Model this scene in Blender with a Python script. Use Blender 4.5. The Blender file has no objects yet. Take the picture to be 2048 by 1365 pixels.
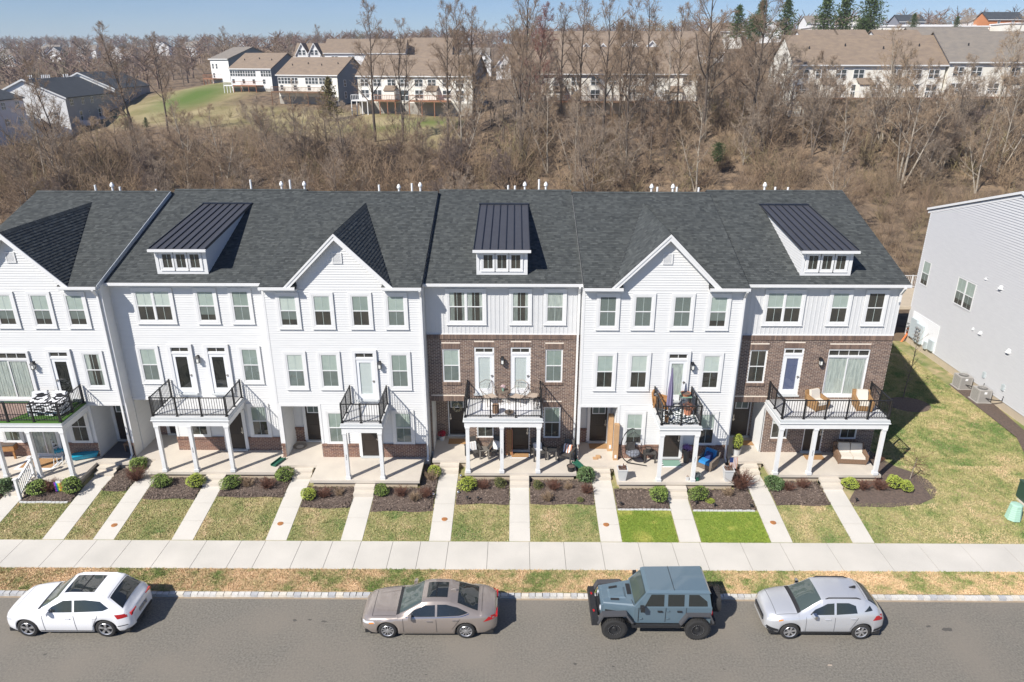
import bpy, bmesh, math, random
import numpy as np
from mathutils import Vector, Matrix
scene = bpy.context.scene
COL = scene.collection
PI = math.pi
random.seed(7)

# ------------------------------------------------------------------ camera
cam_d = bpy.data.cameras.new('camera')
cam_d.sensor_width = 36.0
cam_d.lens = 36.0 * 1423.24 / 2048
cam_d.clip_start = 0.5
cam_d.clip_end = 6000
cam = bpy.data.objects.new('camera', cam_d)
COL.objects.link(cam)
_p, _r, _y = math.radians(21.3199), math.radians(0.06418), math.radians(-0.29637)
_rt = Vector((math.cos(_y), -math.sin(_y), 0)); _f0 = Vector((math.sin(_y), math.cos(_y), 0)); _u0 = Vector((0, 0, 1))
_fw = _f0*math.cos(_p) - _u0*math.sin(_p); _up = _u0*math.cos(_p) + _f0*math.sin(_p)
_rt2 = _rt*math.cos(_r) + _up*math.sin(_r); _up2 = _up*math.cos(_r) - _rt*math.sin(_r)
cam.matrix_world = Matrix(((_rt2.x, _up2.x, -_fw.x, 0), (_rt2.y, _up2.y, -_fw.y, 0), (_rt2.z, _up2.z, -_fw.z, 19.371), (0, 0, 0, 1)))
scene.camera = cam

# ------------------------------------------------------------------ sky, sun, exposure
SUN = Vector((-0.765, -0.74, 1.0)).normalized()
world = bpy.data.worlds.new('World'); scene.world = world; world.use_nodes = True
wn, wl = world.node_tree.nodes, world.node_tree.links
wn.clear()
sky = wn.new('ShaderNodeTexSky'); sky.sky_type = 'NISHITA'; sky.sun_disc = False
sky.sun_elevation = math.asin(SUN.z); sky.sun_rotation = math.atan2(SUN.x, SUN.y)
sky.altitude = 600; sky.air_density = 1.0; sky.dust_density = 0.05; sky.ozone_density = 2.0
bg = wn.new('ShaderNodeBackground'); bg.inputs['Strength'].default_value = 0.080
wo = wn.new('ShaderNodeOutputWorld')
tc = wn.new('ShaderNodeTexCoord'); mp = wn.new('ShaderNodeMapping'); mp.inputs['Scale'].default_value = (1.0, 1.0, 5.0)
nz = wn.new('ShaderNodeTexNoise'); nz.inputs['Scale'].default_value = 2.2; nz.inputs['Detail'].default_value = 6; nz.inputs['Roughness'].default_value = .55
rp = wn.new('ShaderNodeValToRGB'); rp.color_ramp.elements[0].position = .5; rp.color_ramp.elements[1].position = .8
rp.color_ramp.elements[0].color = (0, 0, 0, 1); rp.color_ramp.elements[1].color = (.22, .22, .22, 1)
mx = wn.new('ShaderNodeMixRGB'); mx.inputs['Color2'].default_value = (6.0, 6.8, 8.0, 1)
wl.new(tc.outputs['Generated'], mp.inputs['Vector']); wl.new(mp.outputs['Vector'], nz.inputs['Vector'])
wl.new(nz.outputs['Fac'], rp.inputs['Fac']); wl.new(rp.outputs['Color'], mx.inputs['Fac'])
tn = wn.new('ShaderNodeMixRGB'); tn.blend_type = 'MULTIPLY'; tn.inputs['Fac'].default_value = 1; tn.inputs['Color2'].default_value = (.58, .69, .93, 1)
wl.new(sky.outputs['Color'], tn.inputs['Color1']); wl.new(tn.outputs['Color'], mx.inputs['Color1']); wl.new(mx.outputs['Color'], bg.inputs['Color']); wl.new(bg.outputs['Background'], wo.inputs['Surface'])
sd = bpy.data.lights.new('sun', 'SUN'); sd.energy = 4.9; sd.angle = math.radians(0.53); sd.color = (1.0, .955, .89)
sun = bpy.data.objects.new('sun', sd); COL.objects.link(sun)
sun.rotation_euler = (-SUN).to_track_quat('-Z', 'Y').to_euler(); sun.location = SUN*80
scene.view_settings.view_transform = 'Standard'; scene.view_settings.look = 'None'
scene.view_settings.exposure = 0.46; scene.view_settings.gamma = 1.0; scene.view_settings.use_curve_mapping = False

# ------------------------------------------------------------------ helpers
ORG = {}
def tag(o, label=None, cat=None, group=None, kind=None):
    if label: o['label'] = label
    if cat: o['category'] = cat
    if group: o['group'] = group
    if kind: o['kind'] = kind
    return o
def empty(name, loc=(0, 0, 0), rz=0, label=None, cat=None, group=None, kind=None, local=False):
    o = bpy.data.objects.new(name, None); COL.objects.link(o)
    o.location = loc; o.rotation_euler = (0, 0, rz); o.empty_display_size = .2
    ORG[o.name] = Vector((0, 0, 0)) if local else Vector(loc)
    return tag(o, label, cat, group, kind)
class MB:
    def __init__(s): s.v = []; s.f = []; s.m = []; s.r = []
    def face(s, pts, mi=0, r=0.0):
        n = len(s.v); s.v.extend([tuple(p) for p in pts]); s.f.append(tuple(range(n, n+len(pts)))); s.m.append(mi); s.r.append(r)
    def box(s, x0, x1, y0, y1, z0, z1, mi=0, r=0.0, skip=''):
        n = len(s.v)
        s.v.extend([(x0,y0,z0),(x1,y0,z0),(x1,y1,z0),(x0,y1,z0),(x0,y0,z1),(x1,y0,z1),(x1,y1,z1),(x0,y1,z1)])
        for k, q in (('b',(0,3,2,1)),('t',(4,5,6,7)),('f',(0,1,5,4)),('r',(1,2,6,5)),('k',(2,3,7,6)),('l',(3,0,4,7))):
            if k not in skip: s.f.append(tuple(n+i for i in q)); s.m.append(mi); s.r.append(r)
    def hexa(s, p, mi=0, r=0.0):   # p: 4 bottom (ccw) + 4 top
        n = len(s.v); s.v.extend([tuple(q) for q in p])
        for q in ((0,3,2,1),(4,5,6,7),(0,1,5,4),(1,2,6,5),(2,3,7,6),(3,0,4,7)):
            s.f.append(tuple(n+i for i in q)); s.m.append(mi); s.r.append(r)
    def fbox(s, tf, u0, u1, z0, z1, n0, n1, mi=0, r=0.0, back=False):  # box in a facade frame
        o, U, N = tf
        def P(u, z, n): return (o[0]+U[0]*u+N[0]*n, o[1]+U[1]*u+N[1]*n, o[2]+z)
        k = len(s.v)
        s.v.extend([P(u0,z0,n0),P(u1,z0,n0),P(u1,z1,n0),P(u0,z1,n0),P(u0,z0,n1),P(u1,z0,n1),P(u1,z1,n1),P(u0,z1,n1)])
        fs = [(4,5,6,7),(0,4,7,3),(1,2,6,5),(3,7,6,2),(0,1,5,4)] + ([(0,3,2,1)] if back else [])
        for q in fs: s.f.append(tuple(k+i for i in q)); s.m.append(mi); s.r.append(r)
    def fquad(s, tf, u0, u1, z0, z1, n, mi=0, r=0.0):
        o, U, N = tf
        s.face([(o[0]+U[0]*u+N[0]*n, o[1]+U[1]*u+N[1]*n, o[2]+z) for u, z in ((u0,z0),(u1,z0),(u1,z1),(u0,z1))], mi, r)
    def tube(s, pts, rad, n=6, mi=0, caps=True, r=0.0):
        pts = [Vector(p) for p in pts]
        if not hasattr(rad, '__len__'): rad = [rad]*len(pts)
        base = len(s.v); L = len(pts)
        for i, p in enumerate(pts):
            d = (pts[min(i+1, L-1)] - pts[max(i-1, 0)])
            if d.length < 1e-9: d = Vector((0, 0, 1))
            d.normalize()
            a = Vector((0, 0, 1)) if abs(d.z) < .9 else Vector((1, 0, 0))
            u = d.cross(a).normalized(); w = d.cross(u)
            for k in range(n):
                t = 2*PI*k/n
                q = p + (u*math.cos(t) + w*math.sin(t))*rad[i]
                s.v.append((q.x, q.y, q.z))
        for i in range(L-1):
            for k in range(n):
                a0 = base+i*n+k; a1 = base+i*n+(k+1) % n
                s.f.append((a0, a0+n, a1+n, a1)); s.m.append(mi); s.r.append(r)
        if caps:
            s.f.append(tuple(base+k for k in range(n))); s.m.append(mi); s.r.append(r)
            s.f.append(tuple(base+(L-1)*n+k for k in range(n-1, -1, -1))); s.m.append(mi); s.r.append(r)
    def lathe(s, prof, c=(0, 0, 0), n=16, mi=0, axis='z', r=0.0):   # prof: (radius, height)
        base = len(s.v)
        for (ra, h) in prof:
            for k in range(n):
                t = 2*PI*k/n; a, b = ra*math.cos(t), ra*math.sin(t)
                if axis == 'z': s.v.append((c[0]+a, c[1]+b, c[2]+h))
                elif axis == 'y': s.v.append((c[0]+a, c[1]+h, c[2]+b))
                else: s.v.append((c[0]+h, c[1]+a, c[2]+b))
        for i in range(len(prof)-1):
            for k in range(n):
                a0 = base+i*n+k; a1 = base+i*n+(k+1) % n
                q = (a0, a1, a1+n, a0+n)
                if axis == 'y': q = q[::-1]
                s.f.append(q); s.m.append(mi); s.r.append(r)
    def build(s, name, mats, parent=None, smooth=False, label=None, cat=None, group=None, kind=None, rnd=False, recalc=False):
        if not isinstance(mats, (list, tuple)): mats = [mats]
        me = bpy.data.meshes.new(name)
        v = s.v
        if parent is not None:
            g = ORG.get(parent.name, Vector((0, 0, 0)))
            if g.length > 0: v = [(a-g.x, b-g.y, c-g.z) for a, b, c in v]
        me.from_pydata(v, [], s.f)
        for m in mats: me.materials.append(m)
        if len(mats) > 1: me.polygons.foreach_set('material_index', s.m)
        if rnd:
            at = me.attributes.new('rnd', 'FLOAT', 'FACE'); at.data.foreach_set('value', s.r)
        if smooth: me.polygons.foreach_set('use_smooth', [True]*len(s.f))
        if recalc:
            bm = bmesh.new(); bm.from_mesh(me); bmesh.ops.recalc_face_normals(bm, faces=bm.faces); bm.to_mesh(me); bm.free()
        me.update()
        o = bpy.data.objects.new(name, me); COL.objects.link(o)
        if parent is not None:
            o.parent = parent; ORG[o.name] = ORG.get(parent.name, Vector((0, 0, 0)))
        return tag(o, label, cat, group, kind)
def copy_tree(o, parent=None):
    c = o.copy(); COL.objects.link(c); c.parent = parent
    ORG[c.name] = ORG.get(o.name, Vector((0, 0, 0)))
    for ch in list(o.children): copy_tree(ch, c)
    return c
def place(o, loc, rz=0, s=1.0, label=None, group=None):
    c = copy_tree(o); c.location = loc; c.rotation_euler = (0, 0, rz); c.scale = (s, s, s)
    if label: c['label'] = label
    if group: c['group'] = group
    return c
def nmesh(name, V, F, mats, parent=None, rnd=None, kind=None, smooth=False, **kw):  # numpy mesh, F (n,3) or (n,4)
    me = bpy.data.meshes.new(name)
    V = np.asarray(V, dtype=np.float32); F = np.asarray(F, dtype=np.int32)
    k = F.shape[1]
    me.vertices.add(len(V)); me.vertices.foreach_set('co', V.ravel())
    me.loops.add(F.size); me.loops.foreach_set('vertex_index', F.ravel())
    me.polygons.add(len(F)); me.polygons.foreach_set('loop_start', np.arange(len(F), dtype=np.int32)*k)
    if not isinstance(mats, (list, tuple)): mats = [mats]
    for m in mats: me.materials.append(m)
    if rnd is not None:
        at = me.attributes.new('rnd', 'FLOAT', 'FACE'); at.data.foreach_set('value', np.asarray(rnd, dtype=np.float32))
    if smooth: me.polygons.foreach_set('use_smooth', np.ones(len(F), dtype=bool))
    me.update(calc_edges=True); me.validate()
    o = bpy.data.objects.new(name, me); COL.objects.link(o)
    if parent is not None: o.parent = parent
    return tag(o, kind=kind, **kw)

# ------------------------------------------------------------------ materials
def mat(name, c1, rough=.6, c2=None, scale=4.0, detail=5, metal=0.0, bump=0.0, bscale=60.0, rnd=None, spec=.5, coat=0.0, lo=.3, hi=.7, stretch=None, c3=None, s3=.5, lo3=.5, hi3=.62):
    m = bpy.data.materials.new(name); m.use_nodes = True
    n, l = m.node_tree.nodes, m.node_tree.links
    b = n['Principled BSDF']; b.inputs['Roughness'].default_value = rough; b.inputs['Metallic'].default_value = metal
    b.inputs['Specular IOR Level'].default_value = spec
    if coat: b.inputs['Coat Weight'].default_value = coat; b.inputs['Coat Roughness'].default_value = .04
    b.inputs['Base Color'].default_value = (*c1, 1)
    tcn = n.new('ShaderNodeTexCoord'); vec = tcn.outputs['Object']
    if stretch:
        mpn = n.new('ShaderNodeMapping'); mpn.inputs['Scale'].default_value = stretch; l.new(vec, mpn.inputs['Vector']); vec = mpn.outputs['Vector']
    col = None
    if c2 is not None:
        t = n.new('ShaderNodeTexNoise'); t.inputs['Scale'].default_value = scale; t.inputs['Detail'].default_value = detail; l.new(vec, t.inputs['Vector'])
        r = n.new('ShaderNodeMapRange'); r.inputs['From Min'].default_value = lo; r.inputs['From Max'].default_value = hi; l.new(t.outputs['Fac'], r.inputs['Value'])
        x = n.new('ShaderNodeMixRGB'); x.inputs['Color1'].default_value = (*c1, 1); x.inputs['Color2'].default_value = (*c2, 1)
        l.new(r.outputs['Result'], x.inputs['Fac']); col = x.outputs['Color']
    if c3 is not None:
        t = n.new('ShaderNodeTexNoise'); t.inputs['Scale'].default_value = s3; t.inputs['Detail'].default_value = 4; l.new(tcn.outputs['Object'], t.inputs['Vector'])
        r = n.new('ShaderNodeMapRange'); r.inputs['From Min'].default_value = lo3; r.inputs['From Max'].default_value = hi3; l.new(t.outputs['Fac'], r.inputs['Value'])
        x = n.new('ShaderNodeMixRGB'); x.inputs['Color1'].default_value = (*c1, 1); x.inputs['Color2'].default_value = (*c3, 1)
        if col: l.new(col, x.inputs['Color1'])
        l.new(r.outputs['Result'], x.inputs['Fac']); col = x.outputs['Color']
    if rnd is not None:   # list of colours chosen by the per-piece random number
        a = n.new('ShaderNodeAttribute'); a.attribute_name = 'rnd'
        cr = n.new('ShaderNodeValToRGB'); e = cr.color_ramp.elements
        while len(e) < len(rnd): e.new(.5)
        for i, c in enumerate(rnd): e[i].position = i/(len(rnd)-1); e[i].color = (*c, 1)
        l.new(a.outputs['Fac'], cr.inputs['Fac'])
        if col:
            x = n.new('ShaderNodeMixRGB'); x.blend_type = 'MULTIPLY'; x.inputs['Fac'].default_value = 1
            l.new(col, x.inputs['Color1']); l.new(cr.outputs['Color'], x.inputs['Color2']); col = x.outputs['Color']
        else: col = cr.outputs['Color']
    if col: l.new(col, b.inputs['Base Color'])
    if bump:
        t = n.new('ShaderNodeTexNoise'); t.inputs['Scale'].default_value = bscale; t.inputs['Detail'].default_value = 4; l.new(vec, t.inputs['Vector'])
        bp = n.new('ShaderNodeBump'); bp.inputs['Strength'].default_value = bump; bp.inputs['Distance'].default_value = .02
        l.new(t.outputs['Fac'], bp.inputs['Height']); l.new(bp.outputs['Normal'], b.inputs['Normal'])
    return m
def glassmat(name, tint=(.88, .90, .885), refl=1.0, rough=.02):
    m = bpy.data.materials.new(name); m.use_nodes = True
    n, l = m.node_tree.nodes, m.node_tree.links; n.clear()
    o = n.new('ShaderNodeOutputMaterial'); t = n.new('ShaderNodeBsdfTransparent'); t.inputs['Color'].default_value = (*tint, 1)
    g = n.new('ShaderNodeBsdfGlossy'); g.inputs['Roughness'].default_value = rough
    f = n.new('ShaderNodeLayerWeight'); f.inputs['Blend'].default_value = .5
    pw = n.new('ShaderNodeMath'); pw.operation = 'POWER'; pw.inputs[1].default_value = 4.0; l.new(f.outputs['Facing'], pw.inputs[0])
    a = n.new('ShaderNodeMath'); a.operation = 'MULTIPLY_ADD'; a.inputs[1].default_value = .9; a.inputs[2].default_value = .075*refl; a.use_clamp = True; l.new(pw.outputs[0], a.inputs[0])
    tcn = n.new('ShaderNodeTexCoord'); nt = n.new('ShaderNodeTexNoise'); nt.inputs['Scale'].default_value = .9; nt.inputs['Detail'].default_value = 1; l.new(tcn.outputs['Object'], nt.inputs['Vector'])
    bp = n.new('ShaderNodeBump'); bp.inputs['Strength'].default_value = .6; bp.inputs['Distance'].default_value = .08; l.new(nt.outputs['Fac'], bp.inputs['Height']); l.new(bp.outputs['Normal'], g.inputs['Normal'])
    x = n.new('ShaderNodeMixShader'); l.new(a.outputs[0], x.inputs['Fac'])
    l.new(t.outputs[0], x.inputs[1]); l.new(g.outputs[0], x.inputs[2]); l.new(x.outputs[0], o.inputs['Surface'])
    return m
M = {}
M['siding'] = mat('white_vinyl_siding', (.685, .685, .672), .5, (.65, .65, .64), 1.2, stretch=(1, 1, 6))
M['batten'] = mat('white_board_siding', (.64, .64, .635), .5, (.60, .605, .605), 2)
M['trim'] = mat('white_trim', (.72, .72, .71), .45, (.68, .68, .675), 3)
M['grayside'] = mat('grey_vinyl_siding', (.56, .56, .56), .5, (.525, .525, .53), 1.5, stretch=(1, 1, 6))
M['mortar'] = mat('mortar', (.78, .69, .58), .9, (.66, .58, .48), 20)
M['brick'] = mat('brown_brick', (1, 1, 1), .85, (.75, .75, .75), 30, rnd=[(.18, .12, .092), (.235, .16, .122), (.14, .098, .08), (.29, .20, .15), (.20, .135, .104), (.155, .108, .088)])
M['brickred'] = mat('red_brown_brick', (1, 1, 1), .85, (.75, .75, .75), 30, rnd=[(.22, .125, .09), (.28, .155, .11), (.17, .10, .08), (.32, .19, .13), (.24, .13, .095)])
M['shingle'] = mat('charcoal_shingles', (1, 1, 1), .9, (.86, .86, .86), 26, detail=3, rnd=[(.042, .048, .048), (.072, .079, .077), (.053, .059, .058), (.092, .100, .096), (.060, .066, .065), (.037, .042, .042)], bump=.4, bscale=120)
M['rooffelt'] = mat('roof_edge_dark', (.02, .022, .025), .8)
M['metalroof'] = mat('dark_standing_seam_metal', (.070, .070, .076), .45, (.062, .062, .068), 3, metal=.1)
M['seam'] = mat('seam_dark', (.02, .023, .032), .5, metal=.3)
M['flash'] = mat('dark_flashing', (.02, .025, .04), .4, metal=.2)
M['glass'] = glassmat('window_glass')
M['glassdark'] = glassmat('door_glass', (.55, .6, .6), 1.2)
M['blind'] = mat('pale_green_grey_blind', (.50, .565, .52), .7, (.42, .49, .45), 3)
M['blindlow'] = mat('blind_behind_insect_screen', (.22, .25, .235), .8, (.17, .20, .185), 3)
M['blindb'] = mat('brighter_blind', (.66, .71, .66), .7, (.58, .64, .60), 3)
M['blindc'] = mat('dimmer_blind', (.36, .42, .38), .7, (.28, .34, .31), 2)
M['muntin'] = mat('pale_green_muntin', (.62, .68, .66), .6)
M['curtainlow'] = mat('curtain_behind_screen', (.30, .33, .30), .8, (.16, .18, .17), 8, stretch=(6, 6, .3), lo=.4, hi=.6)
M['blinddark'] = mat('dark_slat_blind', (.12, .15, .14), .7)
M['curtain'] = mat('pale_curtain', (.62, .66, .6), .8, (.38, .42, .40), 8, stretch=(6, 6, .3), lo=.4, hi=.6)
M['dark'] = mat('painted_dark_room', (.030, .030, .028), .9, (.075, .065, .05), 1.5)  # near-black sheet painted as the unlit room behind the glass
M['doordark'] = mat('dark_brown_door', (.022, .016, .013), .45, (.035, .025, .019), 8, stretch=(4, 4, .5))
M['doorwhite'] = mat('white_door', (.74, .75, .76), .4)
M['paleblind'] = mat('door_blind', (.66, .70, .69), .7)
M['blueblind'] = mat('blue_grey_door_shade', (.13, .15, .26), .7)
M['nickel'] = mat('satin_nickel', (.55, .53, .5), .3, metal=.9)
M['black'] = mat('black_metal', (.012, .012, .013), .4)
M['blackplastic'] = mat('black_plastic', (.02, .02, .021), .6)
M['concrete'] = mat('porch_concrete', (.60, .545, .46), .85, (.50, .45, .385), .8, detail=8, bump=.1, bscale=90)
M['walk'] = mat('sidewalk_concrete', (.60, .565, .505), .85, (.50, .475, .425), .55, detail=8, bump=.1, bscale=90)
M['walkjoint'] = mat('joint_dark', (.16, .145, .12), .9)
M['stucco'] = mat('tan_foundation', (.50, .42, .31), .9, (.44, .37, .28), 2)
M['membrane'] = mat('balcony_floor', (.60, .60, .59), .7, (.54, .54, .53), 3)
M['fascia'] = mat('balcony_fascia_grey', (.50, .52, .52), .6)
M['grit'] = mat('asphalt', (.235, .215, .178), .9, (.120, .112, .096), 14, detail=12, bump=.6, bscale=60, c3=(.215, .190, .155), s3=.35, lo3=.42, hi3=.75, lo=.30, hi=.70)
M['mulch'] = mat('dark_mulch', (.085, .063, .052), .95, (.15, .108, .084), 9, detail=8, bump=1.0, bscale=25)
M['granite'] = mat('granite_kerb', (1, 1, 1), .85, (.7, .72, .75), 14, rnd=[(.66, .63, .58), (.52, .51, .49), (.72, .69, .63), (.58, .56, .51), (.46, .46, .46), (.68, .62, .52)])
M['soil'] = mat('bare_soil_strip', (.30, .235, .165), .95, (.36, .29, .21), 6)
M['rust'] = mat('rusty_orange_cap', (.42, .17, .05), .8, (.30, .13, .05), 12)
M['lawn'] = mat('lawn_thatch', (.36, .30, .15), .95, (.14, .185, .05), 1.3, detail=9, bump=.8, bscale=40, c3=(.46, .34, .20), s3=.9, lo3=.56, hi3=.70)
M['verge'] = mat('dry_verge', (.48, .35, .20), .95, (.26, .25, .10), 1.6, detail=9, bump=.8, bscale=40, lo=.42, hi=.68)
M['pvc'] = mat('white_pvc', (.8, .8, .79), .5)
M['lapshade'] = mat('siding_lap_shade', (.62, .62, .63), .6)  # shade under each lap put into a darker siding colour
M['greylapshade'] = mat('grey_siding_lap_shade', (.30, .30, .32), .6)  # same grey siding, darkened in colour to draw the shade lines
# ------------------------------------------------------------------ facade kit
ZP, Z2, ZE = 1.05, 4.02, 9.98
UX = (1, 0, 0); NF = (0, -1, 0)
def front(y): return ((0, y, 0), UX, NF)
def clap(mb, tf, u0, u1, z0, z1, n0=0.0, expo=.118, clip=None, lip=.027):
    o, U, N = tf; z = z0
    def P(u, z, n): return (o[0]+U[0]*u+N[0]*n, o[1]+U[1]*u+N[1]*n, o[2]+z)
    while z < z1-.01:
        zt = min(z+expo, z1)
        if clip: a0, b0 = clip(z); a1, b1 = clip(zt)
        else: a0, b0, a1, b1 = u0, u1, u0, u1
        if b0 > a0+.01:
            if b1 < a1: a1 = b1 = (a1+b1)/2
            mb.face([P(a0, z, n0+lip), P(b0, z, n0+lip), P(b1, zt, n0+.006), P(a1, zt, n0+.006)])
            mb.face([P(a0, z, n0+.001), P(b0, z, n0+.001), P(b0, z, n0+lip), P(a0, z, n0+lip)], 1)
        z += expo
def subtract(a, b, holes):
    out = [(a, b)]
    for h0, h1 in holes:
        nx = []
        for p, q in out:
            if h1 <= p or h0 >= q: nx.append((p, q)); continue
            if h0 > p: nx.append((p, h0))
            if h1 < q: nx.append((h1, q))
        out = nx
    return out
BR = random.Random(3)
def bricks(mb, tf, u0, u1, z0, z1, holes=(), n0=.049, n1=.060):
    z = z0; row = 0; H = .0625; G = .0145
    while z + H < z1 + .02:
        zt = min(z+H, z1)
        hs = [(h[0], h[1]) for h in holes if h[2] < zt and h[3] > z]
        for a, b in subtract(u0, u1, hs):
            k = math.floor((a - row % 2*.108)/.216); x = k*.216 + (row % 2)*.108
            while x < b:
                p, q = max(x, a), min(x+.2, b)
                if q-p > .03: mb.fbox(tf, p, q, z, zt, n0, n1+BR.uniform(-.002, .002), r=BR.random())
                x += .216
        z += H+G; row += 1
def soldier(mb, tf, u0, u1, z0, z1, n1=.066, n0=.04):
    n = max(1, round((u1-u0)/.078)); w = (u1-u0)/n
    for i in range(n): mb.fbox(tf, u0+i*w+.005, u0+(i+1)*w-.005, z0, z1, n0, n1, r=BR.random())
def ring(mb, tf, u0, u1, z0, z1, w, n0, n1, mi=0, wt=None, wb=None):
    wt = w if wt is None else wt; wb = w if wb is None else wb
    mb.fbox(tf, u0-w, u0, z0-wb, z1+wt, n0, n1, mi); mb.fbox(tf, u1, u1+w, z0-wb, z1+wt, n0, n1, mi)
    mb.fbox(tf, u0, u1, z1, z1+wt, n0, n1, mi); mb.fbox(tf, u0, u1, z0-wb, z0, n0, n1, mi)
def window(par, tf, u, z0, z1, w, c=.034, casing=.12, shade='blind', panes=1, sash='hung', muntin=True):
    """double hung window; w = glass width of one unit, panes = units side by side"""
    tot = w*panes + .09*(panes-1); a = u-tot/2; b = u+tot/2
    mb = MB()
    if casing:
        ring(mb, tf, a-.05, b+.05, z0-.05, z1+.05, casing, c, c+.042)
        mb.fbox(tf, a-.06-casing, b+.06+casing, z0-.075-casing, z0-.04-casing, c, c+.06)
    ring(mb, tf, a, b, z0, z1, .05, c, c+.033)
    for i in range(1, panes): mb.fbox(tf, a+i*(w+.09)-.09, a+i*(w+.09), z0, z1, c, c+.036)
    wo = mb.build('window', M['trim'], par)
    zm = (z0+z1)/2
    fr = MB(); pn = MB(); sh = MB(); dk = MB(); mu = MB()
    for i in range(panes):
        p = a+i*(w+.09); q = p+w
        if sash == 'hung':
            fr.fbox(tf, p, q, zm-.022, zm+.022, c+.008, c+.03)
        ring(fr, tf, p+.022, q-.022, z0+.022, z1-.022, .022, c+.006, c+.026)
        if muntin: mu.fbox(tf, (p+q)/2-.009, (p+q)/2+.009, z0, z1, c+.008, c+.013)
        pn.fquad(tf, p, q, z0, z1, c+.015)
        dk.fquad(tf, p, q, z0, z1, c+.001)
        lo = 1 if sash == 'hung' else 0
        if shade == 'blind': sh.fquad(tf, p, q, z0, zm, c+.004, lo); sh.fquad(tf, p, q, zm, z1, c+.004)
        elif shade == 'half': sh.fquad(tf, p, q, zm-.05, z1, c+.004)
        elif shade == 'two3': sh.fquad(tf, p, q, z0+.2*(z1-z0), zm, c+.004, lo); sh.fquad(tf, p, q, zm, z1, c+.004)
        elif shade == 'curt':
            for za, zb, k in ((z0, zm, lo), (zm, z1, 0)): sh.fquad(tf, p, p+w*.33, za, zb, c+.004, k); sh.fquad(tf, q-w*.2, q, za, zb, c+.004, k)
        elif shade == 'curtfull': sh.fquad(tf, p, q, z0, zm, c+.004, lo); sh.fquad(tf, p, q, zm, z1, c+.004)
        elif shade == 'slat':
            z = z0+.01
            while z < z1-.02: sh.fquad(tf, p, q, z, z+.026, c+.005); z += .045
    fr.build('sash', M['trim'], wo)
    dk.build('dark_backing', M['dark'], wo)
    if sh.f: sh.build('blind' if shade in ('blind', 'half', 'two3', 'slat') else 'curtain', [M['curtain'], M['curtainlow']] if 'curt' in shade else ([M['slat']] if shade == 'slat' else [M[BR.choice(('blind', 'blind', 'blindb', 'blindc'))], M['blindlow']]), wo)
    if mu.f: mu.build('muntin', M['muntin'], wo)
    pn.build('pane', M['glass'], wo)
    return wo
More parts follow.
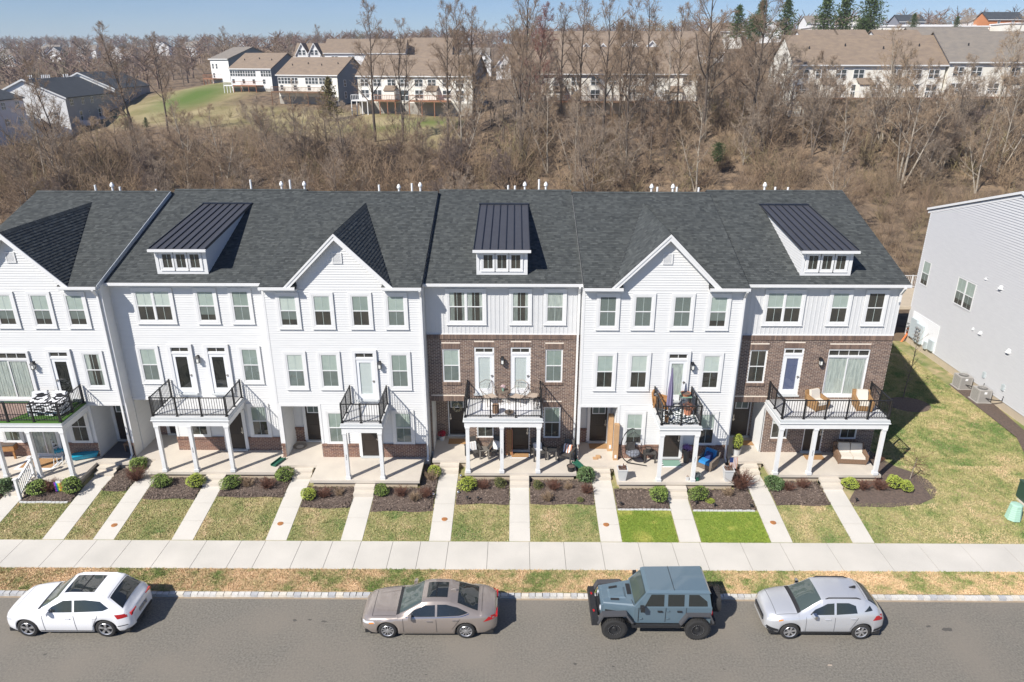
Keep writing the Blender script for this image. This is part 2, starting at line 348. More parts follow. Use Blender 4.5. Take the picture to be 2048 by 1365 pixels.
def door(par, tf, u, z0, w=.86, h=2.05, kind='entry', c=.034, casing=.11, light=None, knob=1, transom=0.0):
    """kind entry: dark with two small lites; dark: plain dark; glass: white with a full lite"""
    mb = MB(); a, b = u-w/2, u+w/2
    top = z0+h+(transom+.1 if transom else 0)
    d = c+.075
    if casing:
        mb.fbox(tf, a-.04-casing, a, z0-.02, top+.04+casing, c, d); mb.fbox(tf, b, b+.04+casing, z0-.02, top+.04+casing, c, d)
        mb.fbox(tf, a, b, top, top+.04+casing, c, d)
    else:
        mb.fbox(tf, a-.05, a, z0-.02, top+.05, c, d-.03); mb.fbox(tf, b, b+.05, z0-.02, top+.05, c, d-.03); mb.fbox(tf, a, b, top, top+.05, c, d-.03)
    if transom: mb.fbox(tf, a, b, z0+h, z0+h+.1, c, d-.01)
    mb.fbox(tf, a-.1, b+.1, z0-.09, z0-.015, c, d+.07, 1)
    lm = M['doorwhite'] if kind == 'glass' else M['doordark']
    o = mb.build('door', [M['trim'], M['fascia']], par)
    lf = MB()
    if kind == 'glass':
        s = .15
        lf.fbox(tf, a, a+s, z0, z0+h, c, c+.04); lf.fbox(tf, b-s, b, z0, z0+h, c, c+.04)
        lf.fbox(tf, a+s, b-s, z0, z0+.26, c, c+.04); lf.fbox(tf, a+s, b-s, z0+h-.15, z0+h, c, c+.04)
        lf.build('leaf', lm, o)
        pb = MB(); pb.fquad(tf, a+s, b-s, z0+.26, z0+h-.15, c+.006); pb.build('door_shade', light or M['paleblind'], o)  # with the dark material this sheet stands for the unlit room
        pp = MB(); pp.fquad(tf, a+s, b-s, z0+.26, z0+h-.15, c+.022); pp.build('pane', M['glassdark'] if light is M['dark'] else M['glass'], o)
    else:
        lf.fbox(tf, a, b, z0, z0+h, c, c+.03)
        zt = z0+h-.12-(.42 if kind == 'entry' else 0)
        ring(lf, tf, a+.11, b-.11, z0+.2, zt-.1, .11, c+.03, c+.042, wt=.1, wb=.2)
        n = 5; ww = (w-.22)/n
        for i in range(n): lf.fbox(tf, a+.11+i*ww+.012, a+.11+(i+1)*ww-.012, z0+.9, zt-.12, c+.03, c+.037)
        lf.fbox(tf, a+.11, b-.11, z0+.72, z0+.86, c+.03, c+.042)
        lf.build('leaf', lm, o)
        if kind == 'entry':
            g = MB(); ring(g, tf, a+.13, b-.13, z0+h-.46, z0+h-.1, .04, c+.03, c+.05); g.fbox(tf, u-.015, u+.015, z0+h-.46, z0+h-.1, c+.03, c+.045)
            g.build('lite_frame', M['doorwhite'] if light is None else M['doordark'], o)
            p = MB(); p.fquad(tf, a+.13, b-.13, z0+h-.46, z0+h-.1, c+.034); p.build('pane', M['blinddark'], o)
    kb = MB()
    kx = b-.07 if knob > 0 else a+.07
    kb.fbox(tf, kx-.02, kx+.02, z0+.85, z0+1.2 if kind != 'glass' else z0+1.0, c+.04, c+.06); kb.fbox(tf, kx-.055, kx+.055, z0+.93, z0+.98, c+.06, c+.09)
    kb.build('handle', M['nickel'], o)
    if transom:
        t = MB(); t.fquad(tf, a+.03, b-.03, z0+h+.1, top, c+.02); t.build('transom_pane', M['glass'], o)
        t = MB(); t.fquad(tf, a, b, z0+h+.1, top, c+.004); t.build('dark_backing', M['dark'], o)
        t = MB(); ring(t, tf, a+.03, b-.03, z0+h+.13, top-.03, .03, c+.005, c+.04)
        for k in range(1, 2 if w < 1.2 else 4): uu = a+(b-a)*k/(2 if w < 1.2 else 4); t.fbox(tf, uu-.013, uu+.013, z0+h+.1, top, c+.01, c+.035)
        t.build('transom_frame', M['trim'], o)
    return o
def slider(par, tf, u, z0, w=1.9, h=2.0, c=.034, casing=.11, transom=.26):
    a, b = u-w/2, u+w/2; mb = MB(); top = z0+h+.1+transom; d = c+.07
    cs = casing or .03
    mb.fbox(tf, a-cs, a, z0-.02, top+cs, c, d); mb.fbox(tf, b, b+cs, z0-.02, top+cs, c, d); mb.fbox(tf, a, b, top, top+cs, c, d)
    mb.fbox(tf, a, b, z0+h, z0+h+.1, c, d); mb.fbox(tf, a-cs, b+cs, z0-.12, z0, c, d)
    o = mb.build('sliding_door', M['trim'], par)
    f = MB(); m = (a+b)/2
    for p, q, n in ((a, m+.03, 0), (m-.03, b, .02)):
        ring(f, tf, p+.06, q-.06, z0+.08, z0+h-.06, .06, c+n, c+n+.025, wb=.08)
    for k in range(1, 4): f.fbox(tf, a+(b-a)*k/4-.012, a+(b-a)*k/4+.012, z0+h+.1, top, c+.01, c+.03)
    f.build('sash', M['trim'], o)
    g = MB(); g.fquad(tf, a, b, z0+h+.1, top, c+.002); g.fquad(tf, a, b, z0, z0+h, c-.001); g.build('dark_backing', M['dark'], o)
    g = MB()
    for k in range(14):
        p = a+.1+k*(w-.2)/14; g.fbox(tf, p, p+(w-.2)/14*.9, z0+.05, z0+h-.05, c, c+.004+.008*(k % 2))
    g.build('curtain', M['curtain'], o)
    g = MB(); g.fquad(tf, a, m, z0+.05, z0+h, c+.018); g.fquad(tf, m, b, z0+.05, z0+h, c+.038); g.fquad(tf, a, b, z0+h+.1, top, c+.02); g.build('pane', M['glass'], o)
    return o
def lantern(par, x, y, z):
    mb = MB()
    mb.box(x-.06, x+.06, y-.03, y, z-.02, z+.16); mb.box(x-.02, x+.02, y-.16, y-.03, z+.1, z+.13)
    mb.hexa([(x-.1,y-.26,z+.06),(x+.1,y-.26,z+.06),(x+.1,y-.06,z+.06),(x-.1,y-.06,z+.06),(x-.04,y-.2,z+.17),(x+.04,y-.2,z+.17),(x+.04,y-.12,z+.17),(x-.04,y-.12,z+.17)])
    mb.box(x-.075, x+.075, y-.235, y-.085, z-.2, z-.17)
    for dx in (-.075, .06):
        for dy in (-.235, -.1): mb.box(x+dx, x+dx+.015, y+dy, y+dy+.015, z-.17, z+.06)
    o = mb.build('wall_lantern', M['black'], par)
    g = MB(); g.box(x-.055, x+.055, y-.215, y-.105, z-.17, z+.05); g.build('lantern_glass', M['lampglass'], o)
M['slat'] = mat('grey_slat_blind', (.30, .36, .34), .6)
M['lampglass'] = mat('clear_lamp_glass', (.75, .75, .7), .2)
def shingles(mb, o, U, V, N, length, ivf, expo=.145, wid=.17, rr=random.Random(5)):
    o, U, V, N = Vector(o), Vector(U), Vector(V), Vector(N)
    v = 0.0
    while v < length-.02:
        vt = min(v+expo, length)
        for a, b in ivf(v, vt):
            x = a - rr.random()*wid
            while x < b:
                w = rr.uniform(.6, 1.4)*wid; p, q = max(x, a), min(x+w, b)
                if q-p > .01:
                    h = .012+rr.random()*.008
                    A = o+U*p+V*v; B = o+U*q+V*v; Ct = o+U*q+V*vt; D = o+U*p+V*vt; r = rr.random()
                    mb.face([A+N*h, B+N*h, Ct+N*.003, D+N*.003], r=r); mb.face([A, B, B+N*h, A+N*h], r=r)
                x += w
        v += expo
SL = 1/3.0; HY = 8.5     # main roof: 4 in 12, ridge 8.2 m behind the wall, 0.3 m overhang
LN = math.hypot(HY, HY*SL)
VN = Vector((0, HY, HY*SL)).normalized(); NN = Vector((0, -SL, 1)).normalized()
def main_roof(par, L, R, F, cuts=(), endL=0, endR=0, skylo=()):
    y0, yr = F-.3, F-.3+HY; zr = ZE+HY*SL; yb = yr+HY
    a, b = L-endL, R+endR
    mb = MB()
    def slab(x0, x1, ya, yb_, f):
        za, zb = f(ya), f(yb_)
        mb.hexa([(x0,ya,za-.16),(x1,ya,za-.16),(x1,yb_,zb-.16),(x0,yb_,zb-.16),(x0,ya,za),(x1,ya,za),(x1,yb_,zb),(x0,yb_,zb)])
    fz = lambda y: ZE+(y-y0)*SL
    slab(a, b, F, yr, fz)
    for p, q in subtract(a, b, cuts): slab(p, q, y0, F, fz)
    slab(a, b, yr, yb, lambda y: zr-(y-yr)*SL)
    ro = mb.build('roof', M['rooffelt'], par)
    sh = MB()
    def iv(v, vt): return subtract(a+.01, b-.01, cuts) if v < .33 else [(a+.01, b-.01)]
    shingles(sh, (0, y0, ZE), UX, VN, NN, LN-.12, iv)
    # ridge caps
    x = a
    while x < b-.05:
        xe = min(x+.25, b); r = random.random()
        sh.face([(x, yr-.15, zr-.05+.03), (xe, yr-.15, zr-.05+.03), (xe, yr, zr+.035), (x, yr, zr+.035)], r=r)
        sh.face([(x, yr, zr+.035), (xe, yr, zr+.035), (xe, yr+.15, zr-.02), (x, yr+.15, zr-.02)], r=r); x += .25
    sh.build('shingle', M['shingle'], ro, rnd=True, kind='stuff')
    # ridge vent, gutters
    return ro
def gutter(par, x0, x1, F):
    mb = MB(); y = F-.3
    mb.box(x0, x1, y-.11, y-.005, ZE-.14, ZE-.025); 
    o = mb.build('gutter', M['trim'], par)
    mb = MB(); mb.box(x0, x1, y+.002, F, ZE-.20, ZE-.165); mb.box(x0, x1, y+.0, y+.02, ZE-.2, ZE-.01) ; mb.build('soffit', M['trim'], par)
def vents(par, F, xs):
    yr = F-.3+HY; zr = ZE+HY*SL
    for i, (x, h, cap) in enumerate(xs):
        mb = MB(); y = yr+.25; r = .055
        mb.lathe([(r, -.3), (r, h), (r*.8, h), (.0, h-.02)], (x, y, zr), 10)
        if cap: mb.lathe([(r*.9, h-.12), (r*2.0, h-.10), (r*2.0, h-.02), (r*.9, h+.1), (0, h+.13)], (x, y, zr), 10)
        mb.build('vent_pipe', M['pvc'], par, smooth=False)
def downspout(par, x, F, ztop=ZE-.12, zbot=1.15, kick=True):
    mb = MB(); w = .045; y = F-.09
    mb.hexa([(x-w,F-.40,ztop-.08),(x+w,F-.40,ztop-.08),(x+w,F-.32,ztop-.05),(x-w,F-.32,ztop-.05),(x-w,F-.40,ztop),(x+w,F-.40,ztop),(x+w,F-.32,ztop),(x-w,F-.32,ztop)])
    mb.hexa([(x-w,y-.035,ztop-.42),(x+w,y-.035,ztop-.42),(x+w,y+.035,ztop-.40),(x-w,y+.035,ztop-.40),(x-w,F-.40,ztop-.08),(x+w,F-.40,ztop-.08),(x+w,F-.32,ztop-.05),(x-w,F-.32,ztop-.05)])
    mb.box(x-w, x+w, y-.035, y+.035, zbot, ztop-.4)
    if kick: mb.hexa([(x-w,y-.25,zbot-.14),(x+w,y-.25,zbot-.14),(x+w,y-.2,zbot-.06),(x-w,y-.2,zbot-.06),(x-w,y-.035,zbot),(x+w,y-.035,zbot),(x+w,y+.035,zbot+.05),(x-w,y+.035,zbot+.05)])
    mb.build('downspout', M['trim'], par)
def gable(par, xc, F, hw=2.45, apex=12.42):
    y0 = F-.32; sl = (apex-ZE)/hw; yv = lambda z: (z-ZE)/SL+F-.3
    mb = MB()
    for s in (-1, 1):
        A = (xc, y0, apex); B = (xc+s*hw, y0, ZE); Cc = (xc, yv(apex)+.1, apex); D = (xc+s*hw, yv(ZE)+.1, ZE)
        t = .14
        P = [A, B, D, Cc]; low = [(p[0], p[1], p[2]-t) for p in P]
        mb.hexa(low+P if s > 0 else [low[1], low[0], low[3], low[2]]+[P[1], P[0], P[3], P[2]])
    ro = mb.build('gable_roof', M['rooffelt'], par)
    sh = MB(); ln = math.hypot(hw, apex-ZE); c = hw/ln; s_ = (apex-ZE)/ln
    for s in (-1, 1):
        V = (-s*c, 0, s_); N = (s*s_, 0, c)
        def iv(v, vt):
            z = ZE+v*s_; return [(y0, yv(z)+.02)]
        shingles(sh, (xc+s*hw, 0, ZE), (0, 1, 0), V, N, ln-.05, iv)
    y = y0
    while y < yv(apex)-.1:
        r = random.random()*.6
        for s in (-1, 1): sh.face([(xc, y, apex+.03), (xc+s*.13, y, apex-.1), (xc+s*.13, y+.2, apex-.11), (xc, y+.2, apex+.018)][::s], r=r)
        y += .2
    sh.build('shingle', M['shingle'], ro, rnd=True, kind='stuff')
    rk = MB()   # rake boards
    for s in (-1, 1):
        for (yy, t0, t1, th) in ((y0-.02, .10, .30, .025), (y0-.045, .0, .12, .05)):
            A0 = Vector((xc, yy, apex-t0)); A1 = Vector((xc, yy, apex-t1)); B0 = Vector((xc+s*(hw+.06), yy, ZE-.06*sl-t0)); B1 = Vector((xc+s*(hw-(t1-t0)*.6), yy, ZE-t1+(t1-t0)*.6*sl))
            p = [A1, B1, B0, A0]; q = [v+Vector((0, th, 0)) for v in p]
            if s > 0: rk.hexa([p[0], p[1], q[1], q[0], p[3], p[2], q[2], q[3]])
            else: rk.hexa([p[1], p[0], q[0], q[1], p[2], p[3], q[3], q[2]])
        # soffit under the rake
        rk.face([(xc, y0, apex-.16), (xc+s*hw, y0, ZE-.16), (xc+s*hw, F, ZE-.16), (xc, F, apex-.16)][::s])
    rk.build('rake_board', M['trim'], par)
    w = MB(); tf = front(F)
    w.face([(xc-hw+.1, F-.001, ZE-.25), (xc+hw-.1, F-.001, ZE-.25), (xc, F-.001, apex-.15)])
    hh = lambda z: max(0.0, (apex-.15-z)/sl)
    cl = lambda z: (xc-min(hh(z), hw-.47), xc+min(hh(z), hw-.47))
    clap(w, tf, 0, 0, ZE-.2, apex-.2, clip=cl)
    w.build('siding', [M['siding'], M['lapshade']], par, kind='stuff')
    v = MB(); z0 = apex-1.42; ring(v, tf, xc-.17, xc+.17, z0+.04, z0+.44, .05, .015, .06)
    z = z0+.05
    while z < z0+.42:
        v.fbox(tf, xc-.17, xc+.17, z, z+.03, .02, .05); z += .05
    v.fquad(tf, xc-.17, xc+.17, z0, z0+.44, .018)
    v.build('gable_vent', M['trim'], par)
def dormer(par, x0, x1, F):
    y0 = F+.36; zb = ZE+(y0-F+.3)*SL-.02; zt = 11.40; yb = F+6.55; sl = .135
    zr = lambda y: zt+(y-y0)*sl
    mb = MB()
    mb.face([(x0,y0,zb-.1),(x1,y0,zb-.1),(x1,y0,zt),(x0,y0,zt)])
    zm = lambda y: ZE+(y-F+.3)*SL-.1
    mb.face([(x1,y0,zb-.1),(x1,yb,zm(yb)),(x1,yb,zr(yb)),(x1,y0,zt)]); mb.face([(x0,yb,zm(yb)),(x0,y0,zb-.1),(x0,y0,zt),(x0,yb,zr(yb))])
    o = mb.build('dormer', M['trim'], par)
    c = MB()
    for xs, N in ((x1, (1, 0, 0)), (x0, (-1, 0, 0))):
        tf = ((xs, 0, 0), (0, 1, 0), N); z = zb
        while z < zt+.8:
            ya = max(y0, 0); yA = y0 if z < zt else y0+(z-zt)/sl; yB = (z-ZE)/SL+F-.3
            if yB > yA+.05:
                yB2 = (z+.118-ZE)/SL+F-.3; yA2 = y0 if z+.118 < zt else y0+(z+.118-zt)/sl
                pts = [(xs+N[0]*.02, yA, z), (xs+N[0]*.02, yB, z), (xs+N[0]*.005, max(yB2, yA2), z+.118), (xs+N[0]*.005, yA2, z+.118)]
                c.face(pts)
            z += .118
    c.build('siding', [M['siding'], M['lapshade']], o, kind='stuff')
    tf = front(y0)
    t = MB(); t.fbox(tf, x0-.02, x0+.12, zb, zt, 0, .03); t.fbox(tf, x1-.12, x1+.02, zb, zt, 0, .03); t.fbox(tf, x0+.12, x1-.12, zb, zb+.2, 0, .03); t.fbox(tf, x0+.12, x1-.12, zt-.2, zt, 0, .03)
    t.build('corner_trim', M['trim'], o)
    xm = (x0+x1)/2
    for k in (-1, 0, 1): window(o.parent, tf, xm+k*.64, zb+.30, zb+.98, .46, c=.004, casing=.055, shade='none', sash='fixed')
    mr = MB(); a, b = x0-.14, x1+.14; yf = y0-.22; zf = zr(yf)
    mr.hexa([(a,yf,zf),(b,yf,zf),(b,yb+.1,zr(yb+.1)),(a,yb+.1,zr(yb+.1)),(a,yf,zf+.07),(b,yf,zf+.07),(b,yb+.1,zr(yb+.1)+.07),(a,yb+.1,zr(yb+.1)+.07)])
    ro = mr.build('metal_roof', M['metalroof'], par)
    n = 7
    for k in range(n+1):
        xx = a+.02+(b-a-.04)*k/n; s = MB()
        s.hexa([(xx-.016,yf,zf+.07),(xx+.016,yf,zf+.07),(xx+.016,yb+.1,zr(yb+.1)+.07),(xx-.016,yb+.1,zr(yb+.1)+.07),(xx-.016,yf,zf+.115),(xx+.016,yf,zf+.115),(xx+.016,yb+.1,zr(yb+.1)+.115),(xx-.016,yb+.1,zr(yb+.1)+.115)])
        s.build('seam_rib', M['seam'], ro)
    s = MB(); s.box(a-.03, b+.03, yb-.02, yb+.16, zr(yb)+.05, zr(yb)+.13); s.build('flashing', M['flash'], ro)
    g = MB(); g.box(a-.03, b+.03, yf-.1, yf-.003, zf-.06, zf+.05); g.box(a, b, yf, y0, zf-.03, zf-.004); g.build('gutter', M['trim'], par)
    # little downspout
    return o
def railing(par, runs, z0=Z2+.02, h=.95, mt='black', gap=.115):
    """runs: list of ((x0,y0),(x1,y1), posts)"""
    for (p, q, nseg) in runs:
        p, q = Vector((p[0], p[1], 0)), Vector((q[0], q[1], 0)); d = (q-p); L = d.length; d.normalize(); s = Vector((-d.y, d.x, 0))
        def bar(a, b, w, za, zb, mb):
            A, B = p+d*a, p+d*b
            mb.hexa([(A-s*w).to_tuple()[:2]+(za,), (B-s*w).to_tuple()[:2]+(za,), (B+s*w).to_tuple()[:2]+(za,), (A+s*w).to_tuple()[:2]+(za,), (A-s*w).to_tuple()[:2]+(zb,), (B-s*w).to_tuple()[:2]+(zb,), (B+s*w).to_tuple()[:2]+(zb,), (A+s*w).to_tuple()[:2]+(zb,)])
        for (za, zb, w) in ((z0+h-.035, z0+h, .028), (z0+.07, z0+.10, .02)):
            mb = MB(); bar(0, L, w, za, zb, mb); mb.build('rail', M[mt], par)
        for k in range(nseg+1):
            mb = MB(); t = L*k/nseg; bar(t-.03, t+.03, .03, z0-.01, z0+h+.03, mb); bar(t-.055, t+.055, .055, z0-.012, z0+.012, mb); mb.build('railing_post', M[mt], par)
        mb = MB(); n = int(L/gap)
        for k in range(1, n): t = L*k/n; bar(t-.0085, t+.0085, .0085, z0+.10, z0+h-.035, mb)
        mb.build('baluster', M[mt], par, kind='stuff')
def balcony(par, x0, x1, yf, F, cols, nseg=4, floor='membrane'):
    mb = MB()
    mb.box(x0, x1, yf, F-.02, Z2-.05, Z2); b = mb.build('balcony_floor', M[floor], par)
    mb = MB(); mb.box(x0-.03, x1+.03, yf-.03, F-.02, Z2-.17, Z2-.052)
    mb.build('balcony_fascia', M['fascia'], par)
    mb = MB(); w = .17
    mb.box(x0-.06, x1+.06, yf-.06, F-.02, Z2-.21, Z2-.172)
    mb.box(x0, x1, yf, yf+w, 3.53, Z2-.212); mb.box(x0, x0+w, yf+w, F-.02, 3.53, Z2-.212); mb.box(x1-w, x1, yf+w, F-.02, 3.53, Z2-.212)
    mb.box(x0+w, x1-w, yf+w, F-.02, 3.70, 3.74)
    mb.build('beam', M['trim'], par)
    for cx in cols:
        c = MB(); cy = yf+.09; s = .085
        c.box(cx-s, cx+s, cy-s, cy+s, ZP+.14, 3.42); c.box(cx-s-.03, cx+s+.03, cy-s-.03, cy+s+.03, ZP, ZP+.14); c.box(cx-s-.025, cx+s+.025, cy-s-.025, cy+s+.025, 3.46, 3.528); c.box(cx-s-.012, cx+s+.012, cy-s-.012, cy+s+.012, 3.42, 3.46)
        c.build('column', M['trim'], par)
    r = .05
    railing(par, [((x0+r, yf+r), (x1-r, yf+r), nseg), ((x0+r, F-.12), (x0+r, yf+r+.06), 2), ((x1-r, F-.12), (x1-r, yf+r+.06), 2)])
def porch(par, x0, x1, yf, F, lx0, lx1, lyf, rec=1.6):
    mb = MB(); mb.box(x0, x1, yf, F+.0, ZP-.14, ZP-.001)
    mb.build('porch_slab', M['concrete'], par)
    mb = MB(); mb.box(x0+.12, x1-.12, yf+.1, F, .2, ZP-.142); mb.build('foundation', M['stucco'], par)
    if lx1 > lx0:
        mb = MB(); mb.box(lx0, lx1, lyf, F-.002, ZP-.14, ZP-.003); mb.build('landing_slab', M['concrete'], par)
        mb = MB(); mb.box(lx0+.05, lx1-.02, lyf+.08, F, .2, ZP-.142); mb.build('foundation', M['stucco'], par)
def number(par, txt, x, y, z, h=.09):
    cu = bpy.data.curves.new('number', 'FONT'); cu.body = '\n'.join(txt); cu.size = h*1.35; cu.extrude = .004; cu.align_x = 'CENTER'; cu.space_line = .82
    t = bpy.data.objects.new('tmp', cu); COL.objects.link(t)
    dg = bpy.context.evaluated_depsgraph_get(); me = bpy.data.meshes.new_from_object(t.evaluated_get(dg)); bpy.data.objects.remove(t)
    o = bpy.data.objects.new('house_number', me); COL.objects.link(o); o.parent = par
    me.materials.clear(); me.materials.append(M['black'])
    g = ORG[par.name]; o.rotation_euler = (PI/2, 0, 0); o.location = Vector((x, y, z))-g
def house_shell(par, L, R, F, rx0, rx1, rec=1.6, endR=False, ztop=None):
    """wall with an entry recess open between rx0 and rx1"""
    zt = ztop or ZE-.02; zb = .3; zr = 3.85; yb = F+16.4; mb = MB()
    q = mb.face
    for a, b, z0, z1 in ((L, rx0, zb, zr), (rx1, R, zb, zr), (L, R, zr, zt), (rx0, rx1, zb, ZP-.01)):
        if b-a > .001: q([(a,F,z0),(b,F,z0),(b,F,z1),(a,F,z1)])
    q([(rx0,F,ZP-.02),(rx0,F+rec,ZP-.02),(rx0,F+rec,zr),(rx0,F,zr)][::-1] if False else [(rx0,F,ZP-.02),(rx0,F+rec,ZP-.02),(rx0,F+rec,zr),(rx0,F,zr)])
    q([(rx1,F+rec,ZP-.02),(rx1,F,ZP-.02),(rx1,F,zr),(rx1,F+rec,zr)])
    q([(rx0,F+rec,ZP-.02),(rx1,F+rec,ZP-.02),(rx1,F+rec,zr),(rx0,F+rec,zr)])
    q([(rx0,F,zr),(rx0,F+rec,zr),(rx1,F+rec,zr),(rx1,F,zr)])
    for x in (L+.001, R-.001):
        q([(x,F,zb),(x,yb,zb),(x,yb,zt),(x,F+8.2,ZE+2.72),(x,F,zt)])
    q([(R,yb,zb),(L,yb,zb),(L,yb,zt),(R,yb,zt)])
    return mb.build('wall', M['siding'], par)
def recess_trim(par, rx0, rx1, F, brickside=False, rec=1.6, knee=True, doorx=None):
    s = MB(); fl = MB(); fl.box(rx0, rx1, F-.003, F+rec, ZP-.14, ZP-.004); fl.build('recess_floor', M['concrete'], par)
    tfb = front(F+rec)
    clap(s, tfb, rx0, rx1, ZP, 3.85)
    clap(s, ((rx1, 0, 0), (0, 1, 0), (-1, 0, 0)), F, F+rec, ZP, 3.85); clap(s, ((rx0, 0, 0), (0, 1, 0), (1, 0, 0)), F, F+rec, ZP, 3.85)
    s.build('siding', [M['siding'], M['lapshade']], par, kind='stuff')
def battens(par, F, x0, x1, z0, z1):
    mb = MB(); tf = front(F); n = int((x1-x0)/.2)
    mb.fquad(tf, x0, x1, z0, z1, .012)
    for k in range(n+1): x = x0+(x1-x0)*k/n; mb.fbox(tf, max(x0, x-.022), min(x1, x+.022), z0, z1, .012, .026)
    mb.build('siding', M['batten'], par, kind='stuff')
M['turf'] = mat('green_artificial_turf', (.07, .17, .02), .95, (.05, .12, .015), 40)
# ------------------------------------------------------------------ ground
LAWN0 = 25.44
def lawn_h(y): return min(.15+.137*max(0.0, y-LAWN0), .62)
CTRL = [(-90,48,.5),(-30,48,.6),(0,48,.6),(30,48,.6),(90,48,.5),(-80,60,0),(0,60,0),(80,60,0),(-60,95,1.0),(-20,95,0.2),(20,95,.5),(60,95,2.5),
 (-66,100,2.0),(-62,118,3.9),(-67,140,7.0),(-97,160,3.6),(-98,140,3.8),(-80,160,6.9),(-55,175,10.3),(-41,175,10.0),(-73,195,12.0),(-85,215,14),
 (-32,155,9.3),(-9,155,9.6),(0,140,10.4),(33,140,10.6),(45,125,11.2),(82,125,12.3),(-25,128,6.5),(-12,128,6.1),(3,125,6.6),(17,120,7.8),(28,130,10),
 (50,112,8.0),(67,105,5.8),(90,105,6),(0,170,12),(40,160,14),(90,160,16.5),(0,200,15.2),(54,190,19),(80,185,20.5),(117,230,24),(130,260,27),(165,260,28),(-66,230,14.5),(0,300,21),
 (-100,260,13.5),(-150,200,5),(-125,140,3.5),(-200,300,12),(-300,500,20),(-250,400,17),(-300,720,31),(-150,450,23),(200,400,33),(0,450,27),(0,700,36),(-700,1100,40),(0,1100,44),(600,1000,47),(1100,1800,52),(-1300,1800,50),(0,1900,55),(-100,60,0),(100,60,0)]
_c = np.array(CTRL, float); _n = len(_c)
_d = np.hypot(_c[:, None, 0]-_c[None, :, 0], _c[:, None, 1]-_c[None, :, 1])
_A = np.zeros((_n+3, _n+3)); _A[:_n, :_n] = _d; _A[:_n, _n] = 1; _A[:_n, _n+1:] = _c[:, :2]; _A[_n, :_n] = 1; _A[_n+1:, :_n] = _c[:, :2].T
_w = np.linalg.solve(_A, np.concatenate([_c[:, 2], [0, 0, 0]]))
def hill(x, y):
    x = np.atleast_1d(np.asarray(x, float)); y = np.atleast_1d(np.asarray(y, float)); out = np.zeros(x.shape); 
    for i in range(_n): out += _w[i]*np.hypot(x-_c[i, 0], y-_c[i, 1])
    return out+_w[_n]+_w[_n+1]*x+_w[_n+2]*y
def hz(x, y): return float(hill(x, y)[0])
ys = [48.0]
while ys[-1] < 2500: ys.append(ys[-1]*1.028+.2)
ts = np.linspace(-1.15, 1.15, 150)
Y, T = np.meshgrid(np.array(ys), ts, indexing='ij'); X = T*(Y+25)
Z = hill(X.ravel(), Y.ravel()).reshape(X.shape)
Z += np.where(Y > 62, .35*np.sin(X*.21+Y*.13)*np.sin(Y*.17-X*.05), 0)
V = np.stack([X, Y, Z], -1).reshape(-1, 3); nr, nc = X.shape
idx = np.arange(nr*nc).reshape(nr, nc)
Fq = np.stack([idx[:-1, :-1], idx[:-1, 1:], idx[1:, 1:], idx[1:, :-1]], -1).reshape(-1, 4)
def meadow(x, y):   # grassy clearing between the woods and the far houses: 1 = grass
    a = np.clip(1.25-np.abs((y-(146+(-x-30)*.5))/15.0), 0, 1)*np.clip((-x-8)/8, 0, 1)*np.clip((x+90)/12, 0, 1)
    b = np.clip(1.4-np.hypot((x+86)/16, (y-196)/26), 0, 1)
    return np.maximum(a, b)
gm = bpy.data.materials.new('woodland_floor_and_meadow'); gm.use_nodes = True
n_, l_ = gm.node_tree.nodes, gm.node_tree.links; b_ = n_['Principled BSDF']; b_.inputs['Roughness'].default_value = .95; b_.inputs['Specular IOR Level'].default_value = .1
tcx = n_.new('ShaderNodeTexCoord')
def nmix(ca, cb, sc, lo, hi, dt=8):
    t = n_.new('ShaderNodeTexNoise'); t.inputs['Scale'].default_value = sc; t.inputs['Detail'].default_value = dt; l_.new(tcx.outputs['Object'], t.inputs['Vector'])
    r = n_.new('ShaderNodeMapRange'); r.inputs['From Min'].default_value = lo; r.inputs['From Max'].default_value = hi; l_.new(t.outputs['Fac'], r.inputs['Value'])
    x = n_.new('ShaderNodeMixRGB'); l_.new(r.outputs['Result'], x.inputs['Fac'])
    for k, c in (('Color1', ca), ('Color2', cb)):
        if isinstance(c, tuple): x.inputs[k].default_value = (*c, 1)
        else: l_.new(c, x.inputs[k])
    return x.outputs['Color']
wood = nmix(nmix((.17, .125, .088), (.28, .20, .125), .35, .35, .68), (.095, .072, .054), .7, .45, .62)
mead = nmix(nmix((.21, .18, .085), (.34, .28, .16), .12, .38, .62), (.11, .15, .04), .045, .60, .72)
at2 = n_.new('ShaderNodeAttribute'); at2.attribute_name = 'green'; gx = n_.new('ShaderNodeMixRGB'); l_.new(at2.outputs['Fac'], gx.inputs['Fac']); l_.new(mead, gx.inputs['Color1']); gx.inputs['Color2'].default_value = (.105, .155, .04, 1); mead = gx.outputs['Color']
at = n_.new('ShaderNodeAttribute'); at.attribute_name = 'meadow'
fx = n_.new('ShaderNodeMixRGB'); l_.new(at.outputs['Fac'], fx.inputs['Fac']); l_.new(wood, fx.inputs['Color1']); l_.new(mead, fx.inputs['Color2']); l_.new(fx.outputs['Color'], b_.inputs['Base Color'])
go = nmesh('hillside', V, Fq, gm, kind='structure', smooth=True, label='brown wooded hillside rising behind the houses with a grassy clearing')
a_ = go.data.attributes.new('meadow', 'FLOAT', 'POINT'); a_.data.foreach_set('value', np.clip(meadow(V[:, 0], V[:, 1])*1.6, 0, 1).astype(np.float32))
a_ = go.data.attributes.new('green', 'FLOAT', 'POINT'); a_.data.foreach_set('value', np.clip(1.3-np.hypot((V[:, 0]+84)/9, (V[:, 1]-197)/20)*1.0, 0, 1).astype(np.float32))
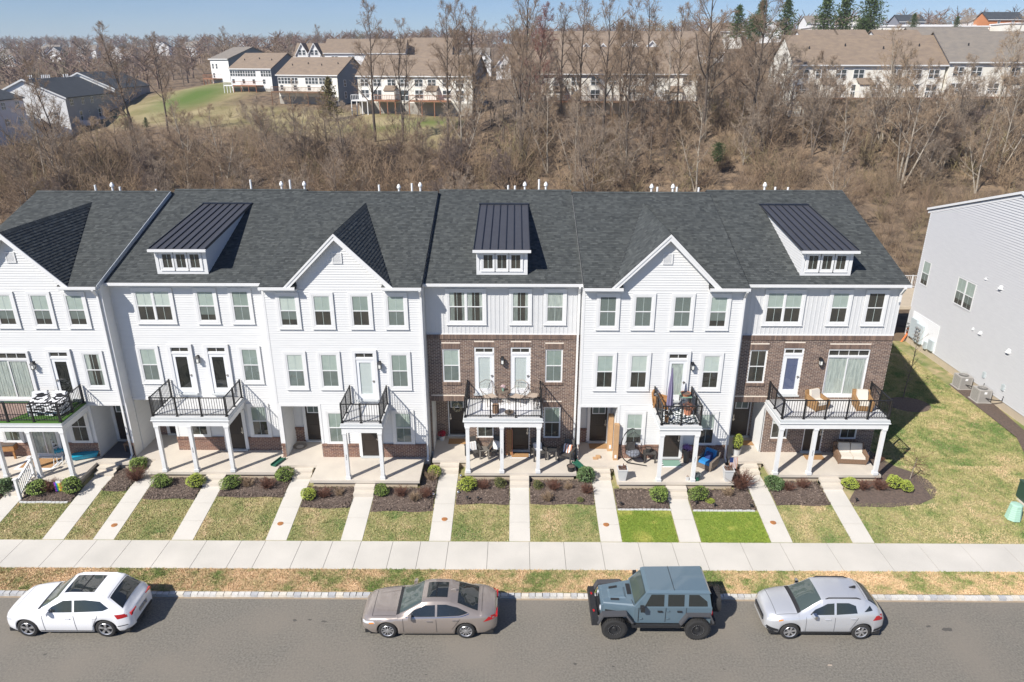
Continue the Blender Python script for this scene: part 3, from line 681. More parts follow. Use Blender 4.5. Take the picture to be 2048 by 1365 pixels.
# lawn sheet
mb = MB(); xs = [-70+i*2.0 for i in range(71)]; yy = [LAWN0-.02, 26, 27, 28, 28.87, 30, 34, 40, 48.3]
for i in range(len(xs)-1):
    for j in range(len(yy)-1):
        mb.face([(xs[i], yy[j], lawn_h(yy[j])), (xs[i+1], yy[j], lawn_h(yy[j])), (xs[i+1], yy[j+1], lawn_h(yy[j+1])), (xs[i], yy[j+1], lawn_h(yy[j+1]))])
mb.build('lawn', M['lawn'], kind='structure', label='patchy green and straw lawn in front of the townhouses')
# road, verge, alley
mb = MB(); mb.face([(-75, -25, 0), (75, -25, 0), (75, 22.16, 0), (-75, 22.16, 0)]); mb.build('road', M['grit'], kind='structure', label='grey asphalt street with the four parked cars')
mb = MB(); mb.face([(-75, 22.30, .125), (75, 22.30, .125), (75, 23.64, .145), (-75, 23.64, .145)]); mb.build('verge', M['verge'], kind='structure', label='dry straw coloured grass strip between sidewalk and kerb')
mb = MB(); mb.face([(-75, -25, -.06), (75, -25, -.06), (75, 48.5, -.06), (-75, 48.5, -.06)]); mb.build('ground', M['soil'], kind='structure')
mb = MB(); mb.face([(-45, 49.5, .66), (26.9, 49.5, .66), (26.9, 57, .45), (-45, 57, .45)]); mb.build('alley', M['grit'], kind='structure', label='paved alley behind the townhouses')
# kerb of individual granite blocks
kerb = empty('kerb', (0, 22.2, 0), kind='structure', label='granite block kerb along the street', local=True)
kb = MB(); kb.box(-40, 40, 22.13-22.2, 22.33-22.2, -.05, .06); kb.build('mortar_bed', M['mortar'], kerb)
kmesh = []
R_ = random.Random(11)
for k in range(6):
    b = MB(); w = .118+.006*k; j = lambda: R_.uniform(-.008, .008)
    b.hexa([(-w,-.085,-.02),(w,-.085,-.02),(w,.095,-.02),(-w,.095,-.02),(-w+.012+j(),-.07,.118+j()),(w-.012+j(),-.07,.118+j()),(w-.01+j(),.085,.128+j()),(-w+.01+j(),.085,.128+j())], r=k/5)
    o = b.build('kerb_stone', M['granite'], kerb, rnd=True); kmesh.append(o.data); bpy.data.objects.remove(o)
x = -23.6; 
while x < 24.5:
    k = R_.randrange(6); w = .118+.006*k
    o = bpy.data.objects.new('kerb_stone', kmesh[k]); COL.objects.link(o); o.parent = kerb; o.location = (x+w, R_.uniform(-.008, .008), R_.uniform(-.006, .006)); x += 2*w+.004
rest = MB()
for a, b in ((-40, -23.6), (x, 40)):
    q = a
    while q < b: rest.box(q+.006, q+.24, -.08, .09, -.02, .12, r=R_.random()); q += .25
rest.build('kerb_stone', M['granite'], kerb, rnd=True, kind='stuff')
mb = MB(); mb.face([(-40, 22.02, .004), (40, 22.02, .004), (40, 22.13, .004), (-40, 22.13, .004)]); mb.build('gutter_dirt', M['soil'], kind='structure')
# sidewalk slabs: joints measured along the walk
joints = [-24.6,-23.2,-21.7,-20.1,-18.3,-17.35,-15.55,-13.9,-12.1,-10.75,-9.0,-7.7,-6.62,-4.9,-3.4,-2.1,-.85,.62,2.45,4.3,6.2,7.94,9.8,11.3,13.2,15.46,17.6,19.5,21.4,23.3,25.2,27.1]
joints = [-24.6,-22.97,-21.24,-19.5,-18.05,-16.56,-14.9,-13.3,-11.8,-10.75,-9.2,-7.85,-6.62,-5.25,-4.05,-2.85,-1.15,.62,2.10,3.70,5.30,6.75,7.95,9.7,11.4,13.4,15.46,17.3,19.1,20.9,22.7,24.5,26.3]
sw = empty('sidewalk', (0, 24.5, 0), kind='structure', label='pale concrete sidewalk along the street', local=True)
b = MB(); b.box(-60, 60, 23.62-24.5, 25.46-24.5, .0, .135); b.build('joint_bed', M['walkjoint'], sw)
js = [-60]+joints+[60]
for a, c in zip(js[:-1], js[1:]):
    o = MB(); p, q = a+.009, c-.009; o.hexa([(p,-.88,.02),(q,-.88,.02),(q,.95,.02),(p,.95,.02),(p,-.88,.148),(q,-.88,.148),(q,.95,.152),(p,.95,.152)])
    o.build('slab', M['walk'], sw)
# front walks, steps
def concrete_walk(x0, x1, ytop, risers, label):
    w = empty('walkway', ((x0+x1)/2, LAWN0, .15), kind='structure', label=label); g = ORG[w.name]
    y = LAWN0+.01; zz = lambda y: .15+.137*(y-LAWN0)+.02 if y < 28.87 else .62+.02
    n = max(2, round((ytop-y)/1.15)); yl = [y+(ytop-y)*k/n for k in range(n+1)]
    if ytop > 29: yl = sorted([q for q in yl if abs(q-28.87) > .5]+[28.87])
    for q0, q1 in zip(yl[:-1], yl[1:]):
        a, b_ = q0+(.008 if q0 != 28.87 else 0), q1-(.008 if q1 != 28.87 else 0); m = MB()
        m.hexa([(x0,a,zz(a)-.09),(x1,a,zz(a)-.09),(x1,b_,zz(b_)-.09),(x0,b_,zz(b_)-.09),(x0,a,zz(a)),(x1,a,zz(a)),(x1,b_,zz(b_)),(x0,b_,zz(b_))]); m.build('slab', M['walk'], w)
    zb = zz(ytop); rise = (ZP-zb)/(risers+1)
    for k in range(risers):
        m = MB(); m.box(x0-.01, x1+.01, ytop+.3*k, ytop+.3*risers+.01, zb-.15, zb+rise*(k+1)-.004*k); 
        m.build('step', M['concrete'], w)
concrete_walk(-23.85, -22.93, 28.2, 2, 'walkway at the left edge with a white railing on its steps')
for x0, x1, yt, nm in ((-20.45,-19.52,29.75,'left end townhouse entry walkway, ending in a dark slate landing'), (-18.25,-17.35,30.1,'walkway with rusty cap ending at the second townhouse entry'), (-14.84,-13.92,28.9,'walkway to the empty porch of the second townhouse'),
    (-10.77,-9.87,29.55,'walkway leading to the hose coil entry'), (-7.52,-6.6,28.2,'walkway to the bare porch under the narrow balcony'), (-3.7,-2.78,30.07,'walkway to the wreath entry door, lined with silver balls'),
    (-.24,.66,28.9,'straight walkway to the middle brick porch'), (3.7,4.62,29.55,'walkway to the entry with tall cardboard boxes'), (7.1,8.02,28.15,'walkway between two bright green lawns'),
    (11.05,11.96,30.1,'walkway to the dark entry beside the potted boxwood'), (14.55,15.47,28.85,'rightmost walkway, to the porch with loveseat')):
    concrete_walk(x0, x1, yt, 2, nm)
walks = [(-23.85,-22.93),(-20.45,-19.52),(-18.25,-17.35),(-14.84,-13.92),(-10.77,-9.87),(-7.52,-6.6),(-3.7,-2.78),(-.24,.66),(3.7,4.62),(7.1,8.02),(11.05,11.96),(14.55,15.47)]
for i, (x, y) in enumerate(((-17.75,26.32),(-10.42,26.46),(-3.15,26.78),(4.05,26.48),(11.5,26.65))):
    m = MB(); z = .15+.137*(y-LAWN0)+.02; m.lathe([(.135,-.02),(.135,.008),(.12,.014),(0,.016)], (x, y, z), 18); m.lathe([(.03,.01),(.03,.022),(0,.024)], (x, y, z), 8)
    m.build('rusty_disc', M['rust'], label='round rusty cap set in the walkway '+('at the second townhouse entry','leading to the hose coil entry','to the wreath door','to the cardboard box entry','to the potted boxwood entry')[i], cat='utility cap', group='round rusty caps in the walkways')
# mulch beds between the walks
beds = []
def bed(x0, x1, yf, yb, label, name='mulch_bed'):
    m = MB(); nx = 8; ny = 5; P = {}
    for i in range(nx+1):
        for j in range(ny+1):
            x = x0+(x1-x0)*i/nx; y = yf+(yb-yf)*j/ny; e = 0 if i in (0, nx) or j in (0, ny) else .05
            P[i, j] = (x, y+(.05*math.sin(x*3.1) if j == 0 else 0), lawn_h(y)+.022+e)
    for i in range(nx):
        for j in range(ny): m.face([P[i, j], P[i+1, j], P[i+1, j+1], P[i, j+1]])
    m.build(name, M['mulch'], kind='structure', smooth=True, label=label); beds.append((x0, x1, yf, yb))
bed(-26.3, -23.9, 27.7, 28.88, 'mulch bed at the left edge'); bed(-22.88, -20.5, 27.8, 28.9, 'mulch bed with pride flag'); bed(-19.47, -18.3, 28.55, 30.4, 'narrow mulch bed between the two left entry walks')
bed(-17.3, -14.88, 28.0, 29.6, 'mulch bed with two round shrubs below the second porch'); bed(-13.88, -10.8, 28.15, 29.6, 'mulch bed below the second porch, right half')
bed(-9.83, -7.55, 27.45, 28.85, 'mulch bed left of the bare porch steps'); bed(-6.56, -3.75, 27.25, 28.85, 'mulch bed right of the bare porch steps'); bed(-4.5, -3.75, 28.8, 30.9, 'narrow mulch strip beside the bare porch')
bed(-2.73, -.28, 27.75, 29.55, 'mulch bed left of the middle walkway'); bed(.7, 3.66, 27.75, 29.55, 'mulch bed right of the middle walkway'); bed(3.0, 3.66, 29.5, 31.0, 'mulch strip beside green downspout trough')
bed(4.66, 7.06, 27.45, 28.8, 'stone edged mulch bed left of the steps'); bed(8.06, 11.0, 27.4, 28.8, 'stone edged mulch bed right of the steps'); bed(10.35, 11.0, 28.75, 30.7, 'mulch strip beside the white planter')
bed(12.0, 14.51, 27.75, 29.5, 'mulch bed left of the rightmost walkway')
def poly_bed(pts, label, h=.03):
    m = MB(); cx = sum(p[0] for p in pts)/len(pts); cy = sum(p[1] for p in pts)/len(pts)
    for i in range(len(pts)):
        a, b = pts[i], pts[(i+1) % len(pts)]; am = ((a[0]+cx)/2, (a[1]+cy)/2); bm = ((b[0]+cx)/2, (b[1]+cy)/2)
        z = lambda p, e: (p[0], p[1], lawn_h(p[1])+.02+e)
        m.face([z(a, 0), z(b, 0), z(bm, h), z(am, h)]); m.face([z(am, h), z(bm, h), z((cx, cy), h*1.5)])
    m.build('mulch_bed', M['mulch'], kind='structure', smooth=True, label=label)
right_bed = [(15.5,27.7),(17.2,27.65),(18.6,27.85),(19.5,28.3),(19.95,28.9),(19.95,29.7),(19.6,30.4),(19.0,30.9),(18.7,31.7),(18.4,32.6),(17.9,32.6),(17.5,30),(17.4,29.45),(15.5,29.45)]
poly_bed(right_bed, 'curved mulch bed wrapping the right end porch')
tree_bed = [(23.2+1.25*math.cos(t*PI/8), 37.9+1.0*math.sin(t*PI/8)) for t in range(16)]
poly_bed(tree_bed, 'round mulch bed under the staked young tree')
poly_bed([(27.2,40.8),(27.1,38),(27.0,34),(26.6,31.5),(25.3,29.8),(25.5,28),(28.4,28),(28.4,41)], 'mulch bed along the grey building')
# small edging blocks
M['edge'] = mat('edging_stone', (.60, .60, .58), .85, (.50, .50, .49), 12)
def edging(x0, x1, y, label, x_end=None):
    e = empty('stone_edging', ((x0+x1)/2, y, lawn_h(y)), label=label, cat='stone edging', local=True); x = x0-(x0+x1)/2
    me = None
    while x < (x1-x0)/2-.1:
        if me is None:
            m = MB(); m.hexa([(-.09,-.05,-.06),(.09,-.05,-.06),(.09,.05,-.06),(-.09,.05,-.06),(-.082,-.04,.06),(.082,-.04,.06),(.082,.04,.06),(-.082,.04,.06)]); t = m.build('edging_stone', M['edge'], e); me = t.data; t.location = (x+.09, 0, 0)
        else:
            t = bpy.data.objects.new('edging_stone', me); COL.objects.link(t); t.parent = e; t.location = (x+.09, random.uniform(-.01, .01), random.uniform(-.008, .008)); t.rotation_euler = (0, 0, random.uniform(-.05, .05))
        x += .187
edging(4.68, 7.05, 27.42, 'white stone edging in front of the bed with one round shrub'); edging(8.1, 11.0, 27.37, 'white stone edging of the bed with yellow ground plant'); edging(-22.85, -20.55, 27.75, 'grey stone edging of the bed with the pride flag')

M['stain'] = mat('oil_stain', (.075, .07, .06), .8, (.11, .10, .09), 12); M['chalk'] = mat('pale_scrape', (.42, .34, .27), .9)
for i, (x, y, r, q) in enumerate(((-8.2,20.9,.07,'stain'),(-7.65,20.93,.05,'stain'),(-7.1,20.85,.06,'stain'),(15.9,20.6,.12,'stain'),(15.3,20.75,.07,'stain'),(-16.5,19.2,.05,'stain'),(2.1,18.9,.06,'stain'),(3.4,18.8,.04,'stain'),(7.2,18.7,.03,'stain'),(10.9,18.9,.05,'chalk'),(-3.0,18.4,.03,'stain'))):
    m = MB(); n = 11; m.face([(x+r*1.4*(1+.35*math.sin(5*t+i))*math.cos(2*PI*t/n), y+r*.8*(1+.35*math.cos(4*t+i))*math.sin(2*PI*t/n), .004) for t in range(n)]); m.build('road_stain', M[q], kind='structure')
# ------------------------------------------------------------------ the row of six townhouses
KN = 1.80
def common_front(par, L, R, F, rx0, rx1, doors_g, gable_cut, windows_g):
    """clapboards and brick base of a siding house"""
    tf = front(F); s = MB()
    clap(s, tf, L+.1, rx0-.12, KN+.02, 3.97); clap(s, tf, rx1+.12, R-.1, KN+.02, 3.97); clap(s, tf, L+.1, R-.1, 3.97, ZE-.2)
    s.build('siding', [M['siding'], M['lapshade']], par, kind='stuff')
    b = MB(); m = MB()
    holes = [(d-w/2-.15, d+w/2+.15, 0, 9) for d, w in doors_g]
    for a, c in subtract(L+.02, R-.02, [(rx0-.02, rx1+.02)]+[(h[0], h[1]) for h in holes]):
        m.fbox(tf, a, c, ZP-.02, KN-.01, 0, .048)
        bricks(b, tf, a, c, ZP, KN-.12); soldier(b, tf, a, c, KN-.115, KN, n1=.10)
    m.build('mortar_backing', M['mortar'], par, kind='stuff'); b.build('brick', M['brickred'], par, rnd=True, kind='stuff')
    t = MB(); t.fbox(tf, L, L+.1, KN, ZE-.2, 0, .03); t.fbox(tf, R-.1, R, KN, ZE-.2, 0, .03)
    t.fbox(tf, rx0-.12, rx0, KN, 3.85, 0, .035); t.fbox(tf, rx1, rx1+.12, KN, 3.85, 0, .035); t.fbox(tf, rx0-.12, rx1+.12, 3.85, 3.97, 0, .035)
    t.build('corner_trim', M['trim'], par, kind='stuff')
def recess_knee(par, rx0, rx1, F, dx, red=True):
    tb = front(F+1.6); b = MB(); m = MB()
    for a, c in ((rx0, dx-.58), (dx+.58, rx1)):
        if c-a > .1:
            m.fbox(tb, a, c, ZP-.01, KN+.05, 0, .048); bricks(b, tb, a, c, ZP, KN-.05); soldier(b, tb, a, c, KN-.045, KN+.06, n1=.1)
    if m.f: m.build('mortar_backing', M['mortar'], par, kind='stuff'); b.build('brick', M['brickred'], par, rnd=True, kind='stuff')
H = {}
def new_house(x, F, label):
    return empty('townhouse', (x, F, .6), label=label, cat='townhouse', group='attached white three storey townhouses in a row')
# ---- siding houses with a front gable (units 1, 3, 5)
def gable_house(n, L, R, F, xc, rx0, rx1, w3, w2, d2, wg, dg, shades, label, endL=0, sl2=None, slg=None, dx=None, spout=(), vx=(), endR=0):
    h = new_house((L+R)/2, F, label); H[n] = h
    house_shell(h, L, R, F, rx0, rx1)
    common_front(h, L, R, F, rx0, rx1, ([(dg, .9)] if dg is not None else [])+([(slg, 1.5)] if slg else []), None, wg)
    recess_trim(h, rx0, rx1, F); recess_knee(h, rx0, rx1, F, dx)
    tf = front(F)
    cut = [(xc-2.45+.5, xc+2.45-.5)]
    main_roof(h, L, R, F, cut, endL=endL, endR=endR); gable(h, xc, F)
    gutter(h, L-endL, xc-2.45+.5, F); gutter(h, xc+2.45-.5, R, F)
    for x, s in zip(w3, shades[0]): window(h, tf, x, 8.04, 9.47, .74, shade=s)
    for x, s in zip(w2, shades[1]): window(h, tf, x, 4.93, 6.57, .74, shade=s)
    for x, s in zip(wg, shades[2]): window(h, tf, x, 1.90, 3.50, .74, shade=s)
    return h
h = gable_house(1, -26.1, -18.93, 31.0, -22.66, -20.70, -19.02, (-20.23, -21.84, -23.52, -25.1), (-20.03,), None, (-21.45, -24.85), None,
    (('two3', 'two3', 'two3', 'two3'), ('curt',), ('none', 'curt')), 'white clapboard end townhouse at the left edge, with balcony turf and a sliding door', endL=.15, slg=-23.3, dx=-20.1)
tf = front(31.0)
door(h, tf, -21.56, 4.28, kind='glass', light=M['dark'], transom=.24, knob=-1); slider(h, tf, -24.05, 4.25, 1.9)
slider(h, tf, -23.3, ZP+.08, 1.3, 1.95, transom=.1)
door(h, front(32.6), -20.1, ZP+.1, kind='entry')
lantern(h, -22.86, 31.0, 6.02)
porch(h, -26.2, -20.6, 28.8, 31.0, -20.6, -18.95, 30.35)
balcony(h, -25.7, -20.82, 28.9, 31.0, (-22.5, -20.93, -24.1, -25.55), 4, floor='turf')
downspout(h, -19.1, 31.0)
vents(h, 31.0, ((-23.16, .3, 0), (-22.22, .32, 1), (-21.81, .2, 0), (-19.83, .08, 0)))
h = gable_house(3, -11.6, -4.24, 31.0, -8.0, -11.38, -9.58, (-10.45, -8.88, -7.12, -5.49), (-10.43, -8.81, -5.49), None, (-8.76, -5.48), -7.14,
    (('two3', 'half', 'half', 'blind'), ('blind', 'blind', 'blind'), ('blind', 'blind')), 'white clapboard gabled townhouse with a narrow balcony, left of the first brick townhouse', dx=-10.3)
door(h, tf, -7.12, 4.28, kind='glass', transom=.24); lantern(h, -6.42, 31.0, 6.1)
door(h, tf, -7.14, ZP+.1, kind='dark'); door(h, front(32.6), -10.3, ZP+.1, kind='entry')
porch(h, -9.67, -4.5, 28.8, 31.0, -11.5, -9.67, 30.15)
balcony(h, -7.98, -6.12, 28.9, 31.0, (-7.87, -6.24), 2)
downspout(h, -4.33, 31.0)
vents(h, 31.0, ((-7.52, .34, 0), (-6.43, .26, 1), (-5.71, .42, 0), (-5.25, .36, 1)))
number(h, '343', -7.87, 28.905, 2.3)
h = gable_house(5, 3.08, 10.55, 31.0, 6.8, 3.16, 4.96, (4.24, 5.86, 7.65, 9.30), (4.24, 5.85, 9.26), None, (5.83, 9.35), 7.69,
    (('slat', 'slat', 'slat', 'two3'), ('half', 'half', 'half'), ('two3', 'half')), 'white clapboard gabled townhouse between the two brick townhouses', dx=4.27)
door(h, tf, 7.66, 4.28, kind='glass', light=M['curtain'], transom=.24); lantern(h, 8.36, 31.0, 6.1)
door(h, tf, 7.69, ZP+.1, kind='dark'); door(h, front(32.6), 4.27, ZP+.1, kind='entry')
porch(h, 4.81, 10.3, 28.75, 31.0, 3.12, 4.81, 30.15)
balcony(h, 6.62, 8.48, 28.8, 31.0, (6.75, 8.35), 2)
downspout(h, 10.42, 31.0)
vents(h, 31.0, ((7.44, .3, 1), (7.76, .25, 0), (8.61, .3, 1), (8.83, .25, 0)))
number(h, '351', 8.35, 28.805, 2.3)
# ---- houses with a shed dormer (units 2, 4, 6)
def dormer_house(n, L, R, F, rx0, rx1, dbl, w3, w2, d2, wg, dg, brick, shades, label, endR=0, sl2=None, dorm=None, dkind=None):
    h = new_house((L+R)/2, F, label); H[n] = h; tf = front(F)
    house_shell(h, L, R, F, rx0, rx1); recess_trim(h, rx0, rx1, F)
    c = .034
    if brick:
        top = 7.36; battens(h, F, L+.02, R-.02, top+.03, ZE-.2)
        holes = [(x-.42, x+.42, 4.93-.05, 6.57+.05) for x in w2]+[(x-.42, x+.42, 1.86-.05, 3.55) for x in wg]
        holes += [(x-.48, x+.48, 4.2, 6.72) for x in d2]+[(x-.48, x+.48, 1.0, 3.22) for x in dg]+[(rx0, rx1, 0, 3.86)]
        if sl2: holes.append((sl2-.98, sl2+.98, 4.14, 6.68))
        sold = [(x-.45, x+.45, 6.62, 6.83) for x in w2]+[(x-.45, x+.45, 3.55, 3.76) for x in wg]+[(x-.48, x+.48, 6.72, 6.93) for x in d2]+[(rx0-.0, rx1, 3.86, 4.07)]
        if sl2: sold.append((sl2-.98, sl2+.98, 6.68, 6.9))
        sold += [(x-.45, x+.45, 4.77, 4.88) for x in w2]+[(x-.45, x+.45, 1.70, 1.81) for x in wg]
        gd = .077; sold = [(q[0], q[1], q[2], ZP+math.ceil((q[3]-ZP)/gd)*gd) if q[3]-q[2] > .15 else (q[0], q[1], ZP+math.floor((q[2]-ZP)/gd)*gd, q[3]) for q in sold]
        m = MB(); b = MB(); allh = holes+sold
        zs = sorted({ZP-.02, top-.22} | {z for q in holes for z in (q[2], q[3]) if ZP < z < top-.22})
        for za, zb in zip(zs[:-1], zs[1:]):
            hs = [(q[0], q[1]) for q in holes if q[2] < (za+zb)/2 < q[3]]
            for p, q in subtract(L+.02, R-.02, hs): m.fbox(tf, p, q, za, zb, 0, .05)
        m.fbox(tf, L+.02, R-.02, top-.22, top, 0, .05)
        bricks(b, tf, L+.02, R-.02, ZP, top-.24, allh)
        for s in sold: soldier(b, tf, *s, n1=.07 if s[3]-s[2] > .15 else .11)
        soldier(b, tf, L+.02, R-.02, top-.215, top, n1=.10)
        # brick inside the recess
        tb = front(F+1.6); dx = rx0+1.12
        for p, q in ((rx0, dx-.5), (dx+.5, rx1)): m.fbox(tb, p, q, ZP-.02, 3.84, 0, .05); bricks(b, tb, p, q, ZP, 3.8)
        m.build('mortar_backing', M['mortar'], h, kind='stuff'); b.build('brick', M['brick'], h, rnd=True, kind='stuff')
        t = MB(); t.fbox(tf, L+.02, R-.02, top, top+.035, 0, .05); t.fbox(tf, rx1, rx1+.03, ZP, 3.85, 0, .075); t.build('corner_trim', M['trim'], h, kind='stuff')
        cas = 0; c = .0
    else:
        s = MB(); clap(s, tf, L+.1, rx0-.0, KN+.02, 3.97); clap(s, tf, rx1+.12, R-.1, KN+.02, 3.97); clap(s, tf, L+.1, R-.1, 3.97, ZE-.2)
        s.build('siding', [M['siding'], M['lapshade']], h, kind='stuff')
        b = MB(); m = MB()
        for a, e in subtract(L+.02, R-.02, [(rx0-.2, rx1+.0)]+[(d-.6, d+.6) for d in dg]):
            m.fbox(tf, a, e, ZP-.02, KN-.01, 0, .048); bricks(b, tf, a, e, ZP, KN-.12); soldier(b, tf, a, e, KN-.115, KN, n1=.10)
        m.build('mortar_backing', M['mortar'], h, kind='stuff'); b.build('brick', M['brickred'], h, rnd=True, kind='stuff')
        t = MB(); t.fbox(tf, R-.1, R, KN, ZE-.2, 0, .03); t.fbox(tf, rx1, rx1+.12, KN, 3.85, 0, .035); t.fbox(tf, rx0, rx1+.12, 3.85, 3.97, 0, .035); t.build('corner_trim', M['trim'], h, kind='stuff')
        recess_knee(h, rx0, rx1, F, rx0+1.12); cas = .12; dx = rx0+1.12
    main_roof(h, L, R, F, (), endR=endR); dormer(h, *dorm, F); gutter(h, L, R+endR, F)
    window(h, tf, dbl, 8.04, 9.47, .74, panes=2, shade=shades[0][0])
    for x, s in zip(w3, shades[0][1:]): window(h, tf, x, 8.04, 9.47, .74, shade=s)
    for x, s in zip(w2, shades[1]): window(h, tf, x, 4.93, 6.57, .74, c=c, casing=cas, shade=s)
    for x, s in zip(wg, shades[2]): window(h, tf, x, 1.86 if brick else 1.92, 3.50, .74, c=c, casing=cas, shade=s)
    for x, k in zip(d2, dkind): door(h, tf, x, 4.28, kind='glass', light=k, transom=.24, c=c, casing=cas)
    for x in dg: door(h, tf, x, ZP+.1, kind='dark', c=c, casing=cas)
    door(h, front(F+1.6), dx, ZP+.1, kind='entry', c=.034, casing=0 if brick else .11, knob=-1)
    if sl2: slider(h, tf, sl2, 4.25, 1.9, casing=0, c=c)
    return h
h = dormer_house(2, -18.93, -11.6, 31.65, -18.9, -17.06, -16.95, (-14.48, -12.86), (-17.7, -12.8), (-16.12, -14.36), (-15.85, -12.77), (-14.06,), False,
    (('half', 'two3', 'blind'), ('blind', 'blind'), ('none', 'half')), 'white clapboard townhouse with shed dormer and wide empty balcony, second from left', dorm=(-16.68, -14.34), dkind=(M['dark'], M['dark']))
porch(h, -17.8, -11.5, 29.5, 31.65, -18.9, -17.8, 30.7)
balcony(h, -16.95, -13.4, 29.5, 31.65, (-16.83, -15.3, -13.55), 3)
lantern(h, -15.3, 31.65, 6.1); downspout(h, -11.72, 31.0+.65)
vents(h, 31.65, ((-14.8, .5, 0), (-13.09, .3, 1), (-12.6, .5, 0), (-11.81, .3, 1))); number(h, '339', -15.3, 29.505, 2.3)
h = dormer_house(4, -4.24, 3.08, 31.65, -4.13, -2.40, -2.32, (.23, 1.85), (-3.1, 1.86), (-1.5, .25), (-1.5, 1.84), (.25,), True,
    (('curt', 'curt', 'curtfull'), ('blind', 'blind'), ('half', 'half')), 'brown brick and white townhouse in the middle, with wreath on its entry door', dorm=(-1.8, .53), dkind=(M['paleblind'], M['paleblind']))
porch(h, -2.42, 2.95, 29.5, 31.65, -4.1, -2.42, 30.67)
balcony(h, -2.38, 1.26, 29.5, 31.65, (-2.24, -.63, 1.1), 3)
lantern(h, -.63, 31.6, 6.1); downspout(h, 2.95, 31.58)
vents(h, 31.65, ((-.43, .22, 0), (-.05, .2, 0), (.5, .3, 1), (1.29, .55, 0), (1.67, .3, 1))); number(h, '347', -.63, 29.505, 2.3)
h = dormer_house(6, 10.55, 17.95, 31.65, 10.62, 12.36, 12.53, (15.12, 16.78), (11.66,), (13.33,), (13.21, 16.67), (14.93,), True,
    (('half', 'half', 'none'), ('none',), ('half', 'none')), 'brown brick end townhouse with wide balcony and two wicker chairs, far right of the row', endR=.15, sl2=15.97, dorm=(13.22, 15.52), dkind=(M['blueblind'],))
porch(h, 12.26, 17.5, 29.45, 31.65, 10.6, 12.26, 30.7)
balcony(h, 12.33, 17.35, 29.45, 31.65, (12.45, 14.05, 17.22), 5)
lantern(h, 14.63, 31.6, 6.1); downspout(h, 17.8, 31.58, zbot=ZE-.9, kick=False)
vents(h, 31.65, ((10.19, .12, 0), (13.85, .3, 1), (14.45, .16, 0), (15.16, .14, 0))); number(h, '355', 14.05, 29.455, 2.3)
# wreath on the middle brick house door, part of it
wr = MB(); R_ = random.Random(2)
for k in range(420):
    a = R_.random()*2*PI; b = R_.random()*2*PI; rr_ = .2+.055*math.cos(b); c = Vector((-3.01+rr_*math.cos(a), 33.16-.02+.04*math.sin(b)-.03, 2.75+rr_*math.sin(a)))
    d = Vector((R_.uniform(-1, 1), R_.uniform(-1, .2), R_.uniform(-1, 1))).normalized()*.035; e = d.cross(Vector((.3, .5, 1))).normalized()*.014
    wr.face([c-d-e, c+d, c+e], r=R_.random())
M['wreath'] = mat('dried_wreath', (1, 1, 1), .9, rnd=[(.72, .66, .48), (.85, .78, .6), (.6, .56, .38)])
wr.build('wreath', M['wreath'], H[4], rnd=True)

# white coping where the first roof steps above the second, sky-blue shade painted in
m = MB(); xr = -18.93; ya, yb = 30.7, 39.2; za, zb = ZE, ZE+8.5/3
m.hexa([(xr+.002,ya,za-.19),(xr+.03,ya,za-.19),(xr+.03,yb,zb-.19),(xr+.002,yb,zb-.19),(xr+.002,ya,za+.018),(xr+.03,ya,za+.018),(xr+.03,yb,zb+.018),(xr+.002,yb,zb+.018)])
m.build('coping', mat('shade_blue_coping', (.42, .45, .48), .5), H[1])
# ------------------------------------------------------------------ grey building on the right
RX = 28.3
gb = empty('grey_townhouse', (RX+4, 40, .6), label='pale grey clapboard townhouse end wall at the right edge, with meters and vents', cat='townhouse')
TL = ((RX, 0, 0), (0, 1, 0), (-1, 0, 0))
m = MB(); zr_ = lambda y: 12.6+(40.05-y)*-.294*(-1) if False else 12.6-abs(y-40.05)*.294
m.face([(RX,31.8,.2),(RX,31.8,zr_(31.8)),(RX,40.05,12.6),(RX,48.48,zr_(48.48)),(RX,48.48,.2)])
m.face([(RX+9,31.8,.2),(RX,31.8,.2),(RX,31.8,zr_(31.8)),(RX+9,31.8,zr_(31.8))][::-1]); m.face([(RX,48.48,.2),(RX+9,48.48,.2),(RX+9,48.48,zr_(48.48)),(RX,48.48,zr_(48.48))][::-1])
m.build('wall', M['grayside'], gb, recalc=False)
m = MB()
def clr(z):
    if z < zr_(31.8): return (31.8, 48.48)
    d = max(0, (12.6-z)/.294); return (40.05-min(d, 8.25), 40.05+min(d, 8.43))
clap(m, TL, 0, 0, 1.12, 12.5, n0=.002, expo=.15, lip=.05, clip=clr); m.build('siding', [M['grayside'], M['greylapshade']], gb, kind='stuff')
m = MB(); m.fbox(TL, 31.8, 48.5, .3, 1.12, 0, .015); m.build('foundation', M['stucco'], gb)
m = MB()
for (ya, yb) in ((31.5, 40.05), (40.05, 48.8)):
    za, zb = zr_(ya), zr_(yb)
    m.hexa([(RX-.14,ya,za+.0),(RX+9,ya,za),(RX+9,yb,zb),(RX-.14,yb,zb),(RX-.14,ya,za+.16),(RX+9,ya,za+.16),(RX+9,yb,zb+.16),(RX-.14,yb,zb+.16)])
ro = m.build('roof', M['darkroof'] if 'darkroof' in M else M['rooffelt'], gb)
m = MB()
for (ya, yb) in ((31.5, 40.05), (40.05, 48.8)):
    za, zb = zr_(ya), zr_(yb)
    for (n0, n1, t0, t1) in ((.0, .05, -.2, .06), (.05, .16, .02, .17)):
        m.hexa([(RX-n1,ya,za+t0),(RX-n0,ya,za+t0),(RX-n0,yb,zb+t0),(RX-n1,yb,zb+t0),(RX-n1,ya,za+t1),(RX-n0,ya,za+t1),(RX-n0,yb,zb+t1),(RX-n1,yb,zb+t1)])
m.build('rake_board', M['trim'], gb)
m = MB(); m.fbox(TL, 48.40, 48.5, 1.1, zr_(48.48)-.1, 0, .035); m.build('corner_trim', M['trim'], gb)
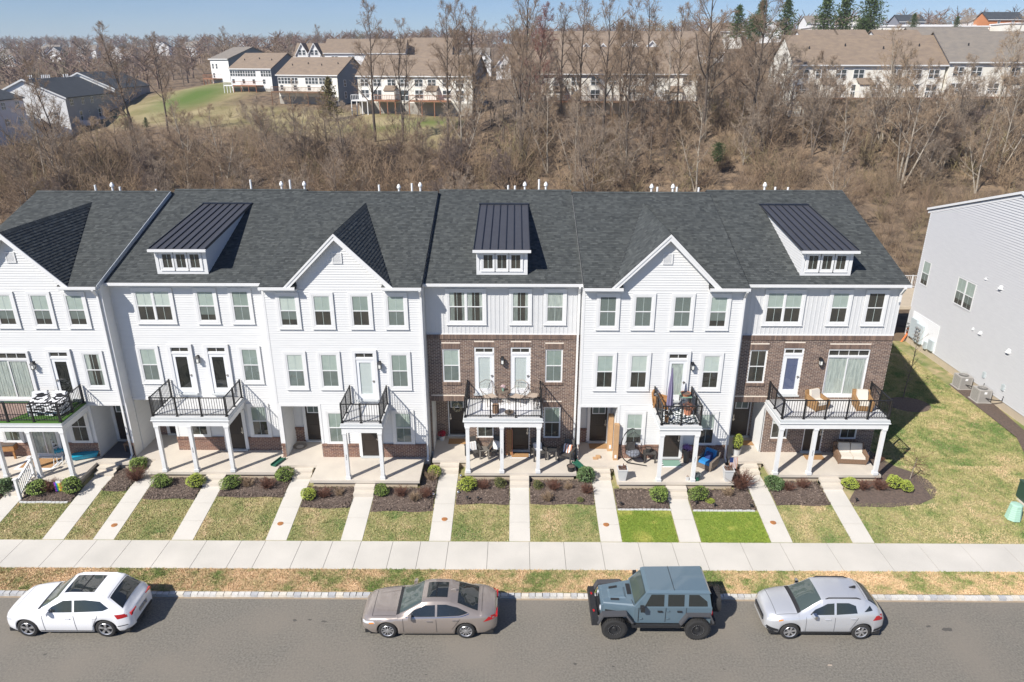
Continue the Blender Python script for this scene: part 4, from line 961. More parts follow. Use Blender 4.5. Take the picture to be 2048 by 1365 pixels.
window(gb, TL, 47.52, 5.12, 6.72, .82, casing=.0, c=.05, shade='two3'); window(gb, TL, 42.93, 5.05, 6.72, .84, casing=.0, c=.05, panes=2, shade='two3')
window(gb, TL, 35.0, 1.7, 3.2, .8, casing=0, c=.05)
for (y, z, s) in ((41.35,7.36,.7),(39.87,7.25,1.1),(41.36,4.13,.75),(40.6,4.16,1.0),(37.9,4.05,1.15)):
    m = MB(); m.hexa([(RX-.16*s,y-.1*s,z-.09*s),(RX-.02,y-.12*s,z-.1*s),(RX-.02,y+.12*s,z-.1*s),(RX-.16*s,y+.1*s,z-.09*s),(RX-.05*s,y-.08*s,z+.1*s),(RX-.02,y-.1*s,z+.13*s),(RX-.02,y+.1*s,z+.13*s),(RX-.05*s,y+.08*s,z+.1*s)])
    m.build('wall_vent', M['trim'], gb)
m = MB(); m.fbox(TL, 44.63, 47.93, 1.15, 3.08, .022, .065); m.build('meter_board', mat('white_board', (.82, .82, .82), .5), gb)
M['metergrey'] = mat('meter_grey', (.46, .51, .52), .5)
m = MB(); m.fbox(TL, 47.0, 47.75, 1.3, 2.65, .05, .24); m.build('meter_cabinet', M['metergrey'], gb)
m = MB(); m.fbox(TL, 46.15, 46.98, 1.2, 2.5, .05, .26); m.build('meter_cabinet', M['metergrey'], gb)
for k in range(4):
    for j in range(2):
        m = MB(); yy, zz = 46.35+.34*j, 1.45+.26*k; m.lathe([(.085, -.0), (.085, -.1), (.06, -.14), (0, -.14)], (RX-.26, yy, zz), 10, axis='x'); m.build('electric_meter', M['nickel'], gb)
for k in range(3):
    m = MB(); m.lathe([(.07, 0), (.07, -.1), (0, -.12)], (RX-.24, 47.9-.03, 1.6+.26*k), 8, axis='x'); m.build('electric_meter', M['nickel'], gb)
m = MB(); m.fbox(TL, 44.75, 45.25, 1.25, 1.95, .05, .22); m.fbox(TL, 45.5, 45.8, 1.1, 1.6, .05, .2); m.build('utility_box', M['metergrey'], gb)
M['orangepipe'] = mat('orange_conduit', (.75, .22, .08), .6)
m = MB(); m.tube([(RX-.12, 48.1, 1.8), (RX-.14, 48.05, 1.2), (RX-.35, 48.2, .55)], .07, 8); m.build('orange_conduit', M['orangepipe'], gb)
for y in (39.35, 37.55):
    m = MB(); m.fbox(TL, y-.1, y+.1, 1.75, 2.1, .02, .12); m.build('disconnect_box', M['metergrey'], gb)
    m = MB(); m.tube([(RX-.05, y-.2, 1.45), (RX-.15, y-.3, 1.2), (RX-.35, y+.25, 1.0), (RX-.6, y+.7, .95)], .03, 6); m.build('line_set', M['blackplastic'], gb)
# air conditioners
M['acgrey'] = mat('condenser_grey', (.42, .40, .37), .5, metal=.1); M['acdark'] = mat('condenser_louvre', (.20, .19, .175), .6); M['pad'] = mat('condenser_pad', (.38, .36, .33), .8)
def ac(x, y, label):
    r = empty('air_conditioner', (x, y, .62), label=label, cat='air conditioner', group='air conditioners beside the grey building', local=True); s = .36
    m = MB(); m.box(-s-.08, s+.08, -s-.08, s+.08, 0, .07); m.build('pad', M['pad'], r)
    m = MB(); m.box(-s, s, -s, s, .07, .8); m.build('cabinet', M['acdark'], r)
    m = MB()
    for k in range(9): z = .12+.075*k; m.box(-s-.012, s+.012, -s-.012, s+.012, z, z+.04)
    for a in (-s, s-.03):
        for b in (-s, s-.03): m.box(a-.018, a+.048, b-.018, b+.048, .07, .8)
    m.build('louvre', M['acgrey'], r, kind='stuff')
    m = MB(); m.box(-s-.02, s+.02, -s-.02, s+.02, .78, .83); m.build('top_panel', M['acgrey'], r)
    m = MB(); m.lathe([(.27, .832), (.27, .845), (.0, .846)], (0, 0, 0), 20); m.build('fan_opening', M['black'], r)
    m = MB()
    for q in (.27, .2, .13, .06): m.lathe([(q, .85), (q+.012, .856), (q+.012, .85)], (0, 0, 0), 20)
    for k in range(8): t = k*PI/8; m.tube([(.27*math.cos(t), .27*math.sin(t), .856), (-.27*math.cos(t), -.27*math.sin(t), .856)], .005, 4)
    m.build('fan_guard', M['acgrey'], r)
    m = MB(); m.box(-.08, .08, -s-.02, -s-.014, .6, .74); m.build('sticker', M['pvc'], r)
ac(27.72, 40.35, 'boxy grey air conditioner farther along the grey building wall'); ac(27.72, 38.45, 'boxy grey air conditioner nearer the street beside the grey building')
# utility pedestals
M['pedestal'] = mat('pale_green_plastic', (.36, .56, .44), .55); M['transf'] = mat('dark_green_steel', (.03, .07, .05), .4)
r = empty('utility_pedestal', (22.35, 27.0, .36), .35, label='small ribbed pale green utility pedestal on the right lawn', cat='utility pedestal', local=True)
m = MB()
for k in range(7): m.lathe([(.32-.012*k, .1*k), (.335-.012*k, .1*k+.015), (.325-.012*k, .1*k+.07), (.30-.012*k, .1*k+.085), (.3-.012*k, .1*k+.1)], (0, 0, 0), 8)
m.build('body', M['pedestal'], r); m = MB(); m.lathe([(.26, .7), (.25, .74), (.18, .77), (0, .78)], (0, 0, 0), 8); m.build('lid', M['pedestal'], r)
r = empty('transformer', (24.0, 28.0, .45), 0, label='dark green transformer box at the right edge beside the pale pedestal', cat='transformer', local=True)
m = MB(); m.box(-.6, .9, -.5, .5, .1, .95); m.build('body', M['transf'], r); m = MB(); m.box(-.62, .92, -.52, .52, .95, 1.0); m.build('lid', M['transf'], r); m = MB(); m.box(-.7, 1, -.65, .65, -.2, .1); m.build('pad', M['concrete'], r)
# wheelie bin and deck rail behind the end house
r = empty('wheelie_bin', (26.6, 52.0, .5), .2, label='black bin with green lid behind the gap between the buildings', cat='bin', local=True)
M['binlid'] = mat('green_bin_lid', (.03, .22, .09), .5)
m = MB(); m.hexa([(-.25,-.28,.0),(.25,-.28,.0),(.25,.28,0),(-.25,.28,0),(-.32,-.36,1.0),(.32,-.36,1.0),(.32,.36,1.0),(-.32,.36,1.0)]); m.build('body', M['blackplastic'], r); m = MB(); m.hexa([(-.34,-.4,1.0),(.34,-.4,1.0),(.34,.38,1.03),(-.34,.38,1.03),(-.3,-.36,1.08),(.3,-.36,1.08),(.3,.36,1.12),(-.3,.36,1.12)]); m.build('lid', M['binlid'], r)
for s in (-1, 1): m = MB(); m.lathe([(0,-.03),(.1,-.03),(.1,.03),(0,.03)], (s*.3,.33,.1), 12, axis='x'); m.build('wheel', M['blackplastic'], r)
r = empty('deck', (28.5, 50.6, 3.2), label='white railed deck at the back corner of the grey building', cat='deck', local=True)
m = MB(); m.box(-1.9, 4, -2.2, 2.4, -.2, 0); m.build('deck_floor', M['deckwood'] if 'deckwood' in M else M['stucco'], r)
railing(r, [((-1.85, -2.15), (-1.85, 2.35), 2), ((-1.85, 2.35), (4, 2.35), 3)], z0=.02, h=1.0, mt='trim', gap=.13)
for p in ((-1.8, -2.1), (-1.8, 2.3)): m = MB(); m.box(p[0]-.07, p[0]+.07, p[1]-.07, p[1]+.07, -3.0, -.2); m.build('post', M['trim'], r)
# ------------------------------------------------------------------ far townhouses
M['cream'] = mat('cream_siding', (.78, .755, .68), .6, (.73, .71, .64), .6)
M['farwhite'] = mat('far_white_siding', (.78, .78, .76), .6, (.72, .72, .71), .6)
M['farblue'] = mat('blue_grey_siding', (.17, .205, .235), .6, (.15, .185, .21), .6)
M['fargrey'] = mat('mid_grey_siding', (.27, .28, .31), .6, (.24, .25, .28), .6)
M['farlav'] = mat('lavender_shaded_siding', (.60, .59, .62), .6)  # white wall on the shaded side, its lavender tint put into the colour
M['brownroof'] = mat('tan_brown_shingles', (.25, .19, .135), .9, (.19, .145, .11), .9, detail=8, stretch=(1, 1, 3))
M['greyroof'] = mat('grey_tan_shingles', (.23, .20, .165), .9, (.18, .16, .14), .9, detail=8, stretch=(1, 1, 3))
M['darkroof'] = mat('dark_shingles_far', (.050, .058, .066), .9, (.038, .044, .05), .8)
M['deckwood'] = mat('brown_deck_wood', (.20, .11, .06), .8, (.15, .085, .05), 3)
M['deckred'] = mat('reddish_deck_wood', (.32, .15, .08), .8, (.26, .12, .07), 3)
M['farpane'] = mat('far_window_pane', (.06, .07, .075), .15)
M['foundation'] = mat('walkout_level', (.34, .32, .28), .8)
_m = MB(); ring(_m, ((0,0,0), (1,0,0), (0,-1,0)), -.4, .4, -.65, .65, .09, 0, .06); _m.fbox(((0,0,0), (1,0,0), (0,-1,0)), -.4, .4, -.04, .04, 0, .05)
_o = _m.build('window', M['trim']); FW = _o.data; bpy.data.objects.remove(_o)
_m = MB(); _m.fquad(((0,0,0), (1,0,0), (0,-1,0)), -.4, .4, -.65, .65, .02); _o = _m.build('pane', M['farpane']); FP = _o.data; bpy.data.objects.remove(_o)
def far_window(par, x, y, z, face='f', sx=1.0, sz=1.0):
    w = bpy.data.objects.new('window', FW); COL.objects.link(w); w.parent = par; w.location = (x, y, z); w.scale = (sx, 1, sz)
    if face == 'r': w.rotation_euler = (0, 0, PI/2)
    p = bpy.data.objects.new('pane', FP); COL.objects.link(p); p.parent = w
    return w
def block(name, x, y, zg, W, D, eave, ridge, wallm, roofm, label, yaw=0, side=None, axis='x', wins=(), swins=(), deck=None, walkout=None, cat='townhouse', group=None, over=.35, vents_=0):
    """long building; ridge along local x (axis x) or local y (axis y); origin = front left ground corner"""
    r = empty(name, (x, y, zg), yaw, label=label, cat=cat, group=group, local=True)
    e, t = eave-zg, ridge-zg; m = MB(); side = side or wallm
    m.face([(0,0,-3),(W,0,-3),(W,0,e),(0,0,e)]) if axis == 'x' else m.face([(0,0,-3),(W,0,-3),(W,0,e),(W/2,0,t-.1),(0,0,e)])
    m.face([(W,D,-3),(0,D,-3),(0,D,e),(W,D,e)])
    for xx in (0, W):
        q = [(xx,0,-3),(xx,D,-3),(xx,D,e)]+([(xx,D/2,t-.1)] if axis == 'x' else [])+[(xx,0,e)]
        m.face(q if xx else q[::-1], 1)
    m.build('wall', [wallm, side], r)
    m = MB(); h = .18; o = over
    if axis == 'x':
        for s in (0, 1):
            a, b = (-o, D/2) if s == 0 else (D+o, D/2); za = e-o*(t-e)/(D/2)
            p = [(-o,a,za),(W+o,a,za),(W+o,b,t),(-o,b,t)]; m.hexa([(u,v,w-h) for u,v,w in p]+p if s == 0 else [(u,v,w-h) for u,v,w in p[::-1]]+p[::-1])
    else:
        for s in (0, 1):
            a, b = (-o, W/2) if s == 0 else (W+o, W/2); za = e-o*(t-e)/(W/2)
            p = [(a,-o,za),(b,-o,t),(b,D+o,t),(a,D+o,za)]; m.hexa([(u,v,w-h) for u,v,w in p]+p if s == 0 else [(u,v,w-h) for u,v,w in p[::-1]]+p[::-1])
    ro = m.build('roof', roofm, r)
    if axis == 'y':
        m = MB()
        for s in (-1, 1):
            A = (W/2, -o-.02, t-.02); B = (W/2+s*(W/2+o), -o-.02, e-o*(t-e)/(W/2)); p = [(A[0],A[1],A[2]-.35),(B[0],B[1],B[2]-.35),B,A]
            m.face(p if s > 0 else p[::-1])
        m.build('rake_board', M['trim'], ro)
    else:
        m = MB(); m.box(-o, W+o, -o-.08, -o-.005, e-o*(t-e)/(D/2)-.2, e-o*(t-e)/(D/2)-.0); m.build('gutter', M['trim'], ro)
        for k in range(vents_):
            m = MB(); yy = D*.25+.6*(k % 2); m.lathe([(.12, -.1), (.12, .35), (.02, .42)], (W*(k+.5)/vents_, yy, e+(t-e)*yy/(D/2)), 6); m.build('vent_pipe', M['blackplastic'], ro)
    for (u, z, sx, sz) in wins: far_window(r, u, -.005, z-zg, 'f', sx, sz)
    for (v, z, sx, sz) in swins: far_window(r, W+.005, v, z-zg, 'r', sx, sz)
    if deck:
        for (u0, u1, z, mt, dm) in deck:
            m = MB(); m.box(u0, u1, -3.0, -.02, z-zg-.25, z-zg); m.build('deck', M[dm], r)
            m = MB(); m.box(u0, u1, -3.02, -2.95, z-zg+.95, z-zg+1.03); n = int((u1-u0)/.35)
            for k in range(n+1): q = u0+(u1-u0)*k/n; m.box(q-.03, q+.03, -3.01, -2.96, z-zg, z-zg+.95)
            for q in (u0, u1-.06): m.box(q, q+.06, -2.95, -.03, z-zg+.95, z-zg+1.03)
            m.build('deck_railing', M[mt], r, kind='stuff')
            m = MB(); k = u0
            while k <= u1: m.box(k-.08, k+.08, -2.95, -2.8, -3, z-zg-.26); k += (u1-u0)/3-.001
            m.build('deck_post', M[dm], r, kind='stuff')
    if walkout:
        m = MB(); m.box(.05, W-.05, -.03, -.012, -2.9, walkout-zg-.3); m.build('walkout_wall', M['foundation'], r)
    return r
def bump_shed(par, u, z0, z1, w=2.2):
    m = MB(); m.box(u, u+w, -1.5, -.02, z0, z1); o = m.build('bump_out', M['cream'], par)
    m = MB(); m.hexa([(u-.1,-1.7,z1-.02),(u+w+.1,-1.7,z1-.02),(u+w+.1,-.02,z1+.85),(u-.1,-.02,z1+.85),(u-.1,-1.7,z1+.1),(u+w+.1,-1.7,z1+.1),(u+w+.1,-.02,z1+1.0),(u-.1,-.02,z1+1.0)]); m.build('bump_roof', M['brownroof'], o)
g_ = 'cream townhouse rows with brown roofs beyond the woods'
def unit_windows(W, zu, zl, n, rs, low=1):
    out = []; 
    for k in range(n):
        a = W*(k+.25)/n; b = W*(k+.72)/n
        for c in (a, b):
            if rs.random() < .9: out += [(c-.42, zu, 1, 1), (c+.42, zu, 1, 1)]
        out += [(a-.42, zl, 1, 1.15), (a+.42, zl, 1, 1.15)] if low else [(a, zl+.1, 1, .8)]
        if low and rs.random() < .6: out += [(b-.42, zl-.25, 1, 1.5), (b+.42, zl-.25, 1, 1.5)]
    return out
rs = random.Random(4)
b1 = block('townhouse_block', 45.6, 125, 12.2, 24.6, 12.5, 19.45, 23.9, M['cream'], M['brownroof'], 'large cream townhouse block with long tan brown roof, nearest of the far rows at right', wins=unit_windows(24.6, 17.8, 15.4, 4, rs), deck=[(1, 11.6, 14.2, 'trim', 'deckwood'), (12.6, 23.6, 14.2, 'trim', 'deckwood')], group=g_, vents_=4)
for u in (4.3, 10.4, 16.5): bump_shed(b1, u, 2.0, 4.0)
b2 = block('townhouse_block', 70.6, 124.6, 12.4, 25, 12.9, 19.9, 24.5, M['cream'], M['greyroof'], 'cream townhouse block with greyer roof at the right edge beyond the woods', wins=unit_windows(25, 18.2, 15.6, 4, rs), deck=[(1, 24, 14.4, 'trim', 'deckwood')], group=g_, vents_=3)
for u in (9, 15.5): bump_shed(b2, u, 2.0, 4.0)
b3 = block('townhouse_block', -.7, 140, 10.2, 34.2, 12.5, 17.85, 22.3, M['cream'], M['brownroof'], 'cream townhouse block with brown roof behind the trees in the centre right', wins=unit_windows(34.2, 16.3, 14.0, 5, rs), deck=[(3, 12, 12.9, 'deckred', 'deckred'), (12.3, 21, 12.9, 'deckwood', 'deckwood'), (21.3, 33.5, 12.9, 'trim', 'deckwood')], group=g_)
for u in (2.0, 7.6, 22.8, 29): bump_shed(b3, u, 2.9, 4.3)
b4 = block('townhouse_block', -33.0, 157.5, 9.2, 24.6, 13, 17.15, 21.0, M['cream'], M['brownroof'], 'cream townhouse block with brown roof and blue grey end wall, centre left', yaw=math.radians(-11), side=M['farblue'], wins=unit_windows(23.6, 15.6, 13.4, 4, rs), deck=[(-.5, 3, 12.3, 'trim', 'trim'), (4, 9, 12.3, 'deckred', 'deckred'), (12, 20, 12.3, 'deckred', 'deckred')], group=g_, walkout=12.0)
for u in (6.2, 15.2): bump_shed(b4, u, 3.2, 4.9)
b5 = block('townhouse_block', -56.4, 179, 9.9, 16.4, 13.5, 17.0, 20.7, M['cream'], M['brownroof'], 'small cream townhouse block with blue grey end wall above the evergreen', yaw=math.radians(-20), side=M['farblue'], wins=unit_windows(15.2, 15.5, 13.9, 4, rs, 0), swins=[(3, 15.0, 1, 1), (9, 15.0, 1, 1), (3, 12.4, 1, 1)], deck=[(0, 15, 13.2, 'deckwood', 'deckwood')], group=g_, walkout=12.3, vents_=4)
b6 = block('townhouse_block', -75.4, 200, 11.2, 13.4, 14, 18.2, 21.9, M['farwhite'], M['brownroof'], 'short white townhouse block with brown roof above the green slope', yaw=math.radians(-22), side=M['farblue'], wins=unit_windows(13.4, 16.8, 14.8, 4, rs, 0), swins=[(3, 16, 1, 1)], deck=[(0, 3, 14.0, 'trim', 'trim'), (3.2, 10.5, 14.0, 'deckred', 'deckred')], group=g_, walkout=13.5, vents_=3)
b7 = block('townhouse_block', -89.5, 223, 13, 9, 17, 20.6, 23.8, M['farwhite'], M['greyroof'], 'white and blue grey townhouse block with grey roof at the far end of the row', yaw=math.radians(-36), side=M['farblue'], wins=[(1.2, 18.5, 1, 1), (3.0, 18.5, 1, 1), (1.2, 16, 1, 1)], swins=[(3, 19, 1, 1), (8, 19, 1, 1), (3, 16, 1, 1), (8, 16, 1, 1)], deck=[(0, 5, 15.2, 'deckred', 'deckred')], group=g_)
# grey building on the left, seen along its side
ga = block('townhouse_block', -113.0, 160, 3.6, 15.2, 30, 12.5, 16.2, M['farwhite'], M['darkroof'], 'grey sided building with dark roof and bright white gable end at the left', yaw=math.radians(10), side=M['fargrey'], axis='y', wins=[(12.8, 8.6, 1, 1), (8.0, 8.6, 1, 1)],
    swins=[(v+d, z, 1, 1) for v in (3, 9.5, 15, 22) for z in (11.2,) for d in (-.42, .42)]+[(12, 8.4, .8, .8), (18.5, 8.1, 2.0, 1.5), (23, 8.6, .9, .8), (7, 8.1, 1.8, 1.5)])
for v in (4, 17):
    m = MB(); m.box(15.22, 17.8, v, v+5, 2.6, 2.8); m.box(17.75, 17.8, v, v+5, 2.8, 3.7); m.box(15.22, 17.8, v-.05, v, 2.8, 3.7); m.build('balcony', M['farlav'], ga)
for k, v in enumerate((2, 3, 4, 9, 10, 11, 12, 13, 21, 22.5, 23.5)):
    m = MB(); m.lathe([(.12, 0), (.12, .7), (0, .75)], (7.9, v, 12.5), 6); m.build('vent_pipe', M['pvc'], ga)
c_, s_ = math.cos(math.radians(10)), math.sin(math.radians(10))
block('townhouse_block', -113-30.2*s_, 160+30.2*c_, 4.6, 15.6, 30, 13.4, 17.2, M['farwhite'], M['darkroof'], 'second part of the grey sided building, stepped up behind a white rake board', yaw=math.radians(10), side=M['fargrey'], axis='y', swins=[(v+d, 12.1, 1, 1) for v in (3, 9, 15, 21) for d in (-.42, .42)]+[(6, 9.1, 1.8, 1.5), (18, 9.1, 1.8, 1.5)])
block('townhouse_block', -119.3, 134, 4.5, 19.5, 20, 12.7, 16.4, M['farwhite'], M['darkroof'], 'pale lavender shaded building with dark roof at the left edge', yaw=math.radians(10), side=M['farlav'], axis='y', swins=[(v+d, z, 1, 1) for v in (5, 11, 17) for z in (11.3, 8.2) for d in (-.42, .42)])
# second row of roofs behind
block('townhouse_block', -66.6, 230, 15, 8.2, 10, 21.4, 25.0, M['farwhite'], M['brownroof'], 'white house with twin front gables behind the brown roofs', wins=[(1.5, 19.5, 1, 1), (3.5, 19.5, 1, 1), (6.5, 19.5, 1, 1)], cat='house')
for k in (2.4, 6.1):
    o = block('front_gable', -66.6+k-1.7, 229.6, 20.5, 3.4, 5, 22.2, 25.0, M['farwhite'], M['brownroof'], None, axis='y', wins=[(1.1, 22.3, 1, 1), (2.3, 22.3, 1, 1)]); 
    par = [q for q in bpy.data.objects if q.get('label', '').startswith('white house with twin')][0]
    del o['category']; o.parent = par; o.location = (k-1.7, -.4, 5.5)
block('townhouse_block', -57.6, 230, 15, 24, 12, 22.4, 26.3, M['farwhite'], M['brownroof'], 'white townhouses with wide brown roof just behind the centre left rows', wins=[(u+d, 20.6, 1, 1) for u in (3, 8, 13, 18) for d in (-.5, .5)], side=M['farwhite'])
block('townhouse_block', -34, 235, 15, 14, 12, 21.5, 26.8, M['farblue'], M['brownroof'], 'blue grey townhouse with steep brown roof behind the tall centre trees', side=M['farblue'])
block('house', -17.6, 240, 15, 9, 9, 21.8, 24.0, M['farwhite'], M['greyroof'], 'low white house seen between the twin tall trees', cat='house')
for i, (x, y, w, e, t, lb) in enumerate(((-11.5, 215, 4.4, 20.3, 22.9, 'small white gabled house left of the centre, roof peak among the branches'), (-5.4, 205, 4.6, 19.0, 21.9, 'white gabled house end just left of the centre right block'))):
    block('house', x, y, 14, w, 9, e, t, M['farwhite'], M['greyroof'], lb, axis='y', cat='house', wins=[(w/2-.5, e-.6, 1, 1), (w/2+.5, e-.6, 1, 1)])
bb = block('townhouse_block', 8, 200, 15.5, 46, 15, 22.4, 27.4, M['farwhite'], M['brownroof'], 'second row roof with four small white gables behind the centre right block', side=M['farwhite'])
for k, (px, pk) in enumerate(((18.0, 24.4), (22.4, 24.3), (29.3, 25.6), (35.0, 25.0))):
    o = block('front_gable', 0, 0, 0, 4.2, 5, 2.1, 4.2, M['farwhite'], M['brownroof'], None, axis='y'); del o['category']; o.parent = bb; o.location = (px-8-2.1, -1.0, pk-15.5-4.2)
for i, (x0, x1, y, e, t, lb) in enumerate(((62.5, 70.4, 168, 24.0, 26.4, 'small brown roof with white end, left of a pair above the long roof'), (70.6, 77, 168, 24.0, 26.4, 'small brown roof, right of a pair above the long roof'), (78, 87.5, 166, 24.0, 26.3, 'small brown roof with white gable end beside the round pine'), (90, 108, 175, 24.6, 27.2, 'low brown roof above the greyer long roof'))):
    block('townhouse_block', x0, y, 18, x1-x0, 9, e, t, M['farwhite'], M['brownroof'] if i < 3 else M['greyroof'], lb)
M['flatroof'] = mat('bright_white_flat_roof', (.85, .85, .85), .5)
for i, (x, w, y, z) in enumerate(((108, 22, 255, 30.9), (133, 26, 262, 31.2), (161, 26, 255, 31.8), (120, 18, 285, 32.4), (146, 40, 292, 32.9), (95, 10, 250, 30.4))):
    r = empty('flat_building', (x, y, z-3), label=('long low building with bright white flat roof behind the young pine', 'longest white flat roofed building near the right edge', 'white flat roofed building at the right edge below the orange barn', 'thin white roof behind the dark conifer', 'long white flat roof on the skyline at right', 'short white roofed building beside the round pine')[i], cat='building', local=True)
    m = MB(); m.box(0, w, 0, 10, -3, 2.8); m.build('wall', M['cream'], r); m = MB(); m.box(-.3, w+.3, -.3, 10.3, 2.8, 3.1); m.build('roof', M['flatroof'], r)
for i, (x, y, w, zb, wm, rm, lb) in enumerate(((112, 300, 9, 31.5, 'farwhite', 'greyroof', 'small white gabled house on the skyline right of the round pine'), (128, 305, 10, 31.5, 'cream', 'brownroof', 'small cream gabled house on the skyline'), (152, 310, 10, 32.5, 'fargrey', 'darkroof', 'grey house with dark roof on the skyline'),
      (185, 320, 9, 33, 'farwhite', 'greyroof', 'white gabled house left of the orange barn'), (172, 285, 13, 32.0, 'orange', 'darkroof', 'orange barn with white trim at the upper right'), (90, 290, 10, 29, 'farwhite', 'brownroof', 'pale house seen between the evergreens'), (66, 260, 10, 27, 'cream', 'brownroof', 'cream house hidden behind the left evergreens'))):
    if wm == 'orange': M['orange'] = mat('orange_brick', (.50, .20, .08), .8)
    block('barn' if wm == 'orange' else 'house', x, y, zb, w, 9, zb+2.6, zb+5.2, M[wm], M[rm], lb, axis='y' if i % 2 else 'x', cat='barn' if wm == 'orange' else 'house', wins=[(w*.3, zb+1.6, 1, 1), (w*.7, zb+1.6, 1, 1)])
fh = [(-326,520,0,'far_left'),(-306,500,1,''),(-304,535,0,''),(-276,480,1,''),(-240,450,1,''),(-271,520,0,''),(-286,425,0,''),(-262,560,1,''),(-345,560,0,''),(-318,470,1,''),(-225,520,0,''),(-290,610,1,''),(-250,590,0,''),(-205,560,1,'')]
for i, (x, y, k, _) in enumerate(fh):
    zg = hz(x, y)+3.0; w = 6+2*(i % 3)
    block('house', x, y, zg, w, 7, zg+3.4, zg+6.2, M['farwhite'], M['darkroof' if i % 2 else 'greyroof'], 'tiny white gabled house on the far left hillside', yaw=math.radians(-8+i*5 % 23), axis='y' if k else 'x', cat='house', group='tiny white houses on the far left hillside')

# ------------------------------------------------------------------ trees
TR = random.Random(21)
class TB:   # fast 3/4-sided branches
    def __init__(s): s.v = []; s.f = []
    def seg(s, p, q, r0, r1, n=3):
        d = q-p; L = d.length
        if L < 1e-6: return
        d = d/L; a = Vector((0, 0, 1)) if abs(d.z) < .9 else Vector((1, 0, 0)); u = d.cross(a).normalized(); w = d.cross(u); b = len(s.v)
        for (c, r) in ((p, r0), (q, r1)):
            for k in range(n):
                t = 2*PI*k/n; x = c+(u*math.cos(t)+w*math.sin(t))*r; s.v.append((x.x, x.y, x.z))
        for k in range(n): s.f.append((b+k, b+(k+1) % n, b+n+(k+1) % n, b+n+k))
    def obj(s, name, m, par, **kw): return nmesh(name, s.v, s.f, m, par, **kw)
def rv(s=1.0): return Vector((TR.gauss(0, s), TR.gauss(0, s), TR.gauss(0, s)))
def make_tree(H=14, r0=.2, nl=14, lf=.42, up=.5, start=.28, fork=0, kids=(7, 5, 4), tw=.022, barkm='bark', twigm='twig', lean=.04, name='bare_tree', red=False):
    root = empty(name, (0, 0, 0), local=True)
    tr, cr = TB(), TB()
    def grow(p, d, L, r, lev, tb):
        n = (5, 4, 3, 2, 1)[lev]; sl = L/n; pts = [p.copy()]
        for i in range(n):
            d = (d+rv((.05, .13, .2, .25, .2)[lev])+Vector((0, 0, (.02, .10, .10, .06, .03)[lev]))).normalized()
            q = p+d*sl; ra = r*(1-.75*i/n) if lev < 4 else r; rb = r*(1-.75*(i+1)/n) if lev < 4 else r*.6
            tb.seg(p, q, max(ra, tw*.8), max(rb, tw*.7), (6, 5, 4, 3, 3)[lev]); p = q; pts.append(p.copy())
        return pts, d
    trunks = [(Vector((0, 0, -.4)), Vector((TR.uniform(-lean, lean), TR.uniform(-lean, lean), 1)).normalized(), H, r0)]
    if fork: trunks += [(Vector((.1*k, .05, -.3)), Vector((TR.uniform(-.3, .3), TR.uniform(-.3, .3), 1)).normalized(), H*TR.uniform(.75, .95), r0*.75) for k in range(fork)]
    for (p0, d0, HH, rr) in trunks:
        n = 10; p = p0; d = d0; pts = [p.copy()]
        for i in range(n):
            d = (d+Vector((TR.gauss(0, .06), TR.gauss(0, .06), .05))).normalized(); q = p+d*(HH*.93/n)
            tr.seg(p, q, rr*(1-.92*i/n), rr*(1-.92*(i+1)/n), 7); p = q; pts.append(p.copy())
        nn = nl if not fork else int(nl*.75)
        for k in range(nn):
            h = start+(1-start)*(k+TR.random()*.6)/nn; i = min(int(h*n), n-1); f = h*n-i; b = pts[i].lerp(pts[i+1], min(f, 1))
            an = k*2.4+TR.uniform(-.4, .4); u = up+.35*h; o = Vector((math.cos(an), math.sin(an), u)).normalized()
            L = HH*lf*(1.05-h)**.6*TR.uniform(.75, 1.15); r1 = rr*(1-.9*h)*.5+.01
            p1, d1 = grow(b, o, L, r1, 1, tr)
            for j in range(kids[0]):
                t = .25+.75*(j+TR.random()*.5)/kids[0]; ii = min(int(t*4), 3); bb = p1[ii].lerp(p1[ii+1], t*4-ii)
                od = ((p1[ii+1]-p1[ii]).normalized()+rv(.5)+Vector((0, 0, .15))).normalized(); L2 = L*.45*(1.15-t)+.3
                p2, d2 = grow(bb, od, L2, r1*.4*(1.1-t)+tw*.6, 2, cr)
                for a in range(kids[1]):
                    t2 = .2+.8*(a+TR.random()*.5)/kids[1]; i2 = min(int(t2*3), 2); b3 = p2[i2].lerp(p2[i2+1], t2*3-i2)
                    o3 = ((p2[i2+1]-p2[i2]).normalized()+rv(.5)).normalized(); L3 = L2*.5+.15
                    p3, d3 = grow(b3, o3, L3, tw, 3, cr)
                    for c in range(kids[2]):
                        t3 = TR.uniform(.2, 1); b4 = p3[0].lerp(p3[-1], t3); o4 = (d3+rv(.6)).normalized(); grow(b4, o4, L3*.55, tw*.8, 4, cr)
    tr.obj('trunk', M[barkm], root); cr.obj('crown', M[twigm], root)
    return root
def bark(name, a, b): return mat(name, a, .95, b, 3, bump=.0)
M['bark'] = bark('grey_brown_bark', (.13, .10, .078), (.20, .165, .13)); M['barkdark'] = bark('dark_bark', (.075, .058, .045), (.12, .095, .075)); M['barkpale'] = bark('pale_bark', (.38, .34, .28), (.26, .22, .17))
M['twig'] = bark('brown_twigs', (.31, .22, .148), (.215, .155, .108)); M['twiggrey'] = bark('grey_twigs', (.38, .30, .225), (.27, .21, .155)); M['twigred'] = bark('reddish_buds', (.30, .125, .095), (.20, .10, .08)); M['twigtan'] = bark('tan_twigs', (.42, .31, .205), (.31, .225, .15)); M['twigdark'] = bark('dark_twigs', (.17, .13, .105), (.22, .165, .135)); M['twiggreen'] = bark('greenish_twigs', (.22, .20, .08), (.15, .14, .06))
